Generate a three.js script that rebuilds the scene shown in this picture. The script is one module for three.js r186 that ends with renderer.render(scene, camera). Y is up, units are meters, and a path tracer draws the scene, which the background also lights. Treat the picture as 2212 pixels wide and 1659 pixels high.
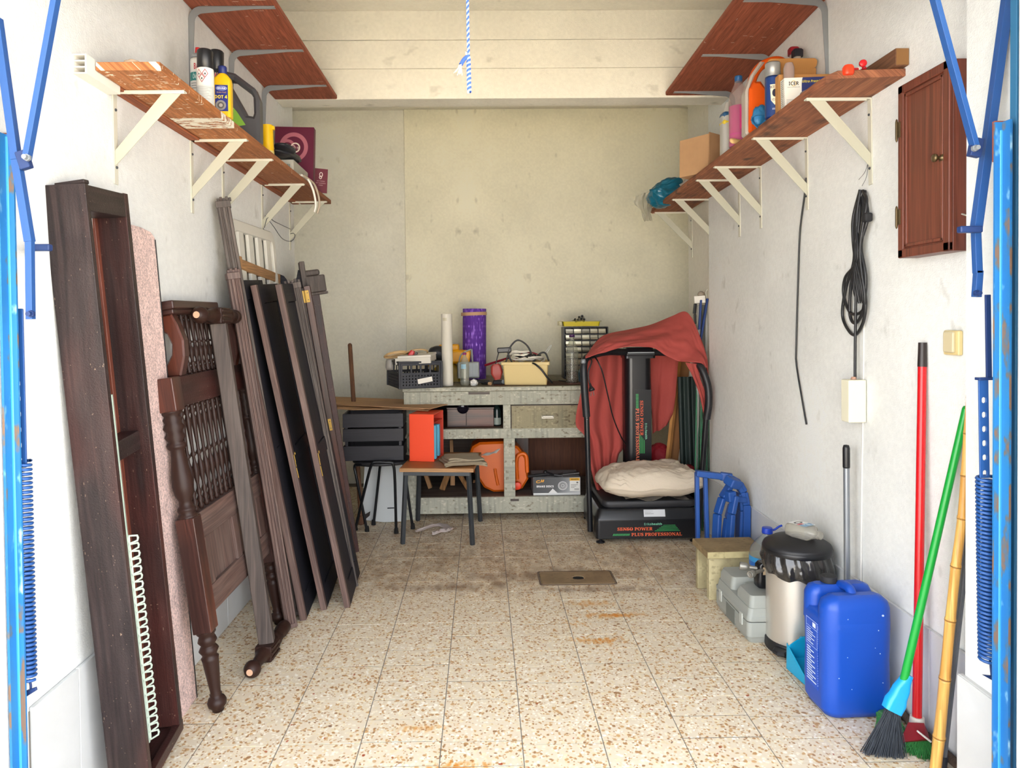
import * as THREE from 'three';
import { RoundedBoxGeometry } from 'three/addons/geometries/RoundedBoxGeometry.js';
import { mergeGeometries } from 'three/addons/utils/BufferGeometryUtils.js';
import { ConvexGeometry } from 'three/addons/geometries/ConvexGeometry.js';

// ---------- camera, sky, sun, exposure ----------
const scene = new THREE.Scene();
const camera = new THREE.PerspectiveCamera(2 * Math.atan(829.5 / 1560) * 180 / Math.PI, 2212 / 1659, 0.05, 200);
camera.position.set(0, 1.4, 0);
camera.rotation.order = 'YXZ';
camera.rotation.set(-0.019, -0.014, -0.010);
camera.setViewOffset(2212, 1659, 43, 104.5, 2212, 1659);
const renderer = new THREE.WebGLRenderer({ antialias: true });
renderer.toneMapping = THREE.LinearToneMapping;
renderer.toneMappingExposure = 1.2;
renderer.shadowMap.enabled = true;
const SKY = 6.2;                                     // brightness of the hazy bright sky outside the garage
{ // hazy sky, a little brighter near the horizon
  const w = 64, h = 32, d = new Float32Array(w * h * 4);
  for (let j = 0; j < h; j++) for (let i = 0; i < w; i++) {
    const e = ((j + .5) / h - .5) * Math.PI, s = Math.max(0, Math.sin(e)), k = (j * w + i) * 4;
    const t = Math.pow(1 - s, 2);
    d[k] = SKY * (.80 + .20 * t); d[k + 1] = SKY * (.88 + .10 * t); d[k + 2] = SKY * (1.0 - .02 * t); d[k + 3] = 1;
  }
  const t = new THREE.DataTexture(d, w, h, THREE.RGBAFormat, THREE.FloatType);
  t.mapping = THREE.EquirectangularReflectionMapping; t.magFilter = t.minFilter = THREE.LinearFilter; t.needsUpdate = true;
  scene.background = t; scene.environment = t;
}

{ // hazy sun high behind the building: it lights the forecourt, which throws warm light into the garage
  const sun = new THREE.DirectionalLight(0xfff0d8, 100); sun.position.set(3, 12, -7); sun.target.position.set(0, 0, 2); sun.castShadow = true; sun.shadow.radius = 3;
  Object.assign(sun.shadow.camera, { left: -10, right: 10, top: 10, bottom: -10, near: 1, far: 40 }); sun.shadow.mapSize.set(2048, 2048); scene.add(sun, sun.target);
}

// ---------- helpers ----------
const V = (x, y, z) => new THREE.Vector3(x, y, z);
const V3 = (a) => new THREE.Vector3(a[0], a[1], a[2]);
const mix = (a, b, t) => a + (b - a) * t, clamp = (x, a = 0, b = 1) => Math.min(b, Math.max(a, x));
const sst = (a, b, x) => { const t = clamp((x - a) / (b - a)); return t * t * (3 - 2 * t); };
function RNG(seed) { let s = seed >>> 0; return () => { s = (s + 0x6d2b79f5) >>> 0; let t = Math.imul(s ^ (s >>> 15), 1 | s); t = (t + Math.imul(t ^ (t >>> 7), 61 | t)) ^ t; return ((t ^ (t >>> 14)) >>> 0) / 4294967296; }; }
const h2 = (x, y, s) => { let n = Math.imul(x, 374761393) + Math.imul(y, 668265263) + Math.imul(s, 974634777); n = Math.imul(n ^ (n >>> 13), 1274126177); return ((n ^ (n >>> 16)) >>> 0) / 4294967296; };
function vn(x, y, s = 0, px = 0, py = 0) { // value noise, periodic when px, py > 0
  let x0 = Math.floor(x), y0 = Math.floor(y); const fx = x - x0, fy = y - y0, u = fx * fx * (3 - 2 * fx), v = fy * fy * (3 - 2 * fy);
  let x1 = x0 + 1, y1 = y0 + 1; if (px) { x0 = ((x0 % px) + px) % px; x1 = ((x1 % px) + px) % px; } if (py) { y0 = ((y0 % py) + py) % py; y1 = ((y1 % py) + py) % py; }
  return mix(mix(h2(x0, y0, s), h2(x1, y0, s), u), mix(h2(x0, y1, s), h2(x1, y1, s), u), v);
}
function fbm(x, y, s = 0, o = 4, p = 0) { let a = .5, r = 0, n = 0; for (let i = 0; i < o; i++) { r += a * vn(x, y, s + i * 17, p, p); n += a; a *= .5; x *= 2; y *= 2; p *= 2; } return r / n; }

// ---------- textures ----------
function dtex(w, h, f, srgb = true, rx = 1, ry = 1) { // f(u, v, i, j) -> [r, g, b] 0..1
  const d = new Uint8Array(w * h * 4);
  for (let j = 0; j < h; j++) for (let i = 0; i < w; i++) { const c = f(i / w, j / h, i, j), k = (j * w + i) * 4; d[k] = clamp(c[0]) * 255; d[k + 1] = clamp(c[1]) * 255; d[k + 2] = clamp(c[2]) * 255; d[k + 3] = 255; }
  const t = new THREE.DataTexture(d, w, h); t.magFilter = THREE.LinearFilter; t.minFilter = THREE.LinearMipmapLinearFilter; t.generateMipmaps = true;
  t.wrapS = t.wrapT = THREE.MirroredRepeatWrapping; if (srgb) t.colorSpace = THREE.SRGBColorSpace; t.repeat.set(rx, ry); t.needsUpdate = true; return t;
}
function ctex(w, h, draw, wrap = false) { // drawn print
  const c = document.createElement('canvas'); c.width = w; c.height = h; const g = c.getContext('2d'); draw(g, w, h);
  const t = new THREE.CanvasTexture(c); t.colorSpace = THREE.SRGBColorSpace; t.magFilter = THREE.LinearFilter; if (wrap) t.wrapS = t.wrapT = THREE.RepeatWrapping; return t;
}
const hex = (s) => [parseInt(s.slice(1, 3), 16) / 255, parseInt(s.slice(3, 5), 16) / 255, parseInt(s.slice(5, 7), 16) / 255];
const lerp3 = (a, b, t) => [mix(a[0], b[0], t), mix(a[1], b[1], t), mix(a[2], b[2], t)];
const TX = {};
// wood: u across the grain, v along it; one tile is .4 x 1.2 m
function woodTex(c0, c1, c2, seed, o = {}) {
  return dtex(256, 512, (u, v) => {
    const wv = fbm(u * 4, v * 3, seed, 3, 0) * 1.2, g = fbm(u * 60 + wv * 6, v * 3, seed + 5, 3), f = vn(u * 190, v * 14, seed + 9), b = fbm(u * 5 + wv, v * 2.2, seed + 3, 3);
    let c = lerp3(hex(c0), hex(c1), clamp(g * 1.5 - .25)); c = lerp3(c, hex(c2), clamp((b - .5) * 2.6) * (o.patch ?? .6));
    const k = .88 + .24 * f; c = [c[0] * k, c[1] * k, c[2] * k];
    if (o.flake) { const p = fbm(u * 9, v * 70, seed + 40, 3) + .5 * (fbm(u * 3, v * 4, seed + 50, 2) - .5); if (p > o.flake) c = hex('#eee6d4'); }
    if (o.speck && vn(u * 110, v * 160, seed + 71) > .965 && vn(u * 9, v * 9, seed + 72) > .4) c = hex('#a8937a'); if (o.dust) c = lerp3(c, hex('#9a948c'), clamp(fbm(u * 14, v * 8, seed + 60, 4) - .38) * o.dust);
    return c;
  }, true, 1 / .4, 1 / 1.2);
}
const noiseBump = (n, seed, o = 4, pw = 1) => dtex(256, 256, (u, v) => { const x = Math.pow(fbm(u * n, v * n, seed, o, n), pw); return [x, x, x]; }, false);
TX.plaster = noiseBump(40, 3, 3); TX.plaster.repeat.set(1 / .15, 1 / .15);
TX.fine = noiseBump(64, 8, 2); TX.fine.repeat.set(5, 5);
TX.paintWall = dtex(512, 512, (u, v) => { const a = fbm(u * 4, v * 4, 21, 5, 4), b = vn(u * 128, v * 128, 5, 128, 128); let k = .93 + .1 * a + .03 * (b - .5); const s = fbm(u * 22, v * 13, 77, 4, 0); const sc = s > .76 ? (s - .76) * .8 : 0; return [k - sc, k - sc * 1.02 - .004, k - .012 - sc * 1.1]; }, true, 1 / 1.7, 1 / 1.7);
TX.bench = dtex(512, 512, (u, v) => {
  const a = fbm(u * 5, v * 5, 31, 5), g = fbm(u * 3, v * 60, 33, 3), sc = fbm(u * 26 + 3 * fbm(u * 6, v * 6, 9, 2), v * 26, 35, 4);
  let c = lerp3(hex('#9b9c8e'), hex('#bab8a6'), clamp(a * 1.6 - .3)); c = lerp3(c, hex('#77796f'), clamp(g - .5) * 1.3);
  const f = fbm(u * 70, v * 40, 39, 3); if (f > .60) c = lerp3(c, hex('#6f6552'), clamp((f - .60) * 4) * sst(.42, .62, sc)); if (f < .34) c = lerp3(c, hex('#d6d2c0'), clamp((.34 - f) * 5) * .8); return c;
}, true, 1 / .8, 1 / .8);
TX.walnut = woodTex('#241c1c', '#3d302e', '#5c3029', 11, { dust: .3, speck: 1, patch: .9 });
TX.edge = woodTex('#4a3833', '#6f5850', '#5e3f36', 14, { dust: .4 });
TX.cabinet = woodTex('#5a2d21', '#7a412f', '#6b3628', 15, { patch: .5 });
TX.mahog = woodTex('#2f1d1a', '#4a2e28', '#6f3624', 13, { patch: .9 });
TX.greywood = woodTex('#3f3835', '#645a54', '#52413a', 17, { dust: .6 });
TX.shelf = woodTex('#7c4127', '#a65f3a', '#b8744a', 19, { patch: .7 });
TX.shelfFlake = woodTex('#8c4a2a', '#b56b3f', '#a8602f', 23, { flake: .70 });
TX.upper = woodTex('#672f22', '#86432f', '#703226', 29, { patch: .6 });
TX.darkblue = woodTex('#191920', '#27262d', '#2e2729', 37, { patch: .4 });
TX.oak = woodTex('#8f6a45', '#b98b5a', '#a87b52', 41);
TX.plank = woodTex('#5a3b28', '#7d5538', '#6b4630', 43);
TX.card = dtex(256, 256, (u, v) => { const a = fbm(u * 5, v * 5, 51, 4, 5), l = .5 + .5 * Math.sin(u * 2 * Math.PI * 60); const k = .92 + .14 * a + .012 * l; return [.74 * k, .58 * k, .42 * k]; }, true, 2, 2);
TX.rust = dtex(256, 512, (u, v) => { const a = fbm(u * 8, v * 14, 61, 5); let c = lerp3(hex('#2d7fb8'), hex('#2368ab'), fbm(u * 3, v * 4, 62, 3)); if (a > .60) c = lerp3(c, hex('#7d6350'), clamp((a - .60) * 9)); if (a < .30) c = lerp3(c, hex('#9cc4d8'), clamp((.3 - a) * 8)); return c; }, true, 3, 1);
TX.skirt = dtex(256, 256, (u, v) => { const a = fbm(u * 3 + 2 * v, v * 3, 71, 5), k = .76 + .13 * a; return [k, k * 1.005, k * 1.0]; }, true, 1.3, 1.3);
TX.concrete = dtex(256, 256, (u, v) => { const a = fbm(u * 6, v * 6, 81, 5, 6), k = .62 + .14 * a; return [k, k * .985, k * .95]; }, true, .7, .7);
TX.stone = dtex(256, 256, (u, v) => { const a = fbm(u * 5, v * 5, 91, 5), b = fbm(u * 20, v * 20, 95, 3); let c = lerp3(hex('#a8a087'), hex('#d6cfb4'), clamp(a * 1.6 - .3)); if (b > .6) c = lerp3(c, hex('#9a907a'), (b - .6) * 2.5); return c; }, true, 3, 3);

// ---------- materials ----------
function mat(color, rough = .6, o = {}) { return new THREE.MeshPhysicalMaterial({ color: new THREE.Color(color), roughness: rough, metalness: 0, ...o }); }
function tmat(map, rough = .6, o = {}) { return new THREE.MeshPhysicalMaterial({ map, roughness: rough, ...o }); }
const M = {
  wall: tmat(TX.paintWall, .95, { color: 0xe8eae8, bumpMap: TX.plaster, bumpScale: .0011 }),
  wallBack: tmat(TX.paintWall, .95, { color: 0xf7f3dd, bumpMap: TX.plaster, bumpScale: .0004 }),
  wallBackWhite: tmat(TX.paintWall, .95, { color: 0xf3f1e4, bumpMap: TX.plaster, bumpScale: .0015 }),
  recess: tmat(TX.paintWall, .95, { color: 0xe6e3d6, bumpMap: TX.plaster, bumpScale: .0015 }),
  ceil: tmat(TX.paintWall, .95, { color: 0xf1ede0, bumpMap: TX.plaster, bumpScale: .0015 }),
  marble: tmat(TX.paintWall, .5, { color: 0xf2f3f4 }),
  skirt: tmat(TX.skirt, .4), concrete: tmat(TX.concrete, .9), grout: mat(0x7d776e, .95),
  walnut: tmat(TX.walnut, .45, { color: 0xd8d0d2, specularIntensity: .7, bumpMap: TX.fine, bumpScale: .0006 }), mahog: tmat(TX.mahog, .32), greywood: tmat(TX.greywood, .7), edge: tmat(TX.edge, .6), cabinet: tmat(TX.cabinet, .4), dark: tmat(TX.darkblue, .6, { specularIntensity: .45 }),
  turned: mat(0x2e1b15, .45, { specularIntensity: .55 }),
  shelf: tmat(TX.shelf, .8), shelfFlake: tmat(TX.shelfFlake, .8), upper: tmat(TX.upper, .75), oak: tmat(TX.oak, .6), plank: tmat(TX.plank, .7),
  bench: tmat(TX.bench, .65, { bumpMap: TX.fine, bumpScale: .0008 }), card: tmat(TX.card, .9), cardPale: tmat(TX.card, .9, { color: 0xffe8b8 }),
  postBlue: tmat(TX.rust, .4), blue: mat(0x23508f, .42), blueDark: mat(0x1a3365, .5), whiteMetal: mat(0xcfccbb, .5), whitePaint: mat(0xd9d6cc, .5), greyMetal: mat(0x8f9498, .45, { metalness: .3 }),
  steel: mat(0xb9b9b4, .28, { metalness: .9 }), chrome: mat(0xdddddd, .15, { metalness: 1 }), brass: mat(0x9c7f42, .4, { metalness: .8 }),
  black: mat(0x17171a, .35), blackMat: mat(0x1d1d20, .7), rubber: mat(0x141414, .85), ironGrey: mat(0x3f4347, .45, { metalness: .3 }),
  white: mat(0xe6e2d8, .6), cream: mat(0xe3cf92, .45), red: mat(0xb41c1c, .4), orange: mat(0xe8521e, .45), yellow: mat(0xe8b90e, .4),
  glass: mat(0xffffff, .06, { transmission: 1, thickness: 0, ior: 1.3 }), clearPlastic: mat(0xf2f2ee, .12, { transmission: .85, thickness: 0, ior: 1.3 }),
  stone: tmat(TX.stone, .9), hole: mat(0x0c0c0c, .9),
};

// ---------- geometry ----------
const box = (w, h, d, r = .002) => { r = Math.min(r, w * .45, h * .45, d * .45); return r > 0 ? new RoundedBoxGeometry(w, h, d, 1, r) : new THREE.BoxGeometry(w, h, d); };
const at = (g, x = 0, y = 0, z = 0, rx = 0, ry = 0, rz = 0) => { if (rx || ry || rz) g.applyMatrix4(new THREE.Matrix4().makeRotationFromEuler(new THREE.Euler(rx, ry, rz, 'YXZ'))); return g.translate(x, y, z); };
const bxx = (x0, x1, y0, y1, z0, z1, r = .002) => at(box(Math.abs(x1 - x0), Math.abs(y1 - y0), Math.abs(z1 - z0), r), (x0 + x1) / 2, (y0 + y1) / 2, (z0 + z1) / 2);
const cyl = (r0, r1, h, s = 24, open = false) => new THREE.CylinderGeometry(r1, r0, h, s, 1, open).translate(0, h / 2, 0);   // base at y = 0, r0 bottom
const lathe = (p, s = 32) => new THREE.LatheGeometry(p.map((q) => new THREE.Vector2(Math.max(q[0], .00001), q[1])), s);
const sph = (r, a = 20, b = 14) => new THREE.SphereGeometry(r, a, b);
const curve = (pts, closed = false, tension = .5) => new THREE.CatmullRomCurve3(pts.map(V3), closed, 'catmullrom', tension);
const tube = (pts, r, n = 0, s = 8, closed = false) => new THREE.TubeGeometry(curve(pts, closed), n || pts.length * 8, r, s, closed);
const poly = (pts) => { const c = new THREE.CurvePath(); for (let i = 1; i < pts.length; i++) c.add(new THREE.LineCurve3(V3(pts[i - 1]), V3(pts[i]))); return c; };
function orient(g, a, b, roll = 0) { // geometry along +y from its base at the origin, laid from a towards b
  const d = V3(b).sub(V3(a)).normalize(), q = new THREE.Quaternion().setFromUnitVectors(V(0, 1, 0), d);
  if (roll) g.applyMatrix4(new THREE.Matrix4().makeRotationY(roll)); g.applyQuaternion(q); return g.translate(a[0], a[1], a[2]);
}
const dist = (a, b) => V3(a).distanceTo(V3(b));
const rod = (a, b, r0, r1 = r0, s = 12) => orient(cyl(r0, r1, dist(a, b), s), a, b);
function bar(a, b, w, d, r = .001) { // flat bar: w measured level, d the other way
  const A = V3(a), B = V3(b), y = B.clone().sub(A).normalize(), ref = Math.abs(y.y) > .999 ? V(0, 0, 1) : V(0, 1, 0), x = ref.clone().cross(y).normalize(), z = x.clone().cross(y).normalize();
  const g = box(w, A.distanceTo(B), d, r); g.applyMatrix4(new THREE.Matrix4().makeBasis(x, y, z)); return g.translate((a[0] + b[0]) / 2, (a[1] + b[1]) / 2, (a[2] + b[2]) / 2);
}
function shape(pts, holes = []) { const s = new THREE.Shape(pts.map((p) => new THREE.Vector2(p[0], p[1]))); for (const h of holes) s.holes.push(new THREE.Path(h.map((p) => new THREE.Vector2(p[0], p[1])))); return s; }
function ext(s, depth, bevel = .001, seg = 12) { return new THREE.ExtrudeGeometry(s, { depth: depth - 2 * bevel, bevelEnabled: bevel > 0, bevelSize: bevel, bevelThickness: bevel, bevelOffset: -bevel, bevelSegments: 1, curveSegments: seg }).translate(0, 0, bevel); }
const circ = (cx, cy, r, n = 16, sx = 1) => Array.from({ length: n }, (_, i) => [cx + Math.cos(i / n * 6.28319) * r * sx, cy + Math.sin(i / n * 6.28319) * r]);
function rrect(x0, y0, x1, y1, r, n = 5) { const p = []; for (const [cx, cy, a] of [[x1 - r, y1 - r, 0], [x0 + r, y1 - r, 1], [x0 + r, y0 + r, 2], [x1 - r, y0 + r, 3]]) for (let i = 0; i <= n; i++) { const t = (a + i / n) * Math.PI / 2; p.push([cx + Math.cos(t) * r, cy + Math.sin(t) * r]); } return p; }
// stack of rounded-rectangle sections [y, width, depth, corner, dx, dz]: moulded bottles, cases, jugs
function loft(secs, n = 6, cap = true) {
  const pos = [], uv = [], idx = [], m = 4 * (n + 1);
  secs.forEach((s, k) => { const [y, w, d, r, dx = 0, dz = 0] = s, q = rrect(-w / 2, -d / 2, w / 2, d / 2, Math.min(r, w * .499, d * .499), n); q.forEach((p, i) => { pos.push(p[0] + dx, y, -p[1] + dz); uv.push(i / m, k / (secs.length - 1)); }); });
  for (let k = 0; k < secs.length - 1; k++) for (let i = 0; i < m; i++) { const a = k * m + i, b = k * m + (i + 1) % m, c = a + m, d = b + m; idx.push(a, b, d, a, d, c); }
  if (cap) for (const [k, f] of [[0, 1], [secs.length - 1, 0]]) { const s = secs[k], c = pos.length / 3, st = c + 1; pos.push(s[4] || 0, s[0], s[5] || 0); uv.push(.5, .5); for (let i = 0; i < m; i++) { const o = (k * m + i) * 3; pos.push(pos[o], pos[o + 1], pos[o + 2]); uv.push(.5, .5); } for (let i = 0; i < m; i++) f ? idx.push(c, st + (i + 1) % m, st + i) : idx.push(c, st + i, st + (i + 1) % m); }
  const g = new THREE.BufferGeometry(); g.setAttribute('position', new THREE.Float32BufferAttribute(pos, 3)); g.setAttribute('uv', new THREE.Float32BufferAttribute(uv, 2)); g.setIndex(idx); g.computeVertexNormals(); return g;
}
// a sheet with thickness from f(u, v) -> [x, y, z]
function sheet(f, nu, nv, th = .003) {
  const P = [], N = [], pos = [], uv = [], idx = [], e = 1e-3;
  for (let j = 0; j <= nv; j++) for (let i = 0; i <= nu; i++) {
    const u = i / nu, v = j / nv, p = V3(f(u, v)), a = V3(f(Math.min(1, u + e), v)).sub(V3(f(Math.max(0, u - e), v))), b = V3(f(u, Math.min(1, v + e))).sub(V3(f(u, Math.max(0, v - e)))), n = a.cross(b); if (n.lengthSq() < 1e-18) n.set(0, 1, 0); n.normalize(); P.push(p); N.push(n);
  }
  const m = (nu + 1) * (nv + 1);
  for (const s of [.5, -.5]) P.forEach((p, k) => { pos.push(p.x + N[k].x * th * s, p.y + N[k].y * th * s, p.z + N[k].z * th * s); uv.push((k % (nu + 1)) / nu, Math.floor(k / (nu + 1)) / nv); });
  const q = (a, b, c, d) => idx.push(a, b, c, a, c, d), id = (i, j) => j * (nu + 1) + i;
  for (let j = 0; j < nv; j++) for (let i = 0; i < nu; i++) { q(id(i, j), id(i + 1, j), id(i + 1, j + 1), id(i, j + 1)); q(m + id(i, j), m + id(i, j + 1), m + id(i + 1, j + 1), m + id(i + 1, j)); }
  for (let i = 0; i < nu; i++) { q(id(i, 0), m + id(i, 0), m + id(i + 1, 0), id(i + 1, 0)); q(id(i, nv), id(i + 1, nv), m + id(i + 1, nv), m + id(i, nv)); }
  for (let j = 0; j < nv; j++) { q(id(0, j), id(0, j + 1), m + id(0, j + 1), m + id(0, j)); q(id(nu, j), m + id(nu, j), m + id(nu, j + 1), id(nu, j + 1)); }
  const g = new THREE.BufferGeometry(); g.setAttribute('position', new THREE.Float32BufferAttribute(pos, 3)); g.setAttribute('uv', new THREE.Float32BufferAttribute(uv, 2)); g.setIndex(idx); g.computeVertexNormals(); return g;
}
// lumpy closed bag: radii a, b, c, squareness e, dents by noise
function blob(a, b, c, e = 1, amp = .1, seed = 1, n = 40, fq = 3) {
  const g = new THREE.SphereGeometry(1, n, Math.round(n * .7)), p = g.attributes.position, sg = (x) => Math.sign(x) * Math.pow(Math.abs(x), e);
  for (let i = 0; i < p.count; i++) { const x = p.getX(i), y = p.getY(i), z = p.getZ(i), k = 1 + amp * (fbm(x * fq + 9 + z * 1.7 * fq, y * fq + 5 - z * fq, seed, 3) - .5) * 2; p.setXYZ(i, sg(x) * a * k, sg(y) * b * k, sg(z) * c * k); }
  g.computeVertexNormals(); return g;
}
// texture coordinates in metres from the dominant direction of each face; v runs along axis
function metreUV(g, axis = 1, off = 0) {
  g = g.index ? g.toNonIndexed() : g; const p = g.attributes.position, uv = new Float32Array(p.count * 2), a = V(), b = V(), c = V(), q = [0, 0, 0];
  for (let i = 0; i < p.count; i += 3) {
    a.fromBufferAttribute(p, i); b.fromBufferAttribute(p, i + 1); c.fromBufferAttribute(p, i + 2);
    const n = b.clone().sub(a).cross(c.clone().sub(a)), w = [Math.abs(n.x), Math.abs(n.y), Math.abs(n.z)]; let d = w.indexOf(Math.max(...w));
    const ax = d === axis ? (axis + 1) % 3 : axis, ox = 3 - d - ax;
    for (let k = 0; k < 3; k++) { const s = i + k; q[0] = p.getX(s); q[1] = p.getY(s); q[2] = p.getZ(s); uv[s * 2] = q[ox] + off * 1.37 + d * .21; uv[s * 2 + 1] = q[ax] + off; }
  }
  g.setAttribute('uv', new THREE.BufferAttribute(uv, 2)); return g;
}
function merged(gs) { if (!Array.isArray(gs)) return gs; if (gs.length === 1) return gs[0]; return mergeGeometries(gs.map((g) => { g = g.index ? g.toNonIndexed() : g; if (!g.attributes.uv) g.setAttribute('uv', new THREE.Float32BufferAttribute(new Float32Array(g.attributes.position.count * 2), 2)); for (const k of Object.keys(g.attributes)) if (!['position', 'normal', 'uv'].includes(k)) g.deleteAttribute(k); return g; })); }
// flat print standing on a face, and print wrapped on a cylinder
const decal = (w, h, x, y, z, rx = 0, ry = 0, rz = 0) => at(box(w, h, .0012, 0), x, y, z, rx, ry, rz);
function printPlane(w, h) { return new THREE.PlaneGeometry(w, h); }
function wrap(r, h, a0, a1, s = 20) { return new THREE.CylinderGeometry(r, r, h, s, 1, true, a0, a1 - a0).translate(0, h / 2, 0); }

// ---------- naming ----------
const taken = {};
function numbered(n) { if (!taken[n]) { taken[n] = 1; return n; } return n + '_' + String(taken[n]++).padStart(3, '0'); }
function finish(m) { m.castShadow = m.receiveShadow = true; return m; }
let uvSeed = 0;
function obj(name, gs, material, parent = scene, axis = null) {
  let g = merged(gs); const mp = material.map || material.bumpMap; if (axis !== null && mp) g = metreUV(g, axis, (uvSeed = (uvSeed + .377) % 7));
  const m = finish(new THREE.Mesh(g, material)); m.name = parent === scene ? numbered(name) : name; parent.add(m); return m;
}
function tag(o, label, category, group) { o.userData.label = label; o.userData.category = category; if (group) o.userData.group = group; return o; }
function thing(name, label, category, pos = [0, 0, 0], rot = [0, 0, 0], group) {
  const o = new THREE.Group(); o.name = numbered(name); o.rotation.order = 'YXZ'; o.position.set(...pos); o.rotation.set(...rot); scene.add(o); return tag(o, label, category, group);
}
function struct(name, gs, m, axis = 1, parent = scene) { const o = obj(name, gs, m, parent, axis); if (parent === scene) o.userData.kind = 'structure'; return o; }
const note = (o, label) => { o.userData.label = label; return o; };

// ---------- the room ----------
const XL = -1.205, XR = 1.49, ZB = -6.3, CEIL = 3.24;
TX.floor = ctex(2048, 2048, (g, W, H) => {           // terrazzo chips, worn dirt and rust stains over 2.75 x 4.5 m of floor
  const r = RNG(5), sx = W / 2.75, sy = H / 4.5, X = (x) => (x + 1.25) * sx, Yp = (z) => H - (-z - 1.9) * sy;
  g.fillStyle = '#dccdb4'; g.fillRect(0, 0, W, H);
  const chip = (col, n, s0, s1) => { for (let i = 0; i < n; i++) { g.fillStyle = col[Math.floor(r() * col.length)]; const x = r() * W, y = r() * H, a = mix(s0, s1, r() * r()), k = .45 + .5 * r(), t = r() * 3.14; g.beginPath(); for (let j = 0; j < 7; j++) { const q = j / 7 * 6.283, R = a * (.75 + .5 * r()), cx = Math.cos(q) * R, cy = Math.sin(q) * R * k, xx = cx * Math.cos(t) - cy * Math.sin(t), yy = cx * Math.sin(t) + cy * Math.cos(t); j ? g.lineTo(x + xx * sx, y + yy * sy) : g.moveTo(x + xx * sx, y + yy * sy); } g.fill(); } };
  chip(['#e9ddc4', '#efe6d4', '#e3d3b0', '#dccaa6'], 52000, .004, .011);
  chip(['#b58a5a', '#ab7f52', '#c49c69', '#9a724c', '#be9668'], 44000, .003, .0095);
  chip(['#a5563a', '#96401f', '#7c5a44'], 900, .003, .008);
  chip(['#f6f0e4', '#efe7d6'], 9000, .003, .008);
  const blot = (x, z, w, d, col, a, seed, n = 120) => { const q = RNG(seed); for (let i = 0; i < n; i++) { const u = (q() + q() + q() - 1.5) / 1.5, v = (q() + q() + q() - 1.5) / 1.5, R = (.02 + .06 * q()) * Math.max(w, d); const cx = X(x + u * w), cy = Yp(z + v * d), gr = g.createRadialGradient(cx, cy, 0, cx, cy, R * sx); gr.addColorStop(0, col + Math.round(a * 255).toString(16).padStart(2, '0')); gr.addColorStop(1, col + '00'); g.fillStyle = gr; g.fillRect(cx - R * sx, cy - R * sx, 2 * R * sx, 2 * R * sx); } };
  for (let i = 0; i < 150; i++) blot(-1.2 + 2.7 * r(), -2 - 4 * r(), .22, .08, '#a98a66', .10, 900 + i, 16);
  for (let i = 0; i < 40; i++) blot(-1.1 + 2.5 * r(), -2.1 - 1.9 * r(), .16, .06, '#f6f1e8', .2, 300 + i, 20);
  // trodden dirt in the inner half of the garage
  for (let i = 0; i < 130; i++) blot(-1 + 2.4 * r(), -3.75 - 2.2 * r() * r() - .3 * r(), .5, .25, '#6b4e35', .13, 1200 + i, 24);
  for (const [u, v, w, d, a, n] of [[.60, -3.40, .20, .035, .40, 90], [.43, -3.31, .10, .04, .34, 60], [.50, -3.13, .16, .05, .42, 110], [-.22, -2.47, .14, .035, .26, 60], [-.09, -2.24, .14, .05, .5, 130], [.52, -3.55, .25, .05, .2, 60], [-.28, -2.30, .06, .03, .3, 30], [.62, -3.83, .14, .03, .25, 50]]) blot(u, v, w, d, '#c8741c', a * .95, Math.round(u * 1000 + 5000), n);
  for (const [u, v, w, d] of [[.55, -3.74, .5, .05], [.72, -3.72, .12, .05], [-.2, -3.8, .5, .08], [.3, -3.95, .8, .1]]) blot(u, v, w, d, '#4c3424', .13, Math.round(v * -900), 80);
});
{
  const floor = struct('floor', bxx(XL - .5, XR + .75, -.06, -.0016, -6.6, -1.76, 0), M.grout);
  const fm = tmat(TX.floor, .48, { bumpMap: TX.fine, bumpScale: .0004 });
  const r = RNG(77), xs = [XL, -.956, -.687, -.418, -.149, .12, .389, .658, .927, 1.196, XR];
  const tile = (x0, x1, z0, z1, tilt) => {
    const g = new THREE.BoxGeometry(x1 - x0 - .0036, .012, z0 - z1 - .0036); at(g, 0, -.0065, 0, (r() - .5) * tilt, 0, (r() - .5) * tilt); g.translate((x0 + x1) / 2, (r() - .5) * .0012, (z0 + z1) / 2);
    const p = g.attributes.position, uv = g.attributes.uv; for (let i = 0; i < p.count; i++) uv.setXY(i, (p.getX(i) + 1.25) / 2.75, (-p.getZ(i) - 1.9) / 4.5); return g;
  };
  const far = [];
  for (let c = 0; c < 10; c++) { const o = (r() - .5) * .022 - (c < 5 ? .012 : 0); for (let k = -2; k < 29; k++) {
    const z0 = Math.min(-1.93, -2.2395 - .1353 * k + o + (r() - .5) * .005), z1 = Math.max(ZB, -2.2395 - .1353 * (k + 1) + o); if (z0 <= z1) continue;
    const g = tile(xs[c], xs[c + 1], z0, z1, .004); if (k < 25) floor.add(finish(Object.assign(new THREE.Mesh(g, fm), { name: 'tile' }))); else far.push(g);
  } }
  far.push(tile(XL - .42, XL, -4.75, ZB, 0), tile(XR, XR + .61, -4.75, ZB, 0));
  const f = obj('tile', far, fm, floor); f.userData.kind = 'stuff';
  struct('path', bxx(-4, 4, -.12, -.012, -1.76, 9, 0), tmat(TX.concrete, .9, { color: 0xfffaf0 }), 2);
}
struct('wall_left', [bxx(XL - .2, XL, 0, CEIL, -4.69, -1.76, 0), bxx(XL - .62, XL - .42, 0, CEIL, -6.5, -4.69, 0), bxx(XL - .42, XL - .2, 0, CEIL, -4.69, -4.6, 0)], M.wall);
struct('wall_right', [bxx(XR, XR + .2, 0, CEIL, -4.715, -2.1, 0), bxx(1.421, XR + .2, 0, CEIL, -2.1, -1.76, 0)], M.wall);
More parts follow.
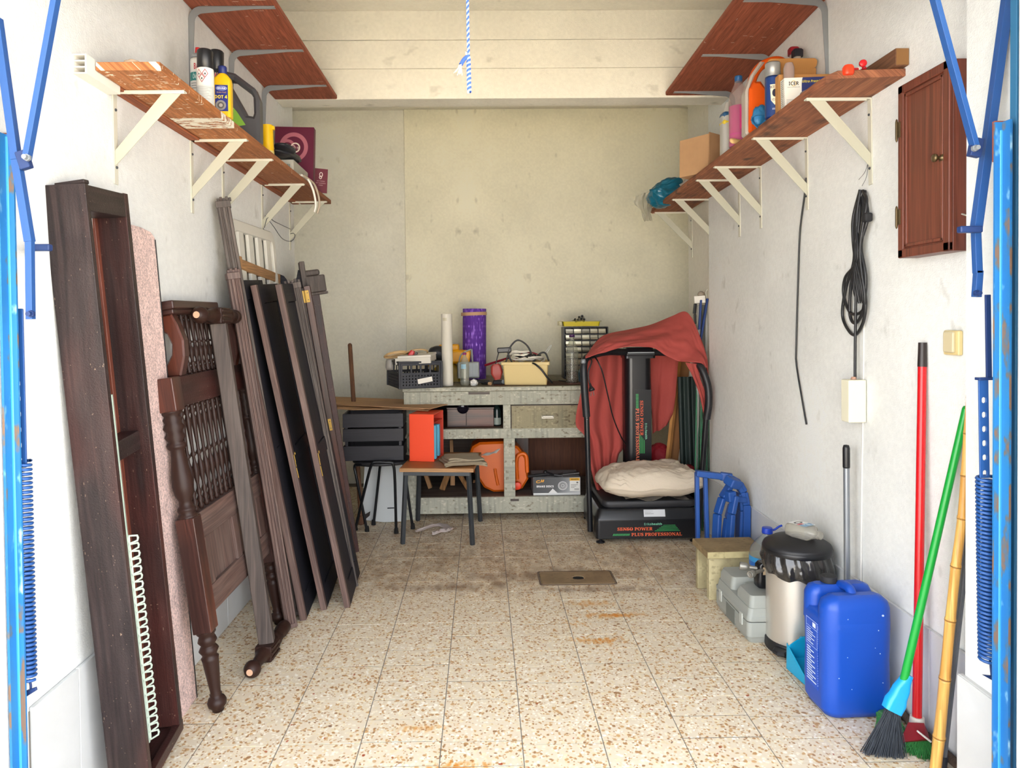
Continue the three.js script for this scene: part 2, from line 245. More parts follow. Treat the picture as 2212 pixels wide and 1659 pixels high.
struct('wall_right_recess', [bxx(XR + .035, XR + .3, 0, CEIL, -5.3, -4.715, 0), bxx(2.1, 2.3, 0, CEIL, -6.5, -5.1, 0), bxx(XR + .3, 2.1, 0, CEIL, -5.3, -5.1, 0)], M.recess);
struct('wall_back', [bxx(-2, 2.3, 0, CEIL, ZB - .2, ZB, 0)], M.wallBackWhite);
struct('wall_back_plaster', bxx(-.655, 2.1, 0, CEIL, ZB, ZB + .025, .003), M.wallBack);
struct('ceiling', bxx(-2, 2.3, CEIL, CEIL + .2, -6.5, -1.76, 0), M.ceil, 2);
struct('beam', [bxx(XL, XR, 2.722, 2.722 + .178, -4.457, -4.3, .004), bxx(XL, XR, 2.9015, 2.9015 + .166, -4.457, -4.3012, .004), bxx(XL, XR, 3.069, CEIL, -4.457, -4.2995, .003)], M.ceil, 0);
// the front of the building round the opening
struct('wall_front', [bxx(-4, -1.245, -.1, 4.2, -1.76, -1.35, .01), bxx(1.315, 4, -.1, 4.2, -1.76, -1.35, .01), bxx(-4, 4, 2.5, 4.2, -1.76, -1.35, .01)], M.marble);
// tall grey skirting tiles, one by one
for (const [nm, x, s, h, zs] of [['baseboard_left', XL, 1, .395, [-1.90, -2.115, -2.52, -2.93, -3.34, -3.75, -4.16, -4.57, -4.69]], ['baseboard_right', XR, -1, .362, [-2.1, -2.36, -2.78, -3.2, -3.62, -4.04, -4.46, -4.715]]]) {
  const root = struct(nm, bxx(x - .004, x + .004, 0, h - .01, zs[0], zs[zs.length - 1], 0), M.grout);
  for (let i = 1; i < zs.length; i++) obj('tile', at(box(.012, h, zs[i - 1] - zs[i] - .003, .0015), x + s * .008, h / 2 + .001, (zs[i] + zs[i - 1]) / 2), M.skirt, root, 1);
}
{ const t = struct('baseboard_right_jamb', bxx(1.406, 1.425, 0, .34, -2.114, -1.77, .004), M.skirt); obj('tile', bxx(1.403, 1.4065, .002, .338, -2.11, -1.78, .001), M.skirt, t, 1); }
{ // manhole cover let into the floor
  const t = thing('manhole_cover', 'worn square drain cover with a finger hole let into the tiled floor', 'drain cover', [.5, 0, -3.9]);
  const m = tmat(TX.stone, .45, { color: 0xb8a08c });
  const w = .195, d = .094; obj('cover', at(ext(shape(rrect(-w, -d, w, d, .012), [circ(.01, -.005, .026, 18, 1.5)]), .004, .001), 0, .0015, 0, -Math.PI / 2), m, t, 0);
  obj('frame', at(ext(shape(rrect(-w - .012, -d - .012, w + .012, d + .012, .016), [rrect(-w - .003, -d - .003, w + .003, d + .003, .012)]), .003, .0008), 0, .0012, 0, -Math.PI / 2), mat(0x6a5a4c, .8), t);
  obj('finger_hole', at(cyl(.03, .03, .002, 18), .01, .001, .005), M.hole, t);
}

// ---------- door hardware at the opening ----------
function doorSide(s, x, label) { // s = 1 towards the room from the left post
  const t = thing('door_post', label[0], 'door post', [x, 0, -1.85]);
  const w = .046 * s;
  obj('post', ext(shape(s > 0 ? [[0, 0], [-.046, 0], [-.046, -.006], [-.024, -.006], [-.024, -.034], [-.018, -.034], [-.018, -.006], [0, -.006]] : [[0, 0], [.046, 0], [.046, -.006], [.024, -.006], [.024, -.034], [.018, -.034], [.018, -.006], [0, -.006]].reverse()), s > 0 ? 1.885 : 1.9, .001).rotateX(-Math.PI / 2), M.postBlue, t, 1);
  obj('rib', bxx(-.018 * s - .006, -.018 * s + .006, .002, 1.88, 0, .008, .003), mat(0x3f9bd2, .35), t);
  obj('seal_strip', bxx(-w - s * .008 - .004, -w - s * .008 + .004, 0, s > 0 ? 1.86 : 2.4, -.012, .012, .003), mat(s > 0 ? 0xb7d4c4 : 0x2e6f97, .5), t);
  obj('rusty_end', bxx(Math.min(-w, 0) + .002, Math.max(-w, 0) - .002, (s > 0 ? 1.85 : 1.80), s > 0 ? 1.889 : 1.904, -.0085, .002, .001), mat(0x8b4a33, .8), t);
  obj('link', at(box(.06, .018, .02, .004), s * .024 + (s < 0 ? -.003 : .003), (s > 0 ? 1.605 : 1.632), -.05), M.blueDark, t);
  return t;
}
doorSide(1, -1.176, ['blue steel door post with white scuffs, beside the long dark cabinet carcass']);
doorSide(-1, 1.322, ['blue and rusty steel door post, beside the bamboo cane and brooms']);
// ---------- lift arms and springs of the up-and-over door ----------
struct('door_1', [bxx(-1.2, 1.3, 2.36, 2.40, -2.0, .30, .004)], mat(0xb9c6d6, .6), 0);
function spring(r, h, turns, wr) { const p = []; const n = turns * 12; for (let i = 0; i <= n; i++) { const a = i / 12 * 6.28319; p.push([Math.cos(a) * r, i / n * h, Math.sin(a) * r]); } return new THREE.TubeGeometry(curve(p), n, wr, 6, false); }
const bolt = (x, y, z) => [at(cyl(.009, .009, .008, 6), x, y, z, Math.PI / 2), at(cyl(.006, .006, .018, 10), x, y, z, Math.PI / 2)];
function strap(w, h, holes, th = .005) { return ext(shape(rrect(-w / 2, 0, w / 2, h, .003), holes.map((y) => rrect(-.0055, y - .008, .0055, y + .008, .005))), th, .0008); }
{
  const t = thing('lift_arm', 'blue hinged door arm above the scuffed door post, near the dark carcass', 'door arm', [0, 0, 0]);
  obj('long_bar', [bar([-1.179, 2.155, -1.8], [-1.14, 1.81, -1.8], .019, .019), bar([-1.14, 1.81, -1.8], [-1.112, 1.609, -1.8], .019, .019), bar([-1.112, 1.614, -1.8], [-1.114, 1.418, -1.8], .016, .016)], M.blue, t, 1);
  obj('upper_bar', bar([-1.017, 2.262, -1.79], [-1.109, 1.808, -1.79], .02, .014), M.blue, t, 1);
  obj('hinge_bracket', at(box(.026, .045, .02, .003), -1.118, 1.808, -1.795, 0, 0, .3), M.blueDark, t);
  const p = [-1.102, 1.811, -1.79]; obj('bolt', bolt(p[0], p[1], -1.785), M.greyMetal, t); const q = [-1.107, 1.431, -1.8]; obj('bolt', bolt(q[0], q[1], -1.795), M.blueDark, t);
  const s = thing('tension_spring', 'blue coil spring under a perforated strap, beside the scuffed door post', 'spring', [-1.182, 0.486, -1.87], [0, 0, .002]);
  const H = 1.055 - 0.486;
  obj('coil', spring(.0155, H, 49, .0042), M.blue, s);
  obj('strap', at(strap(.033, 1.444 - 1.035, [.019, .058, .098, .138, .178, .217]), -.009, H - .018, -.003), M.blue, s);
  obj('hook', [tube([[0, 0, 0], [.004, -.015, 0], [.002, -.03, 0], [-.01, -.034, 0]], .003, 16, 6), ext(shape([[-.014, -.048], [.022, -.026], [.02, -.018], [-.014, -.03]]), .006)], M.blueDark, s);
}
{
  const t = thing('lift_arm', 'blue hinged door arm crossing in front of the wooden meter cabinet', 'door arm', [0, 0, 0]);
  obj('long_bar', [bar([1.425, 2.321, -1.93], [1.332, 1.633, -1.93], .022, .022), bar([1.332, 1.638, -1.93], [1.337, 1.518, -1.93], .018, .018), bar([1.339, 1.525, -1.93], [1.334, 1.454, -1.93], .018, .018)], M.blue, t, 1);
  obj('upper_bar', bar([1.184, 2.296, -1.9], [1.308, 1.849, -1.9], .022, .014), M.blue, t, 1);
  obj('hinge_bracket', at(box(.03, .05, .02, .003), 1.313, 1.849, -1.905, 0, 0, -.2), M.blueDark, t);
  const p = [1.302, 1.844, -1.9]; obj('bolt', bolt(p[0], p[1], -1.895), M.greyMetal, t); const q = [1.329, 1.464, -1.93]; obj('bolt', bolt(q[0], q[1], -1.925), M.blueDark, t);
  const s = thing('tension_spring', 'thick blue coil spring under a perforated strap, beside the rusty door post', 'spring', [1.347, 0.478, -1.9], [0, 0, .018]);
  const H = 0.974 - 0.478;
  obj('coil', spring(.0195, H, 46, .0044), M.blue, s);
  obj('strap', at(strap(.026, 1.243 - 0.974, [.013, .055, .093, .131, .169, .208]), -.002, H - .003, -.002), M.blue, s);
  obj('top_plate', at(box(.052, .007, .02, .001), .008, H + .262, 0), M.blueDark, s);
  obj('upper_strap', at(box(.014, .22, .006, .001), .014, H + .375, 0), M.blueDark, s);
  obj('hook', [tube([[.006, 0, 0], [.008, -.02, 0], [.01, -.04, 0]], .003, 12, 6), ext(shape([[-.018, -.035], [.02, -.04], [.02, -.058]]), .006)], M.blueDark, s);
}

// ---------- dark furniture leaning on the wall ----------
function lean(o, bottom, top, zHint = [0, 0, 1]) { // local y from bottom to top, local z towards the hint, local x away from the wall
  const y = V3(top).sub(V3(bottom)).normalize(), z = V3(zHint); z.addScaledVector(y, -z.dot(y)).normalize(); const x = y.clone().cross(z);
  o.position.set(...bottom); o.quaternion.setFromRotationMatrix(new THREE.Matrix4().makeBasis(x, y, z)); return o;
}
{ // tall open carcass
  const t = lean(thing('cabinet_carcass', 'tall narrow open-fronted carcass of dark walnut leaning on the wall beside the door post', 'cabinet'), [-1.012, .004, -2.165], [-1.10, 1.80, -2.03], [.06, 0, 1]);
  const L = 1.8, D = .118, W = .285, m = M.walnut;   // x from -D (wall side) to 0 (open face), z from -W to 0
  obj('side_panel', bxx(-D, 0, 0, L, -.022, 0, .002), m, t, 1);
  obj('side_panel', bxx(-D, 0, .03, L, -W, -W + .028, .002), m, t, 1);
  obj('top_panel', bxx(-D + .004, -.001, L - .075, L - .002, -W + .02, -.018, .002), m, t, 2);
  obj('bottom_panel', [bxx(-D, -.02, .004, .02, -W, 0, .002), bxx(-.024, 0, 0, .034, -W - .004, -.018, .002)], m, t, 2);
  obj('back_panel', bxx(-D, -D + .008, .01, L - .01, -W + .01, -.01, 0), M.mahog, t, 1);
  obj('corner_post', bxx(-D + .008, -D + .03, .03, L - .06, -W + .028, -W + .05, .002), M.cabinet, t, 1);
  obj('batten', bxx(-D + .008, -D + .02, .03, L - .06, -.105, -.08, .002), M.mahog, t, 1);
  obj('cross_rail', bxx(-D + .008, -.03, .985, 1.045, -W + .028, -.022, .003), m, t, 2);
  obj('foot_rail', bxx(-D + .01, -D + .05, .06, .095, -W + .03, -.05, .003), M.mahog, t, 2);
  obj('top_lip', at(box(.1, .012, .03, .003), -.07, L + .008, -.06, 0, 0, .1), m, t, 0);
  const strip = obj('edging_strip', bxx(-.004, .001, .13, 1.2, -.03, -.022, .001), mat(0x9fae9f, .5), t);
  const ring = ext(shape([[-.012, -.003], [-.009, -.0125], [.011, -.0085], [.0135, 0], [.011, .0085], [-.009, .0125], [-.012, .003]], [[[-.006, 0], [-.006, .0075], [.008, .0045], [.009, 0], [.008, -.0045], [-.006, -.0075]]]), .003, .0008);
  ring.scale(1.3, 1.15, 1); ring.rotateY(.75); const rm = mat(0x9aa598, .45);
  for (let i = 0; i < 27; i++) { const o = finish(new THREE.Mesh(ring, rm)); o.name = 'loop'; o.position.set(.010, .15 + i * .0236, -.036); o.rotation.x = (i % 2 ? .12 : -.1); strip.add(o); }
}
{ // laminated panel
  const t = lean(thing('laminate_panel', 'thin pink speckled laminate panel between the carcass and the turned headboard', 'panel'), [-1.083, .003, -2.70], [-1.178, 1.735, -2.63], [0, 0, 1]);
  const pk = tmat(dtex(128, 128, (u, v) => { const a = fbm(u * 40, v * 40, 7, 2, 40), b = vn(u * 9, v * 3, 4, 9, 3); const k = .78 + .42 * (a - .5) + .06 * b; return [k, k * .87, k * .835]; }, true, 6, 6), .6);
  obj('face', ext(shape([[0, 0], [0, 1.715], [-.03, 1.735], [-.1, 1.745], [-.22, 1.75], [-.22, 0]]), .01, .001).rotateY(Math.PI / 2).translate(-.01, 0, 0), pk, t, 1);
  obj('edge_band', bxx(-.014, .0015, .0, 1.71, -.003, .005, .001), M.black, t);
}
const turn = (pairs, s = 20) => lathe(pairs, s);
function spindle(h, r) { const f = [[0, .55], [.03, 1], [.06, .6], [.09, 1], [.13, .5], [.17, .9], [.2, .5], [.24, .45], [.34, 1], [.40, .95], [.46, .5], [.50, .45], [.52, 1], [.55, .5], [.6, .48], [.75, .7], [.85, .95], [.9, .55], [.93, 1], [.96, .6], [.98, 1], [1, .5]]; return lathe(f.map(([y, k]) => [k * r, y * h]), 10); }
{ // turned headboard: local z from 0 (near post) to -.74
  const t = lean(thing('bed_headboard', 'dark turned headboard with spindle galleries and a carved crest, standing on its turned feet', 'headboard'), [-.97, 0, -2.608], [-1.135, 1.225, -2.60], [-.016, 0, 1]);
  const W = .745, m = M.mahog, T = M.turned;
  const post = (z) => {
    const p = obj('post', bxx(-.034, .034, .297, .715, z - .034, z + .034, .004), m, t, 1); obj('post_block', bxx(-.036, .036, 1.10, 1.222, z - .036, z + .036, .005), m, p, 1);
    obj('turned_foot', turn([[0, 0], [.02, .001], [.022, .012], [.032, .022], [.034, .036], [.028, .05], [.018, .056], [.022, .063], [.018, .07], [.02, .09], [.029, .19], [.031, .2], [.024, .206], [.028, .216], [.035, .228], [.028, .24], [.024, .246], [.034, .26], [.03, .272], [.026, .28], [.034, .29], [.034, .298]]).translate(0, 0, z), T, p);
    obj('turned_shaft', turn([[.034, .715], [.034, .722], [.026, .73], [.033, .742], [.031, .75], [.024, .758], [.022, .775], [.033, .80], [.037, .83], [.034, .87], [.026, .93], [.023, .96], [.032, .968], [.034, .98], [.024, .99], [.036, 1.008], [.026, 1.024], [.038, 1.042], [.028, 1.058], [.034, 1.072], [.026, 1.082], [.035, 1.094], [.035, 1.101]]).translate(0, 0, z), T, p);
  };
  post(0); post(-W);
  obj('top_rail', bxx(-.02, .02, 1.108, 1.22, -W + .034, -.034, .004), M.walnut, t, 2);
  obj('middle_rail', bxx(-.022, .022, .617, .715, -W + .03, -.03, .003), M.edge, t, 2);
  obj('bottom_rail', bxx(-.022, .022, .345, .44, -W + .03, -.03, .003), M.edge, t, 2);
  for (const [a, b] of [[-.11, -.03], [-W + .03, -W + .11], [-.40, -.345]]) obj('stile', bxx(-.02, .02, .44, .617, a, b, .003), M.edge, t, 1);
  for (const [a, b] of [[-.35, -.10], [-W + .10, -.39]]) obj('panel', bxx(-.012, .008, .435, .622, a, b, .004), M.edge, t, 1);
  for (let i = 0; i < 13; i++) obj('spindle', spindle(.393, .0125).translate(0, .715, -.072 - i * .0502), T, t);
  for (let i = 0; i < 9; i++) obj('spindle', spindle(.236, .0125).translate(-.005, 1.22, -.165 - i * .046), T, t);
  obj('crest', [bxx(-.035, .04, 1.468, 1.50, -.50, -.06, .006), bxx(-.028, .032, 1.45, 1.47, -.49, -.07, .006)], m, t, 2);
  const sc = [[-.02, 1.218], [.045, 1.222], [.05, 1.25], [.02, 1.268], [.0, 1.3], [-.006, 1.34], [.004, 1.38], [.03, 1.40], [.05, 1.412], [.046, 1.450], [-.02, 1.452], [-.034, 1.41], [-.046, 1.35], [-.042, 1.29]];
  for (const z of [-.10, -.66]) obj('scroll_bracket', ext(shape(sc.map(([a, b]) => [-a * 1.15 - .01, b]).reverse()), .05, .006).translate(0, 0, z - .04), m, t, 1);
}
{ // bed side rail with a turned crosspiece at either end
  const t = thing('bed_rail', 'dark square rail with turned crosspieces at both ends, propped against the headboard', 'bed rail');
  const a = [-.925, .034, -2.82], b = [-.905, .034, -3.27], c = [-1.096, 1.439, -2.79], d = [-1.076, 1.434, -3.15];
  const cross = (p, q, nm) => {
    const L = dist(p, q), g = [[.012, 0], [.022, .002], [.033, .022], [.034, .036], [.026, .055], [.017, .066], [.02, .075], [.024, .12], [.029, .145], [.033, .15], [.033, .16]], e = [[.033, .25], [.033, .262], [.022, .272], [.03, .285], [.032, .30], [.022, .315], [.028, .33], [.022, .35], [.03, .375], [.03, L - .02], [.018, L]];
    const k = obj(nm, orient(turn([...g, ...e]), p, q), M.turned, t);
    const u = V3(q).sub(V3(p)).normalize(), m0 = V3(p).addScaledVector(u, .15), m1 = V3(p).addScaledVector(u, .255);
    obj('carved_block', [bar(m0.toArray(), m1.toArray(), .07, .066, .006), ...[-.02, 0, .02].map((o) => bar([m0.x + .036, m0.y + o, m0.z - .004], [m1.x + .036, m1.y + o, m1.z + .004], .008, .012, .003))], M.turned, k);
    obj('end_grain', orient(cyl(.013, .013, .002, 14), V3(p).addScaledVector(u, -.001).toArray(), q), mat(0xc9a183, .8), k);
    return m0.lerp(m1, .5).toArray();
  };
  const m0 = cross(a, b, 'crosspiece'), m1 = cross(c, d, 'crosspiece');
  m0[1] += .03; m1[1] -= .03; obj('rail', bar(m0, m1, .048, .062, .004), tmat(TX.greywood, .6, { color: 0xd0c6c2 }), t, 1);
}
// fluted pilasters: local z = width, grooves on the near face and the room face
function fluted(name, label, bottom, top, w, d, n, m, hint, teeth) {
  const L = dist(bottom, top), t = lean(thing(name, label, 'pilaster'), bottom, top, hint);
  obj('core', bxx(-w / 2 + .004, w / 2 - .004, 0, L, -d, -.006, .002), m, t, 1);
  for (let i = 0; i < n; i++) obj('flute', at(cyl(w / n * .40, w / n * .40, L - .05, 8), -w / 2 + (i + .5) * w / n, .02, -.006), m, t, 1);
  obj('end_block', [bxx(-w / 2, w / 2, L - .03, L, -d, 0, .003), bxx(-w / 2, w / 2, 0, .02, -d, 0, .003)], m, t, 1);
  if (teeth) for (let i = 0; i < 5; i++) obj('tenon', bxx(-w / 2 + .006 + i * w / 5, -w / 2 + .018 + i * w / 5, L - .002, L + .014 + .006 * (i % 2), -.05, -.03, .002), m, t, 1);
}
fluted('fluted_pilaster', 'tallest grey-brown fluted pilaster, reaching the shelf brackets behind the headboard', [-.90, .004, -3.44], [-1.145, 1.95, -3.23], .062, .085, 3, M.greywood, [.3, 0, 1], true);
fluted('fluted_pilaster', 'reddish fluted pilaster standing between the headboard and the stacked wardrobe doors', [-.885, .003, -3.30], [-1.092, 1.63, -3.20], 0.055, .07, 4, M.edge, [.5, 0, 1], true);
fluted('fluted_pilaster', 'dark weathered fluted pilaster outermost of the stack, before the hinged leaves', [-.705, .003, -3.79], [-.965, 1.61, -3.70], .085, .05, 5, M.greywood, [.35, 0, 1], true);
function wardrobeDoor(label, bottom, top, w, th, mEdge, mFace, latch) {
  const L = dist(bottom, top), t = lean(thing('wardrobe_door', label, 'door'), bottom, top, [.04, 0, 1]);
  obj('near_stile', bxx(-th, 0, 0, L, -.028, 0, .002), mEdge, t, 1); obj('far_stile', bxx(-th, 0, 0, L, -w, -w + .07, .002), mFace, t, 1); obj('inner_stile', bxx(-th, -.0005, 0, L, -.085, -.028, .001), mFace, t, 1);
  for (const [a, b] of [[0, .10], [L * .46, L * .46 + .07], [L - .09, L]]) obj('rail', bxx(-th, -.0008, a, b, -w + .07, -.085, .002), mFace, t, 2);
  for (const [a, b] of [[.10, L * .46], [L * .46 + .07, L - .09]]) obj('panel', bxx(-th + .006, -.007, a + .001, b - .001, -w + .07, -.085, .004), mFace, t, 1);
  if (latch) { const k = obj('latch', [at(box(.004, .06, .008, .0015), .002, .755, -.008), rod([.002, .72, -.004], [.002, .67, -.006], .003)], M.brass, t); obj('key', [at(new THREE.TorusGeometry(.007, .002, 8, 16), .010, .79, -.002, 0, Math.PI / 2), rod([.004, .785, -.002], [.005, .75, -.002], .002)], M.brass, k); }
}
wardrobeDoor('innermost dark wardrobe door of the stack, chipped edge next to the fluted pilaster', [-.842, .003, -3.39], [-1.095, 1.60, -3.28], .42, .03, M.edge, M.dark, false);
wardrobeDoor('middle wardrobe door of the stack, near-black face and thin edge with a latch', [-.772, .003, -3.51], [-1.052, 1.585, -3.39], .44, .028, M.edge, M.dark, true);
wardrobeDoor('outer wardrobe door of the stack, grey worn edge with a brass key', [-.662, .003, -3.535], [-.948, 1.59, -3.43], .42, .028, M.edge, M.dark, true);
{
  const bt = [-.758, .003, -4.29], tp = [-.985, 1.62, -4.16], L = dist(bt, tp), t = lean(thing('hinged_leaves', 'pair of dark wooden leaves folded together on brass hinges, last in the leaning stack', 'door'), bt, tp, [.2, 0, 1]);
  obj('leaf', bxx(-.072, -.036, .0, L - .01, -.45, 0, .003), M.walnut, t, 1);
  obj('leaf', ext(shape([[-.035, .02], [-.018, 0], [-.004, .02], [0, .06], [0, L], [-.035, L]]), .45, .002).translate(0, 0, -.45), M.mahog, t, 1);
  for (const y of [.07, .82, L - .06]) { const h = obj('hinge', [bxx(-.058, -.037, y - .035, y + .035, -.001, .003, .001), bxx(-.034, -.012, y - .035, y + .035, -.001, .003, .001), at(cyl(.0035, .0035, .07, 8), -.0355, y - .035, .003)], M.brass, t); for (const x of [-.05, -.02]) for (const d of [-.02, .02]) obj('screw', at(cyl(.003, .003, .002, 8), x, y + d, .002, Math.PI / 2), M.ironGrey, h); }
}
{ // carved bed end behind
  const t = lean(thing('carved_bed_end', 'black bed end with a scalloped crest and moulded corner post, behind the hinged leaves', 'bed end'), [-.80, .0, -4.42], [-1.03, 1.80, -4.32], [.3, 0, 1]);
  obj('post', bxx(-.045, .03, 0, 1.70, -.05, .03, .004), M.walnut, t, 1);
  obj('cap_block', [bxx(-.05, .075, 1.60, 1.70, -.07, .05, .008), bxx(-.045, .05, 1.70, 1.735, -.06, .04, .012), bxx(-.06, -.03, 1.58, 1.79, -.07, .05, .004), bxx(-.05, .08, 1.585, 1.60, -.075, .055, .004)], M.greywood, t, 1);
  obj('crest_board', ext(shape([[-.05, 1.52], [-.05, 1.74], [-.07, 1.745], [-.085, 1.70], [-.11, 1.675], [-.135, 1.685], [-.155, 1.72], [-.18, 1.735], [-.18, 1.60], [-.15, 1.59], [-.14, 1.62], [-.125, 1.60], [-.1, 1.55]]), .02, .003), M.dark, t, 0);
}
{ // painted slatted bed end
  const t = lean(thing('slatted_bed_end', 'white painted bed end with rounded corners and wide slats, near the wall under the shelf', 'bed end'), [-1.06, .005, -3.44], [-1.185, 1.905, -3.40], [0, 0, 1]);
  const L = 1.9, W = .72, o = rrect(-.0, .75, W, L, .07, 6), i = rrect(.05, .80, W - .05, L - .055, .035, 5);
  obj('frame', ext(shape(o, [i]), .03, .004).rotateY(Math.PI / 2).translate(-.015, 0, 0), M.whitePaint, t);
  for (let k = 0; k < 4; k++) obj('slat', bxx(-.009, .009, .80, L - .05, -.115 - k * .15 - .075, -.115 - k * .15, .004), M.whitePaint, t, 1);
}
{
  const t = thing('wooden_rail', 'short reddish wooden rail lying behind the white slats, its sawn end showing', 'rail');
  obj('board', bar([-1.17, 1.695, -3.438], [-1.165, 1.658, -4.173], .02, .052, .002), M.oak, t, 2); obj('end_block', at(box(.05, .055, .05, .004), -1.14, 1.689, -3.369), M.oak, t, 1);
}
// ---------- wall shelves ----------
function boardUV(g, x0, z0, L) { g = g.index ? g.toNonIndexed() : g; const p = g.attributes.position, uv = g.attributes.uv; for (let i = 0; i < p.count; i++) uv.setXY(i, (p.getX(i) - x0 + p.getY(i)) / .4, (z0 - p.getZ(i)) / L); return g; }
function longWood(c0, c1, c2, seed, f) { // u across .4 m, v along the whole board
  return dtex(256, 1024, (u, v) => { const wv = fbm(u * 3, v * 5, seed, 3), g = fbm(u * 46 + wv * 5, v * 9, seed + 5, 3), b = fbm(u * 4 + wv, v * 7, seed + 3, 3), n = vn(u * 170, v * 60, seed + 9); let c = lerp3(hex(c0), hex(c1), clamp(g * 1.5 - .25)); c = lerp3(c, hex(c2), clamp((b - .5) * 3) * .7); const k = .86 + .28 * n; c = c.map((q) => q * k); return f ? f(u, v, c) : c; });
}
const flakeL = longWood('#95592f', '#bd7c4c', '#ad6a35', 23, (u, v, c) => {
  const a = fbm(u * 12, v * 420, 61, 3), s = vn(u * 130, v * 640, 66); const d = .5 * sst(.30, .02, v) + .02, patch = sst(.205, .212, v) * sst(.262, .252, v);
  if (a > .84 - d * .24 || s > .99 - d * .07) return hex('#efe7d3'); if (patch && a > .40) return hex('#f1ead8'); return lerp3(c, hex('#7a4a36'), .55 * sst(.3, .8, v)); });
const wornR = longWood('#7d4b33', '#ab6d4b', '#945a3e', 27, (u, v, c) => { const s = fbm(u * 5, v * 22, 71, 4); return s > .6 ? lerp3(c, hex('#4b362d'), (s - .6) * 3) : c; });
const upperT = longWood('#84452f', '#a65a40', '#8f4a34', 29, (u, v, c) => { const a = fbm(u * 6, v * 300, 81, 3), e = sst(.47, .36, v); return a > .86 - e * .26 ? hex('#ece4d2') : c; });
const mFlake = tmat(flakeL, .8), mWorn = tmat(wornR, .8), mUpper = tmat(upperT, .75);
function bracket(t, s, xw, y, z, len, drop, nm) { // s = 1: arm grows towards +x
  const b = obj('bracket', [bxx(Math.min(xw, xw + s * .005), Math.max(xw, xw + s * .005), y - drop, y, z - .013, z + .013, .0015), bxx(Math.min(xw, xw + s * len), Math.max(xw, xw + s * len), y - .006, y, z - .013, z + .013, .0015), bxx(Math.min(xw + s * .02, xw + s * len), Math.max(xw + s * .02, xw + s * len), y - .012, y - .005, z + .009, z + .013, .001)], M.whiteMetal, t);
  const q = [[len - .06, -.010], [len - .012, -.010], [.014, -drop * .775], [.005, -drop * .80], [.005, -drop * .64], [len - .075, -.012]];
  obj('strut', ext(shape((s > 0 ? q : q.map(([x, v]) => [-x, v]).reverse()).map(([x, v]) => [x + xw, v + y])), .004, .0008).translate(0, 0, z + .004), mat(0xb9b7a4, .5), b);
  obj('screw', [.10, .72].map((k) => at(sph(.005, 8, 6), xw + s * .006, y - drop * k - .03, z)), M.ironGrey, b);
}
{
  const t = thing('wall_shelf', 'lower plank shelf with flaking white paint underneath, above the leaning dark furniture', 'shelf');
  obj('board', boardUV(bxx(-1.16, -.967, 2.172, 2.198, -4.70, -2.215, .002), -1.16, -2.215, 2.5), mFlake, t);
  obj('batten', bxx(XL, -1.164, 2.165, 2.19, -4.66, -2.33, .002), M.shelf, t, 2);
  for (const z of [-2.41, -3.041, -3.406, -4.009, -4.583]) bracket(t, 1, XL, 2.171, z, .236, .305);
  obj('plaster_lump', blob(.025, .01, .02, 1, .3, 4, 16).translate(-1.06, 2.2, -2.235), mat(0xa08c78, .95), t);
}
{
  const t = thing('cable_trunking', 'short white hollow plastic profile wedged beside the flaking plank shelf', 'trunking', [0, 0, 0]);
  const o = [[XL, 2.148], [-1.163, 2.148], [-1.163, 2.206], [XL, 2.206]], hs = [0, 1, 2].map((i) => [[XL + .004, 2.152 + i * .018], [-1.168, 2.152 + i * .018], [-1.168, 2.166 + i * .018], [XL + .004, 2.166 + i * .018]]);
  obj('profile', ext(shape(o, hs), .2, .0006).translate(0, 0, -2.37), M.white, t);
}
{
  const t = thing('wall_shelf', 'lower reddish plank shelf with a dark stain, above the hanging black cable coil', 'shelf', [0, 2.244, -2.55], [-.024, 0, 0]);
  const g = ext(shape([[1.26, -.01], [1.49, -.03], [1.49, 2.72], [1.248, 2.72], [1.232, 2.69], [1.236, .12], [1.243, .04]]), .028, .002).rotateX(-Math.PI / 2);
  obj('board', boardUV(g, 1.2, 0, 2.75), mWorn, t);
  for (const z of [-.2, -.738, -1.284, -1.602, -2.175, -2.66]) bracket(t, -1, z < -2.16 ? XR + .034 : XR, -.001, z, z < -2.16 ? .27 : .25, .33);
}
{
  const t = thing('wooden_batten', 'stained wooden batten end sticking out past the reddish plank shelf', 'batten', [0, 0, 0]);
  obj('batten', bxx(1.443, XR, 2.275, 2.335, -2.95, -2.50, .003), M.plank, t, 2); obj('end_grain', bxx(1.445, XR - .002, 2.277, 2.333, -2.502, -2.497, .001), mat(0x8a6238, .9), t);
}
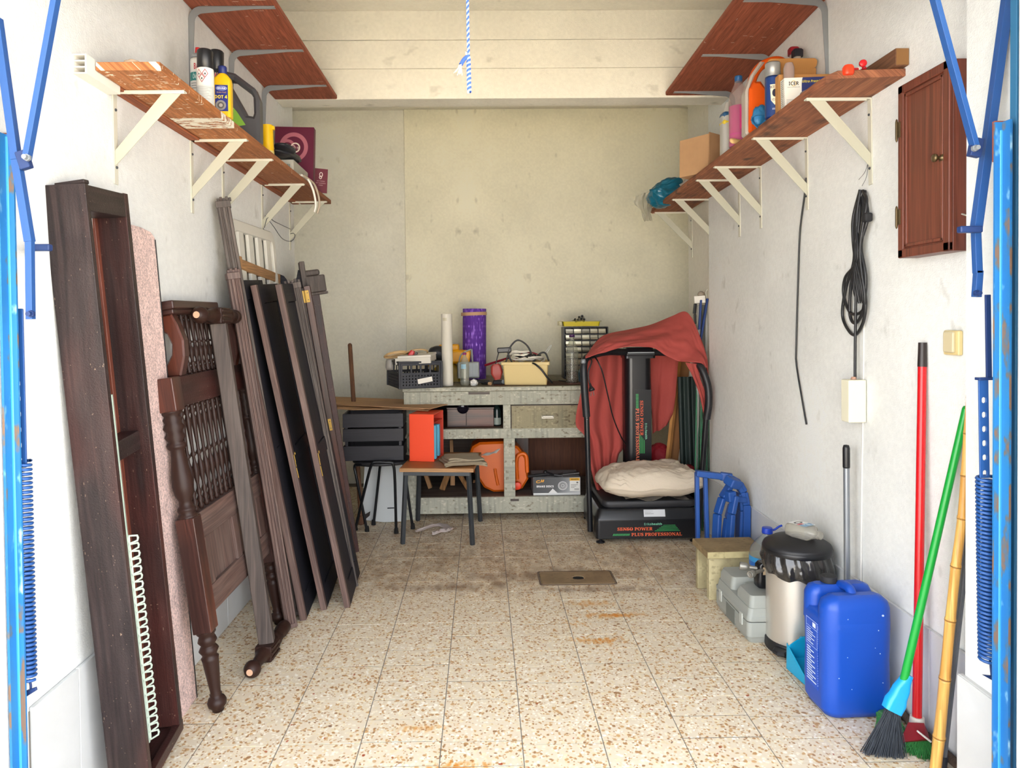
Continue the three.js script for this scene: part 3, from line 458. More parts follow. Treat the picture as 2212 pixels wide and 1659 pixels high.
function upperShelf(label, s, xw, x1, z0, z1, zs, y) {
  const t = thing('wall_shelf', label, 'shelf'), a = Math.min(xw, x1), b = Math.max(xw, x1);
  obj('board', boardUV(ext(shape(rrect(a, z0, b, z1, .012)), .022, .003).rotateX(Math.PI / 2).translate(0, y + .022, 0), a, z1, 2.6), mUpper, t);
  for (const z of zs) { // pressed steel bracket: rounded corner, tapering arm
    const L = .355, D = .34, o = [], n = 8; for (let i = 0; i <= n; i++) { const q = Math.PI / 2 * i / n; o.push([.055 - .055 * Math.cos(q), -.055 + .055 * Math.sin(q)]); }
    const inr = []; for (let i = 0; i <= n; i++) { const q = Math.PI / 2 * (1 - i / n); inr.push([.062 - .036 * Math.cos(q), -.066 + .036 * Math.sin(q)]); }
    const pts = [[0, -D], ...o, [L, 0], [L, -.006], ...inr, [.012, -D]].map(([u, v]) => [xw + s * u, y + v]);
    const br = obj('bracket', ext(shape(pts), .004, .0008).translate(0, 0, z + .010), mat(0x8b8f92, .45, { metalness: .2 }), t);
    obj('flange', [bxx(Math.min(xw, xw + s * .003), Math.max(xw, xw + s * .003), y - D, y - .05, z - .014, z + .014, .001), bxx(Math.min(xw + s * .05, xw + s * L), Math.max(xw + s * .05, xw + s * L), y - .003, y, z - .014, z + .014, .001)], mat(0x9a9d9e, .5), br);
  }
  return t;
}
upperShelf('upper red-brown shelf on grey steel brackets above the spray cans', 1, XL, -.838, -4.297, -1.95, [-3.05, -3.53, -4.05], 2.722);
{ const t = upperShelf('upper red-brown shelf on grey steel brackets above the orange jerrycan', -1, XR, 1.10, -4.29, -1.95, [-3.1, -3.69, -4.23], 2.73), q = .03; t.rotation.x = -q; t.position.set(0, 2.73 - (2.73 * Math.cos(q) - 4.29 * Math.sin(q)), -4.29 - (-2.73 * Math.sin(q) - 4.29 * Math.cos(q))); }
{
  const w = (label, pts, r, m, nm = 'wire') => tag(obj(nm, tube(pts, r, pts.length * 10, 6), m), label, 'wire');
  w('thin grey wire tangled between the two innermost shelf brackets, ending in a small loop', [[-1.185, 1.996, -4.0], [-1.157, 1.947, -4.05], [-1.148, 1.894, -4.2], [-1.191, 1.918, -4.55], [-1.168, 1.945, -4.56], [-1.173, 1.968, -4.56], [-1.196, 1.965, -4.56]], .002, M.ironGrey);
  w('short dark wire tied across to the innermost shelf bracket', [[-1.191, 1.93, -4.0], [-1.172, 1.986, -4.0], [-1.146, 1.97, -4.03], [-1.145, 1.969, -4.1], [-1.198, 1.996, -4.57]], .002, M.ironGrey);
  w('white cable looped over the inner end of the flaking shelf', [[-0.966, 2.2, -3.9], [-0.946, 2.193, -3.98], [-0.921, 2.136, -4.0], [-0.912, 2.063, -4.02], [-0.92, 2.017, -4.02]], .006, M.white, 'cable');
  w('second white cable strand drooping just past the first over the shelf end', [[-0.954, 2.201, -3.92], [-0.932, 2.184, -4.05], [-0.919, 2.141, -4.1], [-0.914, 2.08, -4.12], [-0.925, 2.025, -4.12]], .006, mat(0xbfae98, .6), 'cable');
}

// ---------- things on the left shelf ----------
const YL = 2.199;
function label(g0, tex, m) { const q = tmat(tex, .45); return q; }
function sprayCan(label, x, z, r, h, body, cap, o = {}) {
  const t = thing('spray_can', label, 'spray can', [x, YL, z], [0, o.turn || 0, o.roll || 0]), hb = h * (o.k || .78);
  obj('body', lathe([[0, 0], [r * .9, 0], [r, .006], [r, hb - .012], [r * .97, hb - .004], [r * .8, hb], [0, hb + .002]], 28), body, t);
  obj('cap', o.nozzle ? [lathe([[0, hb], [r * .85, hb], [r * .8, hb + .012], [r * .45, hb + .02], [0, hb + .022]], 24), at(cyl(r * .4, r * .34, .02, 16), 0, hb + .016, 0)] : lathe([[0, hb - .002], [r * (o.cr || .93), hb - .002], [r * (o.cr || .93), h - .006], [r * (o.cr || .93) - .005, h], [0, h]], 28), cap, t);
  if (o.nozzle) obj('nozzle', [at(cyl(r * .42, r * .34, .024, 16), 0, hb + .018, 0)], M.red, t);
  if (o.print) obj('label', wrap(r + .0006, o.print[1], -1.5, 1.5).translate(0, o.print[0], 0), tmat(o.print[2], .35), t);
  return t;
}
const txt = (g, s, x, y, f, c, al = 'center') => { g.font = f; g.fillStyle = c; g.textAlign = al; g.textBaseline = 'middle'; g.fillText(s, x, y); };
sprayCan('silver-white spray can with a red nozzle and green band, rearmost on the flaking shelf', -1.068, -2.78, .028, .245, mat(0xc9c9c4, .3, { metalness: .3 }), M.greyMetal, { nozzle: true, k: .86, turn: .35, print: [.03, .17, ctex(256, 256, (g, w, h) => { g.fillStyle = '#cfcfca'; g.fillRect(0, 0, w, h); g.fillStyle = '#1f7c78'; g.fillRect(0, 70, w, 48); txt(g, 'BAR', 120, 38, 'bold 46px sans-serif', '#b3242b'); txt(g, 'Óleo de', 120, 95, '34px sans-serif', '#e8efe8'); g.fillStyle = '#8b8d8c'; for (let i = 0; i < 3; i++) g.fillRect(40, 130 + i * 14, 170, 5); g.fillStyle = '#5b3a38'; for (let i = 0; i < 5; i++) g.fillRect(60 + i * 28, 180, 18, 70); })] });
sprayCan('spray can with black cap and white hazard-diamond label, in front on the flaking shelf', -1.012, -2.70, .0305, .215, mat(0xe7e4da, .4), M.black, { k: .68, print: [.004, .138, ctex(256, 256, (g, w, h) => { g.fillStyle = '#e9e6dc'; g.fillRect(0, 0, w, h); g.fillStyle = '#cfd0ca'; g.fillRect(0, 120, w, 136); g.fillStyle = '#a9aaa4'; for (let i = 0; i < 11; i++) g.fillRect(20, 132 + i * 11, 200 - (i * 37) % 60, 3); g.strokeStyle = '#a33b44'; g.lineWidth = 5; for (const [x, y] of [[92, 40], [156, 40], [124, 72]]) { g.save(); g.translate(x, y); g.rotate(.785); g.strokeRect(-19, -19, 38, 38); g.restore(); g.fillStyle = '#33292b'; g.beginPath(); g.arc(x, y + 3, 7, 0, 7); g.fill(); } })] });
sprayCan('tall black spray can with a gear emblem, standing behind the hazard-label can', -1.032, -2.86, .0295, .272, M.black, M.black, { k: .70, turn: .5, roll: -.02, print: [.004, .19, ctex(256, 320, (g, w, h) => { g.fillStyle = '#1b1c22'; g.fillRect(0, 0, w, h); txt(g, 'WS', 120, 52, 'bold 66px serif', '#c3332f'); g.lineWidth = 3; g.strokeStyle = '#fff'; g.font = 'bold 66px serif'; g.strokeText('WS', 120, 52); txt(g, 'WS', 120, 52, 'bold 66px serif', '#c3332f'); g.fillStyle = '#e6e6ee'; g.beginPath(); g.arc(125, 150, 48, 0, 7); g.fill(); g.strokeStyle = '#b3242b'; g.lineWidth = 6; g.stroke(); g.fillStyle = '#2d4f8a'; g.beginPath(); g.arc(125, 150, 38, 0, 7); g.fill(); g.fillStyle = '#fff'; for (let i = 0; i < 8; i++) { g.save(); g.translate(125, 150); g.rotate(i * .785); g.fillRect(-5, -28, 10, 16); g.restore(); } g.beginPath(); g.arc(125, 150, 18, 0, 7); g.fill(); g.fillStyle = '#2d4f8a'; g.beginPath(); g.arc(125, 150, 8, 0, 7); g.fill(); txt(g, 'ANTI-RUST', 125, 232, '26px sans-serif', '#d8d8d8'); txt(g, 'SPRAY', 125, 265, '28px sans-serif', '#d8d8d8'); })] });
{
  const t = thing('fluid_bottle', 'small yellow plastic bottle with blue cap and blue brake fluid label on the shelf', 'bottle', [-.994, YL, -2.83], [0, .1, 0]);
  obj('body', loft([[0, .064, .04, .008], [.004, .068, .044, .01], [.135, .068, .044, .01], [.15, .064, .042, .012], [.168, .034, .034, .017], [.172, .028, .028, .014]], 5), M.yellow, t);
  obj('cap', lathe([[0, .17], [.016, .17], [.016, .196], [.014, .2], [0, .2]], 20), mat(0x1c2a6b, .45), t);
  obj('label', decal(.048, .10, 0, .072, .0224), tmat(ctex(192, 400, (g, w, h) => { g.fillStyle = '#24307e'; g.fillRect(0, 0, w, h); g.fillStyle = '#3a4fa8'; g.beginPath(); g.ellipse(96, 50, 78, 30, 0, 0, 7); g.fill(); g.strokeStyle = '#fff'; g.lineWidth = 4; g.stroke(); txt(g, 'BRUNA', 96, 51, 'bold 36px sans-serif', '#fff'); txt(g, 'Brake Fluid', 96, 112, '28px sans-serif', '#f2b63d'); txt(g, 'DOT 4', 86, 182, 'bold 68px sans-serif', '#ffd92e'); g.fillStyle = '#8d8a86'; g.beginPath(); g.arc(84, 310, 78, 0, 7); g.fill(); g.fillStyle = '#5b5856'; g.beginPath(); g.arc(84, 310, 50, 0, 7); g.fill(); g.fillStyle = '#b3aaa2'; g.beginPath(); g.arc(84, 310, 28, 0, 7); g.fill(); }), .4), t);
}
{ // grey oil can with a loop handle, facing the room
  const t = thing('oil_can', 'grey plastic oil can with a big slanted handle and green label on the shelf', 'can', [-1.085, YL, -3.27], [0, .05, 0]), g = mat(0x4c4b4e, .42);
  const out = [[-.115, 0], [.10, 0], [.105, .02], [.105, .20], [.085, .25], [.0, .315], [-.045, .325], [-.06, .30], [-.115, .16]], hole = [[.075, .125], [.08, .14], [.078, .21], [.065, .232], [-.005, .286], [-.025, .288], [-.026, .27], [.05, .13]];
  obj('body', ext(shape(out, [hole]), .075, .012).translate(0, 0, -.0375), g, t);
  obj('spout', at(cyl(.02, .017, .03, 18), -.075, .272, 0, 0, 0, .5), M.red, t);
  obj('label', at(ext(shape([[-.09, .06], [.045, .085], [.01, .14], [-.02, .178], [-.09, .178]]), .0015, 0), 0, 0, .0375), mat(0x82b33c, .45), t);
  obj('label_band', at(ext(shape([[-.09, .154], [-.006, .154], [-.02, .178], [-.09, .178]]), .0015, 0), 0, 0, .0385), tmat(ctex(128, 48, (c, w, h) => { c.fillStyle = '#f3f1ea'; c.fillRect(0, 0, w, h); }), .5), t);
  obj('label_mark', at(ext(shape([[-.07, .075], [-.035, .13], [-.005, .138], [-.045, .08]]), .001, 0), 0, 0, .0392), mat(0x6b747c, .5), t);
  obj('red_mark', at(ext(shape([[-.09, .18], [-.03, .18], [-.045, .198], [-.09, .198]]), .0015, 0), 0, 0, .0375), M.red, t);
}
tag(obj('red_tube', [orient(lathe([[0, 0], [.012, .002], [.0155, .01], [.0155, .05], [.0175, .055], [.0175, .062], [.0155, .066], [.0155, .13], [0, .132]], 18), [-1.11, YL + .078, -3.38], [-.985, YL + .062, -3.24])], mat(0xd8192e, .35)), 'short bright red plastic tube lying beside the grey oil can', 'tube');
{
  const t = thing('yellow_cup', 'open yellow plastic tube standing at the shelf edge past the grey oil can', 'tube', [-1.0, YL, -3.44], [0, 0, .03]);
  obj('body', lathe([[0, 0], [.024, 0], [.027, .006], [.027, .138], [.0255, .138], [.0255, .01], [0, .008]], 24), M.yellow, t);
  obj('lip', at(box(.012, .018, .02, .003), .029, .125, 0), M.yellow, t); obj('base_tape', lathe([[.0274, .0], [.0278, .002], [.0278, .014], [.0274, .016]], 24), mat(0xd9c27a, .6), t);
}
{
  const t = thing('catalogue_box', 'large maroon slipcase with pink rings, its print upside down, at the shelf end', 'slipcase', [-1.083, YL, -4.24], [-.05, .03, -.02]);
  obj('case', box(.225, .345, .05, .004).translate(0, .172, 0), mat(0x5b1430, .5), t);
  obj('print', decal(.223, .343, 0, .172, .0256), tmat(ctex(512, 760, (g, w, h) => { g.fillStyle = '#611634'; g.fillRect(0, 0, w, h); const ring = (x, y, r, lw, c) => { g.strokeStyle = c; g.lineWidth = lw; g.beginPath(); g.arc(x, y, r, 0, 7); g.stroke(); }; ring(248, 262, 164, 52, '#b56a77'); ring(166, 268, 88, 38, '#b56a77'); g.fillStyle = '#611634'; g.beginPath(); g.arc(166, 268, 68, 0, 7); g.fill(); g.beginPath(); g.arc(270, 268, 66, 0, 7); g.fill(); ring(270, 268, 56, 18, '#e9dccb'); ring(240, 268, 28, 12, '#d2b9ad'); g.save(); g.translate(228, 270); g.rotate(Math.PI); txt(g, 'G', -74, 0, 'bold 40px serif', '#f0e6da'); txt(g, 'L', -14, 0, 'bold 34px serif', '#f0e6da'); txt(g, 'K', 66, 0, 'bold 40px serif', '#f0e6da'); g.restore(); }), .45), t);
}
{
  const t = thing('maroon_card', 'small maroon printed card leaning outward past the maroon slipcase', 'card', [-.985, YL + .002, -4.45], [-.08, .25, -.06]);
  obj('card', box(.088, .15, .006, .001).translate(0, .075, 0), mat(0x6a2234, .6), t);
  obj('print', decal(.086, .148, 0, .075, .0034), tmat(ctex(256, 440, (g, w, h) => { g.fillStyle = '#6b2435'; g.fillRect(0, 0, w, h); g.strokeStyle = '#efe2d8'; g.lineWidth = 12; g.beginPath(); g.ellipse(140, 110, 26, 40, 0, 0, 7); g.stroke(); g.beginPath(); g.ellipse(132, 160, 20, 26, 0, 0, 7); g.stroke(); for (let i = 0; i < 3; i++) txt(g, ['HOT PANINIS', 'HOT SANDWICH', 'FORNO'][i], 140, 230 + i * 38, '24px sans-serif', '#d9b8b4'); }), .6), t);
}
{
  const t = thing('parts_box', 'flat grey cardboard box under the black pouch, its printed end showing', 'box', [-1.055, YL, -3.98], [0, .02, 0]);
  obj('carton', box(.15, .062, .34, .003).translate(0, .031, 0), mat(0xa7a397, .7), t);
  obj('print', decal(.146, .058, 0, .031, .171), tmat(ctex(256, 104, (g, w, h) => { g.fillStyle = '#b9b5a8'; g.fillRect(0, 0, w, h); g.fillStyle = '#5c6a66'; for (let i = 0; i < 9; i++) g.fillRect(150 + i * 9, 40, 5, 46); g.fillStyle = '#8a8f86'; g.fillRect(20, 16, 90, 8); g.fillRect(20, 34, 70, 6); }), .7), t);
}
tag(obj('black_pouch', [blob(.062, .022, .17, .8, .14, 8, 36, 2).rotateX(.06).translate(-1.03, YL + .09, -3.86), blob(.045, .018, .10, .8, .15, 9, 28, 2).translate(-1.0, YL + .10, -3.74)], mat(0x22242b, .5)), 'soft black pouch lying across the grey box behind the yellow tube', 'pouch');

// ---------- things on the right shelf ----------
const YS = (z) => 2.2725 + .024 * (z + 2.55);
{
  const z = -2.62, t = thing('plastic_toy', 'bright red and orange plastic clip with two round heads on the near shelf end', 'clip', [0, 0, 0]);
  const p = [1.295, 2.271, -2.535], q = [1.366, 2.307, -2.57];
  obj('orange_head', at(loft([[-.017, .03, .03, .01], [-.01, .036, .036, .012], [.01, .034, .034, .012], [.017, .026, .026, .01]], 4), p[0], p[1], p[2]), mat(0xf0401c, .4), t);
  obj('red_head', lathe([[0, -.006], [.012, -.006], [.0135, 0], [.012, .006], [0, .007]], 18).rotateX(Math.PI / 2).translate(q[0], q[1], q[2]), mat(0xd81f26, .35), t);
  obj('arm', tube([[p[0] + .014, p[1] + .004, p[2]], [1.336, 2.28, -2.55], [q[0] + .004, q[1] - .018, q[2]], [q[0] + .010, q[1] - .016, q[2]]], .005, 20, 8), mat(0xc4182a, .4), t);
  obj('white_sleeve', orient(cyl(.0068, .0068, .018, 12), [1.337, 2.28, -2.55], [1.363, 2.291, -2.57]), M.white, t);
}
{
  const z = -2.985, y = YS(z), t = thing('brake_pad_box', 'white and dark blue brake pad carton tilted at the front of the shelf', 'box', [1.350, y + .002, z], [0, -.04, .02]);
  obj('carton', box(.19, .128, .04, .002).translate(0, .064, 0), M.white, t);
  obj('print', decal(.188, .126, 0, .064, .0205), tmat(ctex(760, 470, (g, w, h) => { g.fillStyle = '#ece8dc'; g.fillRect(0, 0, w, h); g.fillStyle = '#23306a'; g.beginPath(); g.moveTo(300, 0); g.lineTo(760, 0); g.lineTo(760, 470); g.lineTo(190, 470); g.bezierCurveTo(330, 330, 250, 130, 300, 0); g.fill(); txt(g, 'ICER', 150, 86, 'bold 76px sans-serif', '#1d1c1a'); g.strokeStyle = '#d9b21f'; g.lineWidth = 6; g.beginPath(); g.arc(150, 86, 40, 0, 7); g.stroke(); txt(g, 'ICER', 150, 86, 'bold 76px sans-serif', '#1d1c1a'); txt(g, 'www.icerbrakes.com', 150, 142, '22px sans-serif', '#6b675e'); txt(g, 'Ultra Premium', 470, 62, 'italic bold 52px sans-serif', '#e5cf2d'); g.fillStyle = '#d5b91f'; g.fillRect(0, 440, 190, 30); g.fillStyle = '#8f8a80'; for (let i = 0; i < 5; i++) g.fillRect(26, 330 + i * 18, 190 - i * 14, 5); g.fillStyle = '#7d6a66'; g.beginPath(); g.ellipse(360, 250, 120, 62, -.25, 0, 7); g.fill(); g.fillStyle = '#c4574a'; g.beginPath(); g.ellipse(300, 300, 40, 14, -.2, 0, 7); g.fill(); g.fillStyle = '#4d5561'; g.beginPath(); g.ellipse(600, 150, 46, 120, .45, 0, 7); g.fill(); g.fillStyle = '#d5c41f'; g.fillRect(700, 100, 60, 40); }), .4), t);
  obj('side_print', decal(.038, .124, -.0953, .064, 0, 0, Math.PI / 2), tmat(ctex(128, 256, (g, w, h) => { g.fillStyle = '#d9d5ca'; g.fillRect(0, 0, w, h); g.fillStyle = '#77756f'; for (let i = 0; i < 14; i++) g.fillRect(16, 14 + i * 16, 90 - (i * 31) % 40, 6); }), .5), t);
}
{
  const z = -3.10, t = thing('cardboard_box', 'pale open cardboard box behind the brake pad carton, flap raised', 'box', [1.366, YS(z), z], [0, -.02, .0]);
  const c = M.cardPale; obj('front', bxx(-.11, .11, 0, .165, .07, .074, .0015), c, t, 1); obj('back', bxx(-.11, .11, 0, .24, -.074, -.07, .0015), c, t, 1); obj('side', bxx(-.11, -.106, 0, .165, -.07, .07, .001), c, t, 1); obj('side', bxx(.106, .11, 0, .165, -.07, .07, .001), c, t, 1); obj('bottom', bxx(-.108, .108, 0, .004, -.07, .07, .001), c, t, 0);
  obj('flap', at(ext(shape(rrect(-.109, 0, .109, .045, .018)), .003, .0006), 0, .237, -.073, .5), c, t, 1);
}
for (const [u, v, m, L] of [[1716, 112, mat(0x8e1626, .4), 'dark red bottle cap showing above the pale cardboard box'], [1722, 116, mat(0x1d1c26, .45), 'dark blue bottle cap showing above the pale cardboard box']]) {
  const b = m.color.r > .2 ? -3.34 : -3.28, p = [0, 0, b]; p[0] = m.color.r > .2 ? 1.452 : 1.443; const top = m.color.r > .2 ? 2.652 : 2.621, y0 = YS(b);
  const t = thing('capped_bottle', L, 'bottle', [p[0], y0, b]); const h = top - y0;
  obj('body', lathe([[0, 0], [.034, 0], [.036, .01], [.036, h - .1], [.018, h - .05], [.016, h - .03]], 20), mat(0xb8a99c, .4), t); obj('cap', loft([[h - .035, .042, .04, .008], [h - .006, .044, .042, .01], [h, .036, .034, .01]], 4), m, t);
}
{
  const z = -3.10, y = YS(z), t = thing('spray_can', 'dark blue spray can with silver cap beside the orange jerrycan', 'spray can', [1.258, y, z]);
  obj('body', lathe([[0, 0], [.03, 0], [.0325, .006], [.0325, .17], [.030, .178], [0, .18]], 28), mat(0x16306a, .3), t);
  obj('cap', lathe([[0, .178], [.0315, .178], [.0315, .232], [.029, .238], [0, .238]], 28), mat(0x9b9a98, .35, { metalness: .4 }), t);
  obj('label', wrap(.0331, .165, -1.4, 1.7).translate(0, .004, 0), tmat(ctex(320, 320, (g, w, h) => { g.fillStyle = '#1b3a75'; g.fillRect(0, 0, w, h); g.fillStyle = '#ece8de'; g.fillRect(220, 0, 100, h); g.fillStyle = '#191d3a'; g.fillRect(0, 20, 10, h); g.fillStyle = '#8a897f'; for (let i = 0; i < 20; i++) g.fillRect(232, 12 + i * 15, 70, 4); g.fillStyle = '#e8d9be'; g.beginPath(); g.moveTo(70, 60); g.lineTo(190, 60); g.lineTo(178, 190); g.lineTo(130, 230); g.lineTo(82, 190); g.fill(); txt(g, 'WHITE', 130, 82, 'bold 34px serif', '#1c1c33'); g.fillStyle = '#1c1c33'; g.beginPath(); g.arc(130, 130, 32, 0, 7); g.fill(); txt(g, 'STAR', 130, 186, 'bold 28px serif', '#1c1c33'); txt(g, 'MMAX', 130, 262, '22px sans-serif', '#d8d8e8'); }), .35), t);
}
{
  const z = -3.06, y = YS(z), t = thing('clear_bottle', 'hazy pinkish bottle standing on its black cap beside the blue spray can', 'bottle', [1.285, y, -3.0]);
  obj('body', loft([[.022, .02, .02, .01], [.04, .038, .036, .016], [.18, .042, .04, .018], [.20, .03, .03, .014]], 5), mat(0xb9a096, .25, { transmission: .35, thickness: 0 }), t); obj('cap', lathe([[0, 0], [.02, 0], [.022, .006], [.02, .024], [0, .025]], 20), M.black, t);
}
{
  const z = -3.36, y = YS(z), t = thing('jerrycan', 'orange jerrycan with a curved ribbed handle and pale translucent side on the shelf', 'jerrycan', [1.318, y, z], [0, -.12, 0]), o = mat(0xe2590d, .35);
  obj('body', ext(shape([[-.075, .01], [-.06, 0], [.075, 0], [.085, .01], [.085, .16], [.02, .18], [-.02, .24], [-.05, .24], [-.072, .21]]), .10, .012).translate(0, 0, -.05), o, t);
  obj('handle', tube([[-.056, .20, 0], [-.045, .27, 0], [-.01, .322, 0], [.05, .345, 0], [.092, .33, 0], [.10, .27, 0]], .020, 40, 12), o, t);
  obj('translucent_side', ext(shape([[-.088, .01], [-.08, -.0], [-.068, 0], [-.068, .215], [-.045, .27], [.0, .33], [-.02, .335], [-.062, .275], [-.088, .20]]), .09, .01).translate(0, 0, -.05), mat(0xd9d0c4, .35, { transmission: .3, thickness: 0 }), t);
  obj('crack', tube([[-.01, .10, .0515], [.0, .13, .0515], [.02, .12, .0515], [.03, .10, .0515]], .0015, 12, 4), M.hole, t);
}
{
  const z = -3.24, t = thing('rubber_glove', 'crumpled blue rubber glove hanging against the foot of the orange jerrycan', 'glove', [0, 0, 0]);
  const p = [1.238, 2.297, -3.2]; const g = mat(0x2a6f9e, .45);
  obj('palm', blob(.032, .045, .022, .9, .35, 5, 30, 2).rotateZ(-.4).translate(p[0], p[1] + .005, p[2]), g, t);
  obj('cuff', sheet((u, v) => { const a = u * 5.6 - 1.2, r = .024 + .014 * v + .004 * Math.sin(a * 3); return [p[0] - .006 + Math.cos(a) * r, p[1] - .018 - .01 * v + Math.sin(a) * r * .8, p[2] + .012 + .018 * v]; }, 28, 6, .002), g, t);
}
{
  const z = -3.58, y = YS(z), t = thing('coolant_bottle', 'clear bottle half full of bright pink liquid with a blue cap on the shelf', 'bottle', [1.282, y, z]);
  const pr = (k) => [[0, .002], [.037, .002], [.041, .01], [.041, .06], [.039, .065], [.041, .07], [.041, .215], [.0385, .225], [.041, .235], [.038, .26], [.026, .295], [.019, .312], [.0165, .33]].map(([a, b]) => [a * 1.15, b]);
  obj('shell', lathe(pr(1), 32), mat(0xf0e2de, .12, { transmission: .88, thickness: 0, ior: 1.3 }), t);
  obj('liquid', lathe([[0, .006], [.042, .006], [.0455, .014], [.0455, .205], [0, .206]], 32), mat(0xcc3a98, .25), t);
  obj('cap', lathe([[0, .328], [.0185, .328], [.0185, .352], [.016, .356], [0, .356]], 22), mat(0x1f5d95, .45), t);
  obj('label', wrap(.0478, .11, -.2, 1.3).translate(0, .085, 0), mat(0xd8277e, .4), t);
}
{
  const z = -3.78, y = YS(z), t = thing('detergent_bottle', 'white bottle with blue and yellow label half hidden behind the pink coolant', 'bottle', [1.300, y, z]);
  obj('body', loft([[0, .07, .07, .02], [.01, .078, .078, .024], [.22, .078, .078, .024], [.26, .04, .04, .02], [.29, .03, .03, .014]], 5), mat(0xcfcdc6, .35, { transmission: .2, thickness: 0 }), t);
  obj('label', [at(box(.0785, .04, .079, .024), 0, .22, 0)], mat(0x2a5a86, .4), t); obj('label_band', [at(box(.0787, .035, .0792, .024), 0, .182, 0)], mat(0xe0c531, .4), t);
}
tag(obj('wooden_dowel', orient(lathe([[0, 0], [.008, .002], [.0125, .012], [.0125, .03], [.009, .06], [.007, .16], [0, .162]], 16).scale(1.2, 1, .7), [1.212, 2.266, -3.5], [1.263 + .08, 2.273, -3.56]), mat(0xd9b377, .6)), 'pale wooden handle end poking out beneath the pink coolant bottle', 'handle');
{ // brown carton overhanging the shelf
  const z = -4.28, t = thing('cardboard_box', 'plain brown open-topped cardboard box overhanging the shelf beside the pink coolant', 'box', [1.312, YS(-4.25) + .002, -4.22], [0, .62, -.02]), c = M.card;
  obj('front', bxx(-.10, .12, 0, .225, .1, .104, .001), c, t, 1); obj('back', bxx(-.10, .12, 0, .20, -.104, -.1, .001), c, t, 1); obj('side', bxx(-.104, -.10, 0, .215, -.1, .102, .001), c, t, 1); obj('side', bxx(.12, .124, 0, .225, -.1, .102, .001), c, t, 1); obj('bottom', bxx(-.10, .12, 0, .004, -.1, .1, 0), c, t, 0);
}
tag(obj('white_cloth', blob(.07, .05, .10, .9, .5, 12, 44, 2.2).rotateZ(.35).rotateX(.1).translate(1.374 + .02, 2.287, -4.72), mat(0xc9bdb2, .8, { transmission: .15, thickness: 0 })), 'crumpled whitish plastic sheet below the brown box on the shelf', 'plastic sheet');
tag(obj('plastic_bag', blob(.125, .085, .13, .85, .32, 21, 56, 2.4).rotateZ(.4).translate(1.279, 2.274, -4.95), mat(0x0f6f8d, .35, { transmission: .2, thickness: 0, clearcoat: .4 })), 'stuffed teal plastic bag on the inner end of the shelf', 'bag');
{
  const c = [1.174, 2.232, -5.15], t = thing('clear_bag', 'clear plastic bag hanging out past the teal bag', 'bag', c);
  obj('film', sheet((u, v) => { const a = (u - .5) * 2, w = .085 * (1 - v * .78) + .015 * Math.sin(v * 7), k = .012 * Math.sin(u * 21 + v * 9) + .01 * Math.sin(v * 17 + u * 5); return [a * w + .02 * v, .075 - .20 * v + .03 * a * (1 - v), .02 * Math.cos(a * 1.5) + k]; }, 34, 30, .001), mat(0xeae8de, .15, { transmission: .7, thickness: 0, ior: 1.4 }), t);
  obj('film', sheet((u, v) => { const a = (u - .5) * 2, w = .07 * (1 - v * .7), k = .012 * Math.cos(u * 17 + v * 11); return [a * w + .015, .06 - .16 * v + .02 * a, -.02 + k]; }, 30, 24, .001), mat(0xeae8de, .15, { transmission: .7, thickness: 0, ior: 1.4 }), t);
  obj('red_tag', at(box(.04, .018, .004, .001), .065, .09, .02, 0, 0, -.3), M.red, t);
}

// ---------- rope hanging from the raised door ----------
{
  const t = thing('hanging_rope', 'twisted blue rope with a knotted frayed end hanging in front of the ceiling beam', 'rope', [0, 0, 0]);
  const z = -1.5, a = [-0.024, 2.101, -1.5], k = [-0.022, 1.949, -1.5], e = [-0.021, 1.874, -1.5], top = [a[0], 2.36, z];
  const strands = (p, q, r, w, n, m, nm, off) => { const L = dist(p, q), pts = []; for (let i = 0; i <= n * 10; i++) { const s = i / (n * 10), g = s * n * 6.283 + off; pts.push([mix(p[0], q[0], s) + Math.cos(g) * r, mix(p[1], q[1], s), mix(p[2], q[2], s) + Math.sin(g) * r]); } obj(nm, new THREE.TubeGeometry(curve(pts), n * 12, w, 6), m, t); };
  const m1 = mat(0x2d4f9e, .7), m2 = mat(0x8fb0dd, .7);
  strands(top, k, .0014, .0018, 36, m1, 'strand', 0); strands(top, k, .0014, .0018, 36, m2, 'strand', 3.14);
  strands(k, e, .0022, .0026, 8, m1, 'strand', 1); strands(k, e, .0022, .0026, 8, m2, 'strand', 4.1);
  obj('knot_tail', tube([[-0.024, 1.948, -1.5], [-0.031, 1.94, -1.495], [-0.038, 1.927, -1.49]], .004, 14, 8), m1, t);
  const f = []; const r = RNG(9); for (let i = 0; i < 16; i++) { const s = [-0.04, 1.927, -1.49]; f.push(tube([s, [s[0] - .004 + .008 * r(), s[1] - .006 * r(), s[2] + .004 * (r() - .5)], [s[0] - .014 + .02 * r(), s[1] - .006 - .016 * r(), s[2] + .01 * (r() - .5)]], .0009, 6, 4)); } for (let i = 0; i < 8; i++) { const s = [-0.024, 1.948, -1.5]; f.push(tube([s, [s[0] - .004 * r(), s[1] + .01 * r() - .005, s[2]], [s[0] - .006 * r(), s[1] - .014 * r() + .008, s[2] + .004]], .0009, 6, 4)); }
  obj('frayed_end', f, mat(0xe9ddc0, .9), t);
}
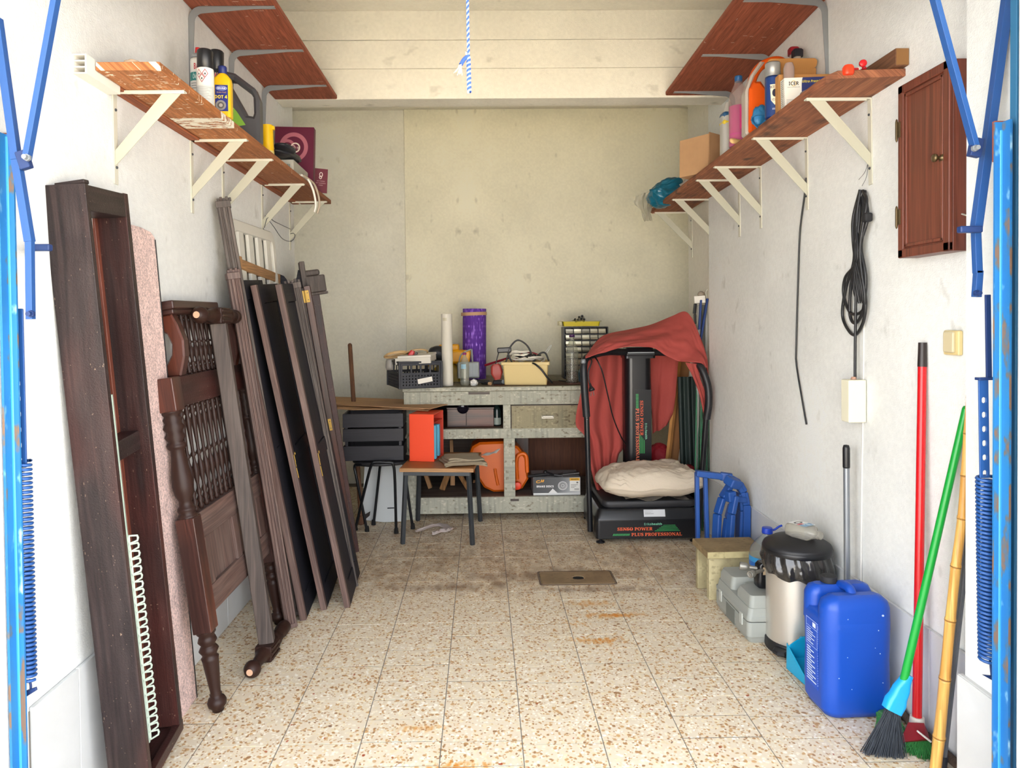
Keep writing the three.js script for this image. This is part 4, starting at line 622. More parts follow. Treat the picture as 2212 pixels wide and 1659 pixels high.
// ---------- grey workbench ----------
const YB = .942;
{
  const t = thing('workbench', 'long grey-painted wooden workbench with worn paint, a drawer and open compartments', 'workbench', [0, 0, 0]), m = M.bench, z0 = -5.10, z1 = -6.18, x0 = -.557, x1 = .93;
  obj('top', bxx(x0 - .005, x1 + .02, YB - .032, YB, z1, z0 + .015, .004), tmat(TX.bench, .7, { color: 0xb3ada0 }), t, 0);
  obj('top_edge', bxx(x0 - .006, x1 + .02, YB - .028, YB + .001, z0 + .014, z0 + .03, .003), m, t, 0);
  obj('apron', bxx(x0, x1, .812, .911, z0 - .03, z0, .003), m, t, 0);
  for (const [x, w] of [[x0, .10], [x1 - .08, .08]]) for (const z of [z0, z1 + .08]) obj('leg', bxx(x, x + w, 0, .812, z - .08, z - .001, .004), m, t, 1);
  obj('middle_rail', bxx(x0 + .10, x1 - .08, .573, .643, z0 - .05, z0 - .002, .003), m, t, 0);
  obj('bottom_rail', bxx(x0 + .10, x1 - .08, .041, .157, z0 - .035, z0 - .003, .003), m, t, 0);
  obj('stile', bxx(.144, .197, .643, .812, z0 - .04, z0 - .003, .002), m, t, 1);
  obj('stile', bxx(.146, .226, .157, .573, z0 - .045, z0 - .004, .003), m, t, 1);
  obj('inlay', bxx(-.1, .05, .888, .906, z0 - .001, z0 + .0015, .0006), M.greywood, t, 0); obj('inlay', bxx(.19, .25, .125, .142, z0 - .004, z0 - .0015, .0006), M.greywood, t, 0);
  obj('lower_shelf', bxx(x0 + .02, x1 - .02, .135, .152, z1 + .02, z0 - .04, .002), M.greywood, t, 0);
  obj('upper_shelf', bxx(x0 + .02, x1 - .02, .622, .638, z1 + .02, z0 - .05, .002), M.plank, t, 0);
  obj('back_panel', bxx(x0 + .02, x1 - .02, .05, .90, z1 + .005, z1 + .02, .001), M.greywood, t, 0);
  obj('side_panel', bxx(x0 + .012, x0 + .03, .05, .81, z1 + .08, z0 - .08, .001), m, t, 1);
  const d = obj('drawer', bxx(.203, .84, .632, .806, z0 - .4, z0 - .004, .003), tmat(TX.bench, .6, { color: 0xd9ccb0 }), t, 0);
  obj('drawer_frame', [bxx(.200, .843, .804, .808, z0 - .02, z0 + .001, 0), bxx(.200, .2035, .63, .808, z0 - .02, z0 + .001, 0)], M.greywood, d, 0);
  obj('handle', [at(box(.08, .014, .012, .005), .46, .728, z0 + .012), at(box(.088, .022, .004, .002), .46, .722, z0)], mat(0xa9a59a, .35, { metalness: .6 }), d);
}
tag(obj('plywood_sheet', bxx(.36, .86, .153, .60, -5.80, -5.785, .001), tmat(TX.plank, .7, { color: 0xd8b9a0 })), 'brown plywood sheet standing at the back of the lower bench compartment', 'plywood');
tag(obj('cement_board', bxx(.26, .36, .153, .56, -5.74, -5.72, .001), M.mahog), 'dark wooden board beside the plywood sheet in the bench', 'board');
{
  const t = thing('wooden_box', 'dark reddish wooden box inside the open upper bench compartment', 'box', [-.09, .638, -5.36]);
  obj('body', box(.34, .13, .24, .003).translate(0, .065, 0), M.mahog, t, 0); obj('lid', box(.345, .012, .245, .002).translate(0, .136, 0), M.mahog, t, 0); obj('batten', box(.006, .12, .004, .001).translate(-.03, .06, .121), M.greywood, t, 1);
}
{ const p = [-0.143, 0.772, -5.2], t = thing('glass_bowl', 'dark round glass bowl tilted in front of the reddish wooden box', 'bowl', [p[0], p[1], p[2]], [1.1, 0, 0]);
  obj('bowl', lathe([[0, 0], [.02, .002], [.035, .012], [.04, .02], [.042, .02], [.037, .008], [.02, -.004], [0, -.005]], 28), mat(0x2a2430, .1, { transmission: .5, thickness: 0 }), t); }
{ const t = thing('dark_bottle', 'dark green bottle at the end of the open upper compartment', 'bottle', [.105, .638, -5.30]); obj('body', lathe([[0, 0], [.03, 0], [.033, .006], [.033, .11], [.02, .14], [.014, .15], [.014, .165], [0, .165]], 20), mat(0x1e2b2a, .2), t); obj('label', wrap(.0334, .05, -1, 1).translate(0, .01, 0), mat(0x9aa39a, .5), t); }
{ // orange fuel can lying in the lower compartment
  const z = -5.30;
  const t = thing('fuel_can', 'large orange plastic fuel can lying tilted in the lower bench compartment', 'jerrycan', [0, 0, 0]), o = mat(0xd9640f, .38);
  const pts = [[-0.108, 0.415, -5.3], [-0.08, 0.493, -5.3], [-0.026, 0.523, -5.3], [0.152, 0.528, -5.3], [0.254, 0.489, -5.3], [0.314, 0.41, -5.3], [0.33, 0.255, -5.3], [0.285, 0.181, -5.3], [0.216, 0.161, -5.3], [0.073, 0.159, -5.3], [0.005, 0.191, -5.3], [-0.062, 0.295, -5.3]].map((p) => [p[0], p[1]]);
  obj('body', ext(shape(pts.reverse()), .26, .016).translate(0, 0, z - .2), o, t);
  obj('rib', tube([[0.084, 0.333, -5.235], [0.093, 0.272, -5.235], [0.106, 0.211, -5.235]], .011, 10, 10), o, t);
  obj('handle', tube([[0.245, 0.255, -5.23], [0.242, 0.392, -5.22], [0.263, 0.435, -5.22], [0.31, 0.428, -5.22], [0.319, 0.306, -5.22]], .014, 30, 10), o, t);
  const c = [0.246, 0.213, -5.19]; obj('cap', at(lathe([[0, 0], [.026, 0], [.028, .006], [.028, .03], [.024, .036], [0, .036]], 20), c[0], c[1], c[2] - .03, Math.PI / 2), mat(0xe8401c, .4), t);
  obj('neck', rod([c[0], c[1], c[2] - .03], [c[0] - .02, c[1] + .02, c[2] - .08], .02), o, t);
}
{
  const t = thing('wooden_trestle', 'brown wooden tripod legs standing in the lower bench compartment', 'trestle', [0, 0, 0]);
  const L = (a, b, w = .035) => (b[1] = Math.max(.156, b[1])) && obj('leg', bar(a, b, w, .03, .003), M.oak, t, 1);
  L([-0.238, 0.336, -5.45], [-0.309, 0.129, -5.35]); L([-0.233, 0.326, -5.5], [-0.236, 0.099, -5.5]); L([-0.211, 0.3, -5.45], [-0.113, 0.137, -5.36], .02); L([-0.242, 0.504, -5.5], [-0.237, 0.308, -5.5], .026); L([-0.439, 0.275, -5.42], [-0.4, 0.113, -5.42], .045); L([-0.081, 0.16, -5.6], [-0.067, 0.087, -5.6], .03);
}
{
  const x0 = 0.356, x1 = 0.695, w = x1 - x0, h = .128, t = thing('brake_disc_box', 'silver and black printed brake disc carton in the lower bench compartment', 'box', [(x0 + x1) / 2, .153, -5.28]);
  obj('carton', box(w, h, .26, .002).translate(0, h / 2, 0), mat(0x8d8e90, .4), t);
  obj('print', decal(w - .002, h - .002, 0, h / 2, .1305), tmat(ctex(800, 320, (g, W, H) => { const q = g.createLinearGradient(0, 0, W, H); q.addColorStop(0, '#3a3b3d'); q.addColorStop(.5, '#55575a'); q.addColorStop(.75, '#a4a6a8'); q.addColorStop(1, '#d2d3d2'); g.fillStyle = q; g.fillRect(0, 0, W, H); g.fillStyle = '#d9dad9'; g.fillRect(0, 280, W, 40); g.beginPath(); g.moveTo(250, 290); g.lineTo(330, 200); g.lineTo(440, 310); g.fill(); g.strokeStyle = '#e8a51c'; g.lineWidth = 10; g.beginPath(); g.ellipse(88, 72, 36, 20, -.2, .4, 5.6); g.stroke(); txt(g, 'M', 150, 60, 'bold italic 66px sans-serif', '#e8a51c'); txt(g, 'BRAKE DISCS', 200, 160, 'bold 48px sans-serif', '#f0f0f0'); g.strokeStyle = '#d8d8d8'; for (const r of [74, 56, 32, 18]) { g.lineWidth = r > 60 ? 10 : 6; g.beginPath(); g.arc(500, 150, r, 0, 7); g.stroke(); } g.fillStyle = '#e6e5df'; g.fillRect(620, 10, 170, 240); g.fillStyle = '#e2a91f'; g.fillRect(620, 10, 170, 50); txt(g, 'BR00072', 705, 36, 'bold 32px sans-serif', '#33312c'); g.fillStyle = '#77756f'; g.fillRect(735, 80, 30, 30); for (let i = 0; i < 3; i++) g.fillRect(640, 130 + i * 26, 120 - i * 30, 8); for (let i = 0; i < 10; i++) g.fillRect(700 + i * 8, 200, 4, 34); }), .35, { metalness: .2 }), t);
}
{
  const tl = (nm, lab, gs, m) => tag(obj(nm, gs, m), lab, 'tool'); const z = -5.2;
  tl('socket_wrench', 'dark steel socket wrench lying along the top of the brake disc carton', [rod([0.319, 0.287, -5.17], [0.461, 0.295, -5.2], .012), rod([0.461, 0.295, -5.2], [0.573, 0.285, -5.18], .009), at(sph(.016, 12, 8), 0.448, 0.309, z), rod([0.448, 0.312, -5.2], [0.504, 0.297, -5.16], .008)], mat(0x3a393b, .35, { metalness: .7 }));
  tl('extension_bar', 'steel extension bar lying beside the socket wrench on the carton', [rod([0.553, 0.279, -5.24], [0.695, 0.291, -5.24], .009), rod([0.661, 0.288, -5.24], [0.698, 0.291, -5.24], .013), rod([0.543, 0.276, -5.24], [0.58, 0.282, -5.24], .013)], mat(0x55524f, .3, { metalness: .8 }));
}

// ---------- on the bench ----------
{ // black crate
  const t = thing('plastic_crate', 'black lattice plastic crate overhanging the bench corner, filled with odds and ends', 'crate', [-.492, YB + .001, -5.20], [0, .34, 0]), W = .30, D = .38, H = .185, k = mat(0x1b1d27, .5);
  const face = (w) => { const hs = []; const nx = 4, ny = 1; for (let i = 0; i < nx; i++) hs.push(rrect(-w / 2 + .022 + i * (w - .03) / nx, H - .075, -w / 2 + .010 + (i + 1) * (w - .03) / nx, H - .025, .004, 2)); for (let j = 0; j < 4; j++) for (let i = 0; i < 12; i++) hs.push(rrect(-w / 2 + .022 + i * (w - .036) / 12, .020 + j * .021, -w / 2 + .008 + (i + 1) * (w - .036) / 12, .030 + j * .021, .002, 1)); return ext(shape(rrect(-w / 2, 0, w / 2, H, .006, 2), hs), .006, .0006); };
  obj('panel', face(W).translate(0, 0, D / 2 - .006), k, t); obj('panel', face(W).translate(0, 0, -D / 2), k, t);
  obj('panel', face(D).rotateY(Math.PI / 2).translate(-W / 2, 0, 0), k, t); obj('panel', face(D).rotateY(Math.PI / 2).translate(W / 2 - .006, 0, 0), k, t);
  obj('base', bxx(-W / 2, W / 2, 0, .006, -D / 2, D / 2, .001), k, t); obj('rim', [bxx(-W / 2 - .006, W / 2 + .006, H - .008, H + .004, D / 2 - .008, D / 2 + .008, .003), bxx(-W / 2 - .006, -W / 2 + .01, H - .008, H + .004, -D / 2, D / 2, .003), bxx(W / 2 - .01, W / 2 + .006, H - .008, H + .004, -D / 2, D / 2, .003), bxx(-W / 2, W / 2, H - .008, H + .004, -D / 2 - .006, -D / 2 + .008, .003)], k, t);
  for (const [x, z] of [[-1, 1], [1, 1], [-1, -1], [1, -1]]) obj('corner', bxx(x * W / 2 - .008, x * W / 2 + .008, 0, H + .003, z * D / 2 - .008, z * D / 2 + .008, .003), k, t);
  obj('label', decal(.105, .034, .03, .055, D / 2 + .003, 0, 0, .16), M.white, t);
}
tag(obj('hand_drill', [rod([-.50, YB + .05, -5.1], [-.40, YB + .05, -5.08], .03), rod([-.40, YB + .05, -5.08], [-.36, YB + .05, -5.08], .018), bar([-.48, YB + .05, -5.1], [-.49, YB + .012, -5.04], .03, .04, .006)], mat(0x2d3138, .5)), 'dark power tool lying inside the black crate', 'tool');
{
  const t = thing('white_carton', 'shallow white carton lying across the top of the black crate', 'carton', [-0.465, YB + .175, -5.14], [.04, -.1, .045]);
  obj('tray', bxx(-.13, .12, 0, .045, -.12, .12, .003), mat(0xd3cec2, .6), t); obj('lid', bxx(-.11, .125, .045, .06, -.12, .125, .003), mat(0xdedacf, .6), t);
}
tag(obj('plastic_jar', lathe([[0, 0], [.03, 0], [.034, .02], [.03, .065], [.026, .07], [.026, .08], [0, .08]], 20).translate(-0.662, YB + .12, -5.20), mat(0xbdb8b0, .4, { transmission: .3, thickness: 0 })), 'hazy plastic jar at the corner of the black crate', 'jar');
{
  const y = YB + .245, z = -5.16, c = [-0.633, 1.167, -5.16];
  const p = []; for (let i = 0; i <= 60; i++) { const a = i / 60 * 6.283 * 2.6; p.push([-0.613 + Math.cos(a) * (.08 + .006 * Math.sin(a * .7)), 1.167 + .022 * Math.sin(a + .6) + i * .0002, z + Math.sin(a) * .06]); }
  for (let i = 1; i <= 40; i++) { const a = i / 40 * 6.283 * 1.3 + 2.4; p.push([-0.474 + Math.cos(a) * (.085), 1.179 + .032 * Math.sin(a + .4), z + Math.sin(a) * .07]); }
  tag(obj('hose_coil', tube(p, .0058, 260, 8), mat(0xc9a877, .4)), 'tan rubber hose coiled on top of the white carton', 'hose');
}
{ const p = [-0.5, 1.176, -5.08], t = thing('red_clamp', 'small red and black hand tool lying in the tan hose loops', 'tool', [p[0], p[1], p[2]], [0, 0, -.5]); obj('body', loft([[-.02, .03, .03, .008], [.0, .04, .035, .01], [.03, .03, .03, .01]], 4), mat(0xc6272c, .4), t); obj('grip', at(box(.016, .07, .024, .004), .032, .0, 0, 0, 0, .1), M.black, t); obj('bar', at(box(.10, .014, .016, .003), .09, .0, -.02, 0, 0, .42), M.red, t); }
{ // yellow and black power tool case
  const t = thing('power_tool', 'yellow power tool with a dark rounded housing behind the white paper roll', 'power tool', [-0.278, YB, -5.65]), y = mat(0xf0a90c, .45), k = mat(0x23282e, .4);
  obj('foot', loft([[0, .22, .18, .02], [.1, .20, .16, .03], [.14, .10, .12, .03]], 5), mat(0x9a7e14, .5), t);
  obj('housing', [at(box(.27, .11, .14, .025), .01, .19, 0), at(box(.16, .05, .12, .015), .02, .262, 0, 0, 0, .02), at(box(.06, .12, .10, .012), .155, .18, .02, 0, 0, -.1)], y, t);
  obj('motor_cover', blob(.075, .062, .05, .85, .06, 3, 28).translate(-.065, .215, .07), k, t); obj('knob', at(cyl(.022, .022, .03, 16), .13, .12, .09, Math.PI / 2), k, t); obj('handle', tube([[-.13, .12, .05], [-.15, .18, .05], [-.11, .24, .05], [-.06, .26, .04]], .012, 20, 8), y, t);
}
{
  const h = 1.461 - YB, t = thing('paper_roll', 'tall white roll of lining paper standing on the bench', 'paper roll', [-0.252, YB, -5.24], [0, 0, .008]);
  obj('roll', lathe([[.018, h], [.018, .0], [.0395, 0], [.0395, h], [.018, h]], 36), mat(0xd9d4c6, .6), t); obj('sheet_edge', wrap(.0402, h - .003, .2, 2.6, 24).translate(0, .001, 0), mat(0xdcd7ca, .6), t); obj('tape', wrap(.0406, .022, -.7, .1, 6).translate(0, h - .05, 0), mat(0xc9c2a9, .3), t);
}
{
  const z = -5.85, h = 1.508 - YB, r = .101, t = thing('yoga_mat', 'rolled purple foam mat held by a beige band, standing on the bench', 'mat', [-0.07, YB, z], [0, 0, -.012]);
  const fo = tmat(dtex(128, 256, (u, v) => { const s = vn(u * 90, v * 34, 4), k = s > .66 ? (s - .66) * 1.7 : 0; return [.37 + k, .19 + k, .62 + k]; }, true, 3, 1), .8);
  const sp = []; for (let i = 0; i <= 90; i++) { const a = i / 90 * 6.283 * 4 + .4, R = .03 + (r - .03) * i / 90; sp.push([Math.cos(a) * R, Math.sin(a) * R]); } const o = []; for (let i = 90; i >= 0; i--) { const a = i / 90 * 6.283 * 4 + .4, R = .03 + (r - .03) * i / 90 - .008; o.push([Math.cos(a) * R, Math.sin(a) * R]); }
  obj('roll', ext(shape([...sp, ...o]), h, .001).rotateX(-Math.PI / 2), fo, t, 1); obj('band', lathe([[r + .001, h - .055], [r + .0035, h - .053], [r + .0035, h - .03], [r + .001, h - .028]], 40).translate(0, -h + .04, 0).rotateZ(.04).translate(0, h - .04, 0), mat(0xc99f7c, .6), t);
}
{ // floodlight
  const p = [-0.111, 0.998, -5.4], t = thing('floodlight', 'grey site floodlight with a ribbed glass front and bracket, behind the clear bottle', 'floodlight', [-0.105, YB + .01, -5.45], [-.1, .15, 0]), g = mat(0x8d9190, .5);
  obj('housing', [at(box(.165, .125, .06, .01), 0, .085, 0), at(box(.145, .10, .04, .01), 0, .085, -.045)], g, t); obj('glass', decal(.135, .10, 0, .085, .031), tmat(ctex(128, 96, (c, w, h) => { c.fillStyle = '#8f9695'; c.fillRect(0, 0, w, h); c.fillStyle = '#565e60'; for (let i = 0; i < 16; i++) c.fillRect(i * 8, 0, 4, h); c.fillStyle = '#7a8284'; for (let i = 0; i < 8; i++) c.fillRect(0, i * 12, w, 2); }), .25), t);
  obj('bracket', [at(box(.012, .11, .03, .003), .035, .19, -.03, 0, 0, .05), tube([[-.07, .12, -.03], [-.05, .2, -.04], [.0, .235, -.04], [.035, .245, -.03]], .006, 20, 6)], g, t); obj('foot', at(box(.12, .014, .09, .004), 0, 0, 0), M.blackMat, t);
}
function petBottle(label, pos, r, h, fill, cap, lab) {
  const t = thing('plastic_bottle', label, 'bottle', pos), pr = [[.0, .003], [r * .8, .001], [r, .014]]; for (let i = 0; i < 7; i++) pr.push([r * (i % 2 ? .955 : 1), .014 + (h * .58 - .014) * (i + 1) / 7]); pr.push([r * .96, h * .64], [r * .8, h * .76], [r * .45, h * .86], [r * .34, h * .9], [r * .34, h * .93], [r * .46, h * .932], [r * .34, h * .94], [r * .34, h * .97]);
  obj('shell', lathe(pr, 28), mat(0xdfe0d6, .1, { transmission: .82, thickness: 0, ior: 1.35 }), t);
  if (fill) obj('liquid', lathe([[0, .004], [r * .78, .004], [r * .97, .016], [r * .95, fill], [0, fill + .001]], 24), mat(0x3a2417, .2), t);
  obj('cap', lathe([[0, h * .94], [r * .44, h * .94], [r * .44, h * .99], [r * .38, h], [0, h]], 18), cap, t);
  if (lab) obj('label', wrap(r * 1.005, h * .14, -.9, .3).translate(0, h * .52, 0), lab, t);
  return t;
}
petBottle('clear bottle with a magenta cap in front of the grey floodlight', [-0.127, YB, -5.2], .033, 1.18 - YB, 0, mat(0x8d2a6d, .4), mat(0x8fb3c4, .5));
petBottle('large clear bottle with a purple cap and dark dregs, before the drawer cabinet', [0.661, YB, -5.3], .047, 1.303 - YB, .085, mat(0x4a2458, .4));
tag(obj('paper_ball', blob(.026, .022, .024, 1, .6, 31, 32, 4).translate(-0.061, YB + .022, -5.2), mat(0xe3e1dc, .7)), 'crumpled white paper ball on the bench beside the clear bottle', 'paper');
{ const t = thing('cable_clutter', 'tangled short black cable with a beige plug on the bench before the purple mat', 'cable', [0, 0, 0]); obj('cable', tube([[-.06, YB + .012, -5.22], [-.02, YB + .03, -5.2], [.02, YB + .014, -5.24], [.0, YB + .02, -5.28], [-.05, YB + .03, -5.27], [-.08, YB + .012, -5.2]], .011, 60, 8), M.blackMat, t); obj('plug', rod([.045, YB + .014, -5.2], [.06, YB + .014, -5.19], .012), mat(0xc39a72, .6), t); obj('box', at(box(.06, .03, .05, .006), .02, YB + .016, -5.3), M.blackMat, t); }
{ // red and grey tool with a tall black U handle
  const p = [0.122, 0.992, -5.3], t = thing('glue_gun', 'red and grey hand tool with a tall black wire stand, beside the cream bin', 'tool', [p[0], YB, -5.3]), g = mat(0x59656a, .45); t.scale.set(.9, 1, .9);
  obj('body', [at(loft([[0, .05, .05, .012], [.05, .10, .07, .02], [.10, .085, .06, .02], [.115, .05, .05, .012]], 5), -.01, .035, 0, 0, 0, .15)], mat(0xa3392f, .45), t); obj('jaw', [at(loft([[-.02, .03, .04, .01], [.02, .05, .05, .014], [.05, .03, .04, .01]], 4), .055, .055, .01, 0, 0, -.5), at(cyl(.016, .016, .03, 14), .035, .022, .035, Math.PI / 2)], g, t);
  obj('base', at(box(.12, .028, .07, .008), .01, .014, 0), M.blackMat, t); obj('stand', [rod([-.035, .12, 0], [.0, .235, -.01], .0045), rod([.035, .10, 0], [.085, .235, -.01], .006)], M.black, t); obj('rest', at(box(.115, .038, .03, .008), .045, .25, -.01, 0, 0, .03), M.black, t);
}
tag(obj('red_rod', rod([0.023, 1.055, -5.75], [0.217, 1.123, -5.6], .009), mat(0xa31f33, .35)), 'thin red rod sloping between the purple mat and the cream bin', 'rod');
tag(obj('bench_paper', bxx(.08, .75, YB + .0005, YB + .003, -5.5, -5.16, .001), tmat(TX.plank, .8, { color: 0xb9a596 })), 'thin brown board lying on the bench under the cream bin', 'board');
{ // cream bin full of cables
  const c = [.325, YB + .003, -5.33], t = thing('storage_bin', 'cream plastic bin overflowing with black and white cables', 'bin', c, [0, -.10, 0]), H = .165, m = mat(0xd9c184, .5);
  const wall = (y0, y1, w0, d0, w1, d1) => { const th = .003, g = []; const A = loft([[y0, w0, d0, .014], [y1, w1, d1, .016]], 4, false); const B = loft([[y0, w0 - 2 * th, d0 - 2 * th, .012], [y1, w1 - 2 * th, d1 - 2 * th, .014]], 4, false); const ix = B.index.array; for (let i = 0; i < ix.length; i += 3) { const q = ix[i]; ix[i] = ix[i + 1]; ix[i + 1] = q; } B.computeVertexNormals(); return [A, B]; };
  obj('body', [...wall(0, H, .305, .30, .33, .34), at(box(.30, .004, .295, .001), 0, .003, 0)], m, t);
  obj('rim', [bxx(-.17, .17, H - .022, H, .165, .174, .003), bxx(-.17, .17, H - .022, H, -.174, -.165, .003), bxx(-.174, -.163, H - .022, H, -.172, .172, .003), bxx(.163, .174, H - .022, H, -.172, .172, .003)], m, t);
  const r = RNG(44), coil = (n, R, y, th, m2, nm, lab) => { for (let q = 0; q < n; q++) { const p = [], cx = (r() - .5) * .12, cz = (r() - .5) * .12, tx = (r() - .5) * 1.2, tz = (r() - .5) * 1.2, rr = R * (.7 + .6 * r()); for (let i = 0; i <= 30; i++) { const a = i / 30 * 6.283 * 1.5; p.push([c[0] + cx + Math.cos(a) * rr, c[1] + y + q * .006 + Math.sin(a) * rr * tx * .5 + .01 * r(), c[2] + cz + Math.sin(a) * rr * (1 - Math.abs(tz) * .3)]); } tag(obj(nm, tube(p, th, 60, 6), m2), lab, 'cable', lab.includes('white') ? 'white cables in the cream bin' : 'black cables in the cream bin'); } };
  coil(9, .09, H + .0, .005, mat(0xe6e0d2, .5), 'cable', 'white cable loop heaped in the cream bin'); coil(3, .07, H + .03, .005, M.black, 'cable', 'black cable loop heaped in the cream bin');
  tag(obj('cable', tube([[0.232, 1.076, -5.3], [0.192, 1.162, -5.3], [0.213, 1.223, -5.3], [0.261, 1.263, -5.3], [0.315, 1.239, -5.3], [0.352, 1.188, -5.3], [0.369, 1.126, -5.3]], .006, 60, 8), M.black), 'black cable arching highest out of the cream bin', 'cable');
  tag(obj('cable', tube([[0.314, 1.092, -5.25], [0.364, 1.101, -5.15], [0.415, 1.062, -5.12], [0.46, 1.003, -5.12], [0.498, 0.961, -5.14]], .007, 50, 8), M.black), 'black cable hanging down the front of the cream bin', 'cable');
  tag(obj('cable', tube([[0.368, 1.092, -5.3], [0.42, 1.16, -5.3], [0.464, 1.166, -5.3], [0.494, 1.097, -5.3]], .0065, 40, 8), M.black), 'black cable bent over the rim side of the cream bin', 'cable');
  tag(obj('cable', tube([[0.234, 1.108, -5.35], [0.29, 1.159, -5.35], [0.372, 1.168, -5.35], [0.441, 1.14, -5.35]], .005, 40, 8), mat(0xa3242c, .5)), 'thin red cable lying across the cream bin', 'cable');
  tag(obj('bent_wire', tube([[0.476, 1.157, -5.35], [0.51, 1.211, -5.35], [0.514, 1.222, -5.35], [0.5, 1.215, -5.35], [0.462, 1.16, -5.35]], .002, 30, 6), M.steel), 'thin bent steel wire sticking up from the cream bin', 'wire');
}
{ // drawer cabinet
  const z = -5.72, x0 = 0.652, x1 = 0.998, y1 = 1.353, W = x1 - x0, H = y1 - YB, t = thing('drawer_cabinet', 'black small-parts cabinet with rows of clear little drawers on the bench', 'drawer cabinet', [(x0 + x1) / 2, YB, z - .08]), k = M.black, nx = 5, ny = 8, cw = (W - .02) / nx, ch = (H - .02) / ny;
  obj('back', bxx(-W / 2, W / 2, 0, H, -.08, -.075, .001), k, t); for (const s of [-1, 1]) obj('side', bxx(s * W / 2 - .005, s * W / 2 + .005, 0, H, -.08, .082, .002), k, t); for (const y of [.003, H - .003]) obj('top', bxx(-W / 2, W / 2, y - .004, y + .004, -.08, .082, .002), k, t);
  const gr = []; for (let j = 1; j < ny; j++) gr.push(bxx(-W / 2, W / 2, .01 + j * ch - .004, .01 + j * ch + .004, -.07, .08, .001)); for (let i = 1; i < nx; i++) gr.push(bxx(-W / 2 + .01 + i * cw - .002, -W / 2 + .01 + i * cw + .002, .005, H - .005, -.07, .079, .001)); obj('grid', gr, k, t);
  const cp = [mat(0xb9b29a, .15, { metalness: .35 }), mat(0x8d8878, .2, { metalness: .35 }), mat(0xd2cbb0, .15, { metalness: .3 })], r = RNG(3), g = new THREE.ExtrudeGeometry(shape([[0, 0], [.012, .006], [.012, .012], [.004, .017], [.002, ch - .011], [0, ch - .011]]), { depth: cw - .008, bevelEnabled: false }).rotateY(-Math.PI / 2).translate(cw - .008, 0, 0).rotateY(0);
  for (let j = 0; j < ny; j++) for (let i = 0; i < nx; i++) { const o = finish(new THREE.Mesh(g, cp[Math.floor(r() * 3)])); o.name = 'drawer'; o.position.set(-W / 2 + .01 + i * cw + .004, .01 + j * ch + .005, .066); t.add(o); }
}
{
  const z = -5.72, x0 = 0.646, x1 = 0.941, y0 = 1.358, w = x1 - x0, t = thing('organiser_tray', 'shallow yellow tray with a clear lid on top of the drawer cabinet', 'tray', [(x0 + x1) / 2, y0 + .001, z - .08]);
  obj('tray', loft([[0, w - .015, .13, .01], [.036, w, .14, .012]], 4), mat(0xd9c50f, .4), t); obj('lid', [loft([[.036, w + .02, .15, .012], [.042, w + .022, .152, .012]], 4), bxx(-w / 2 - .034, -w / 2 - .006, .006, .042, -.06, .06, .004)], mat(0xd8d09a, .3, { transmission: .4, thickness: 0 }), t);
}
{ const b = [[1240,690,.010], [1247,692,.009], [1254,689,.013], [1260,690,.010], [1250,685,.009], [1258,684,.012], [1244,693,.008]]; b.forEach(([u, v, r], i) => { }); 
  const pos = [[0.731, 1.409, -5.72], [0.754, 1.406, -5.7], [0.787, 1.413, -5.72], [0.806, 1.409, -5.7], [0.775, 1.428, -5.74], [0.802, 1.435, -5.75]];
  pos.forEach((p, i) => { const r = [.011, .010, .014, .011, .010, .012][i], L = ['leftmost small steel socket on the yellow tray', 'second steel socket from the low end on the yellow tray', 'largest steel socket lying on the yellow tray', 'end steel socket nearest the cloth on the yellow tray', 'steel socket stacked on the others on the yellow tray', 'topmost steel socket of the heap on the yellow tray'][i]; const t = thing('socket', L, 'socket', p, [Math.PI / 2 - .2, .1, (i - 2) * .12]); obj('body', lathe([[r * .6, 0], [r * .6, .02], [r, .02], [r, -.04], [r * .5, -.04], [r * .5, 0]], 16), M.steel, t); obj('hole', cyl(r * .58, r * .58, .002, 12).translate(0, .004, 0), M.hole, t); });
}
tag(obj('spanner', bar([.58, YB + .01, -5.45], [.68, YB + .006, -5.38], .02, .006, .002), mat(0x2f3136, .4, { metalness: .5 })), 'dark spanner lying between the cream bin and the drawer cabinet', 'spanner');
tag(obj('playing_card', at(box(.09, .0015, .06, 0), .66, YB + .004, -5.24, 0, .5), mat(0x8d5a55, .6)), 'small reddish card lying on the bench edge below the drawer cabinet', 'card');
tag(obj('blue_cloth', blob(.03, .05, .04, .9, .4, 18, 28).translate(0.743, YB + .05, -5.4), mat(0x4e7289, .8)), 'small bluish rag standing between the large bottle and the machine handle', 'rag');

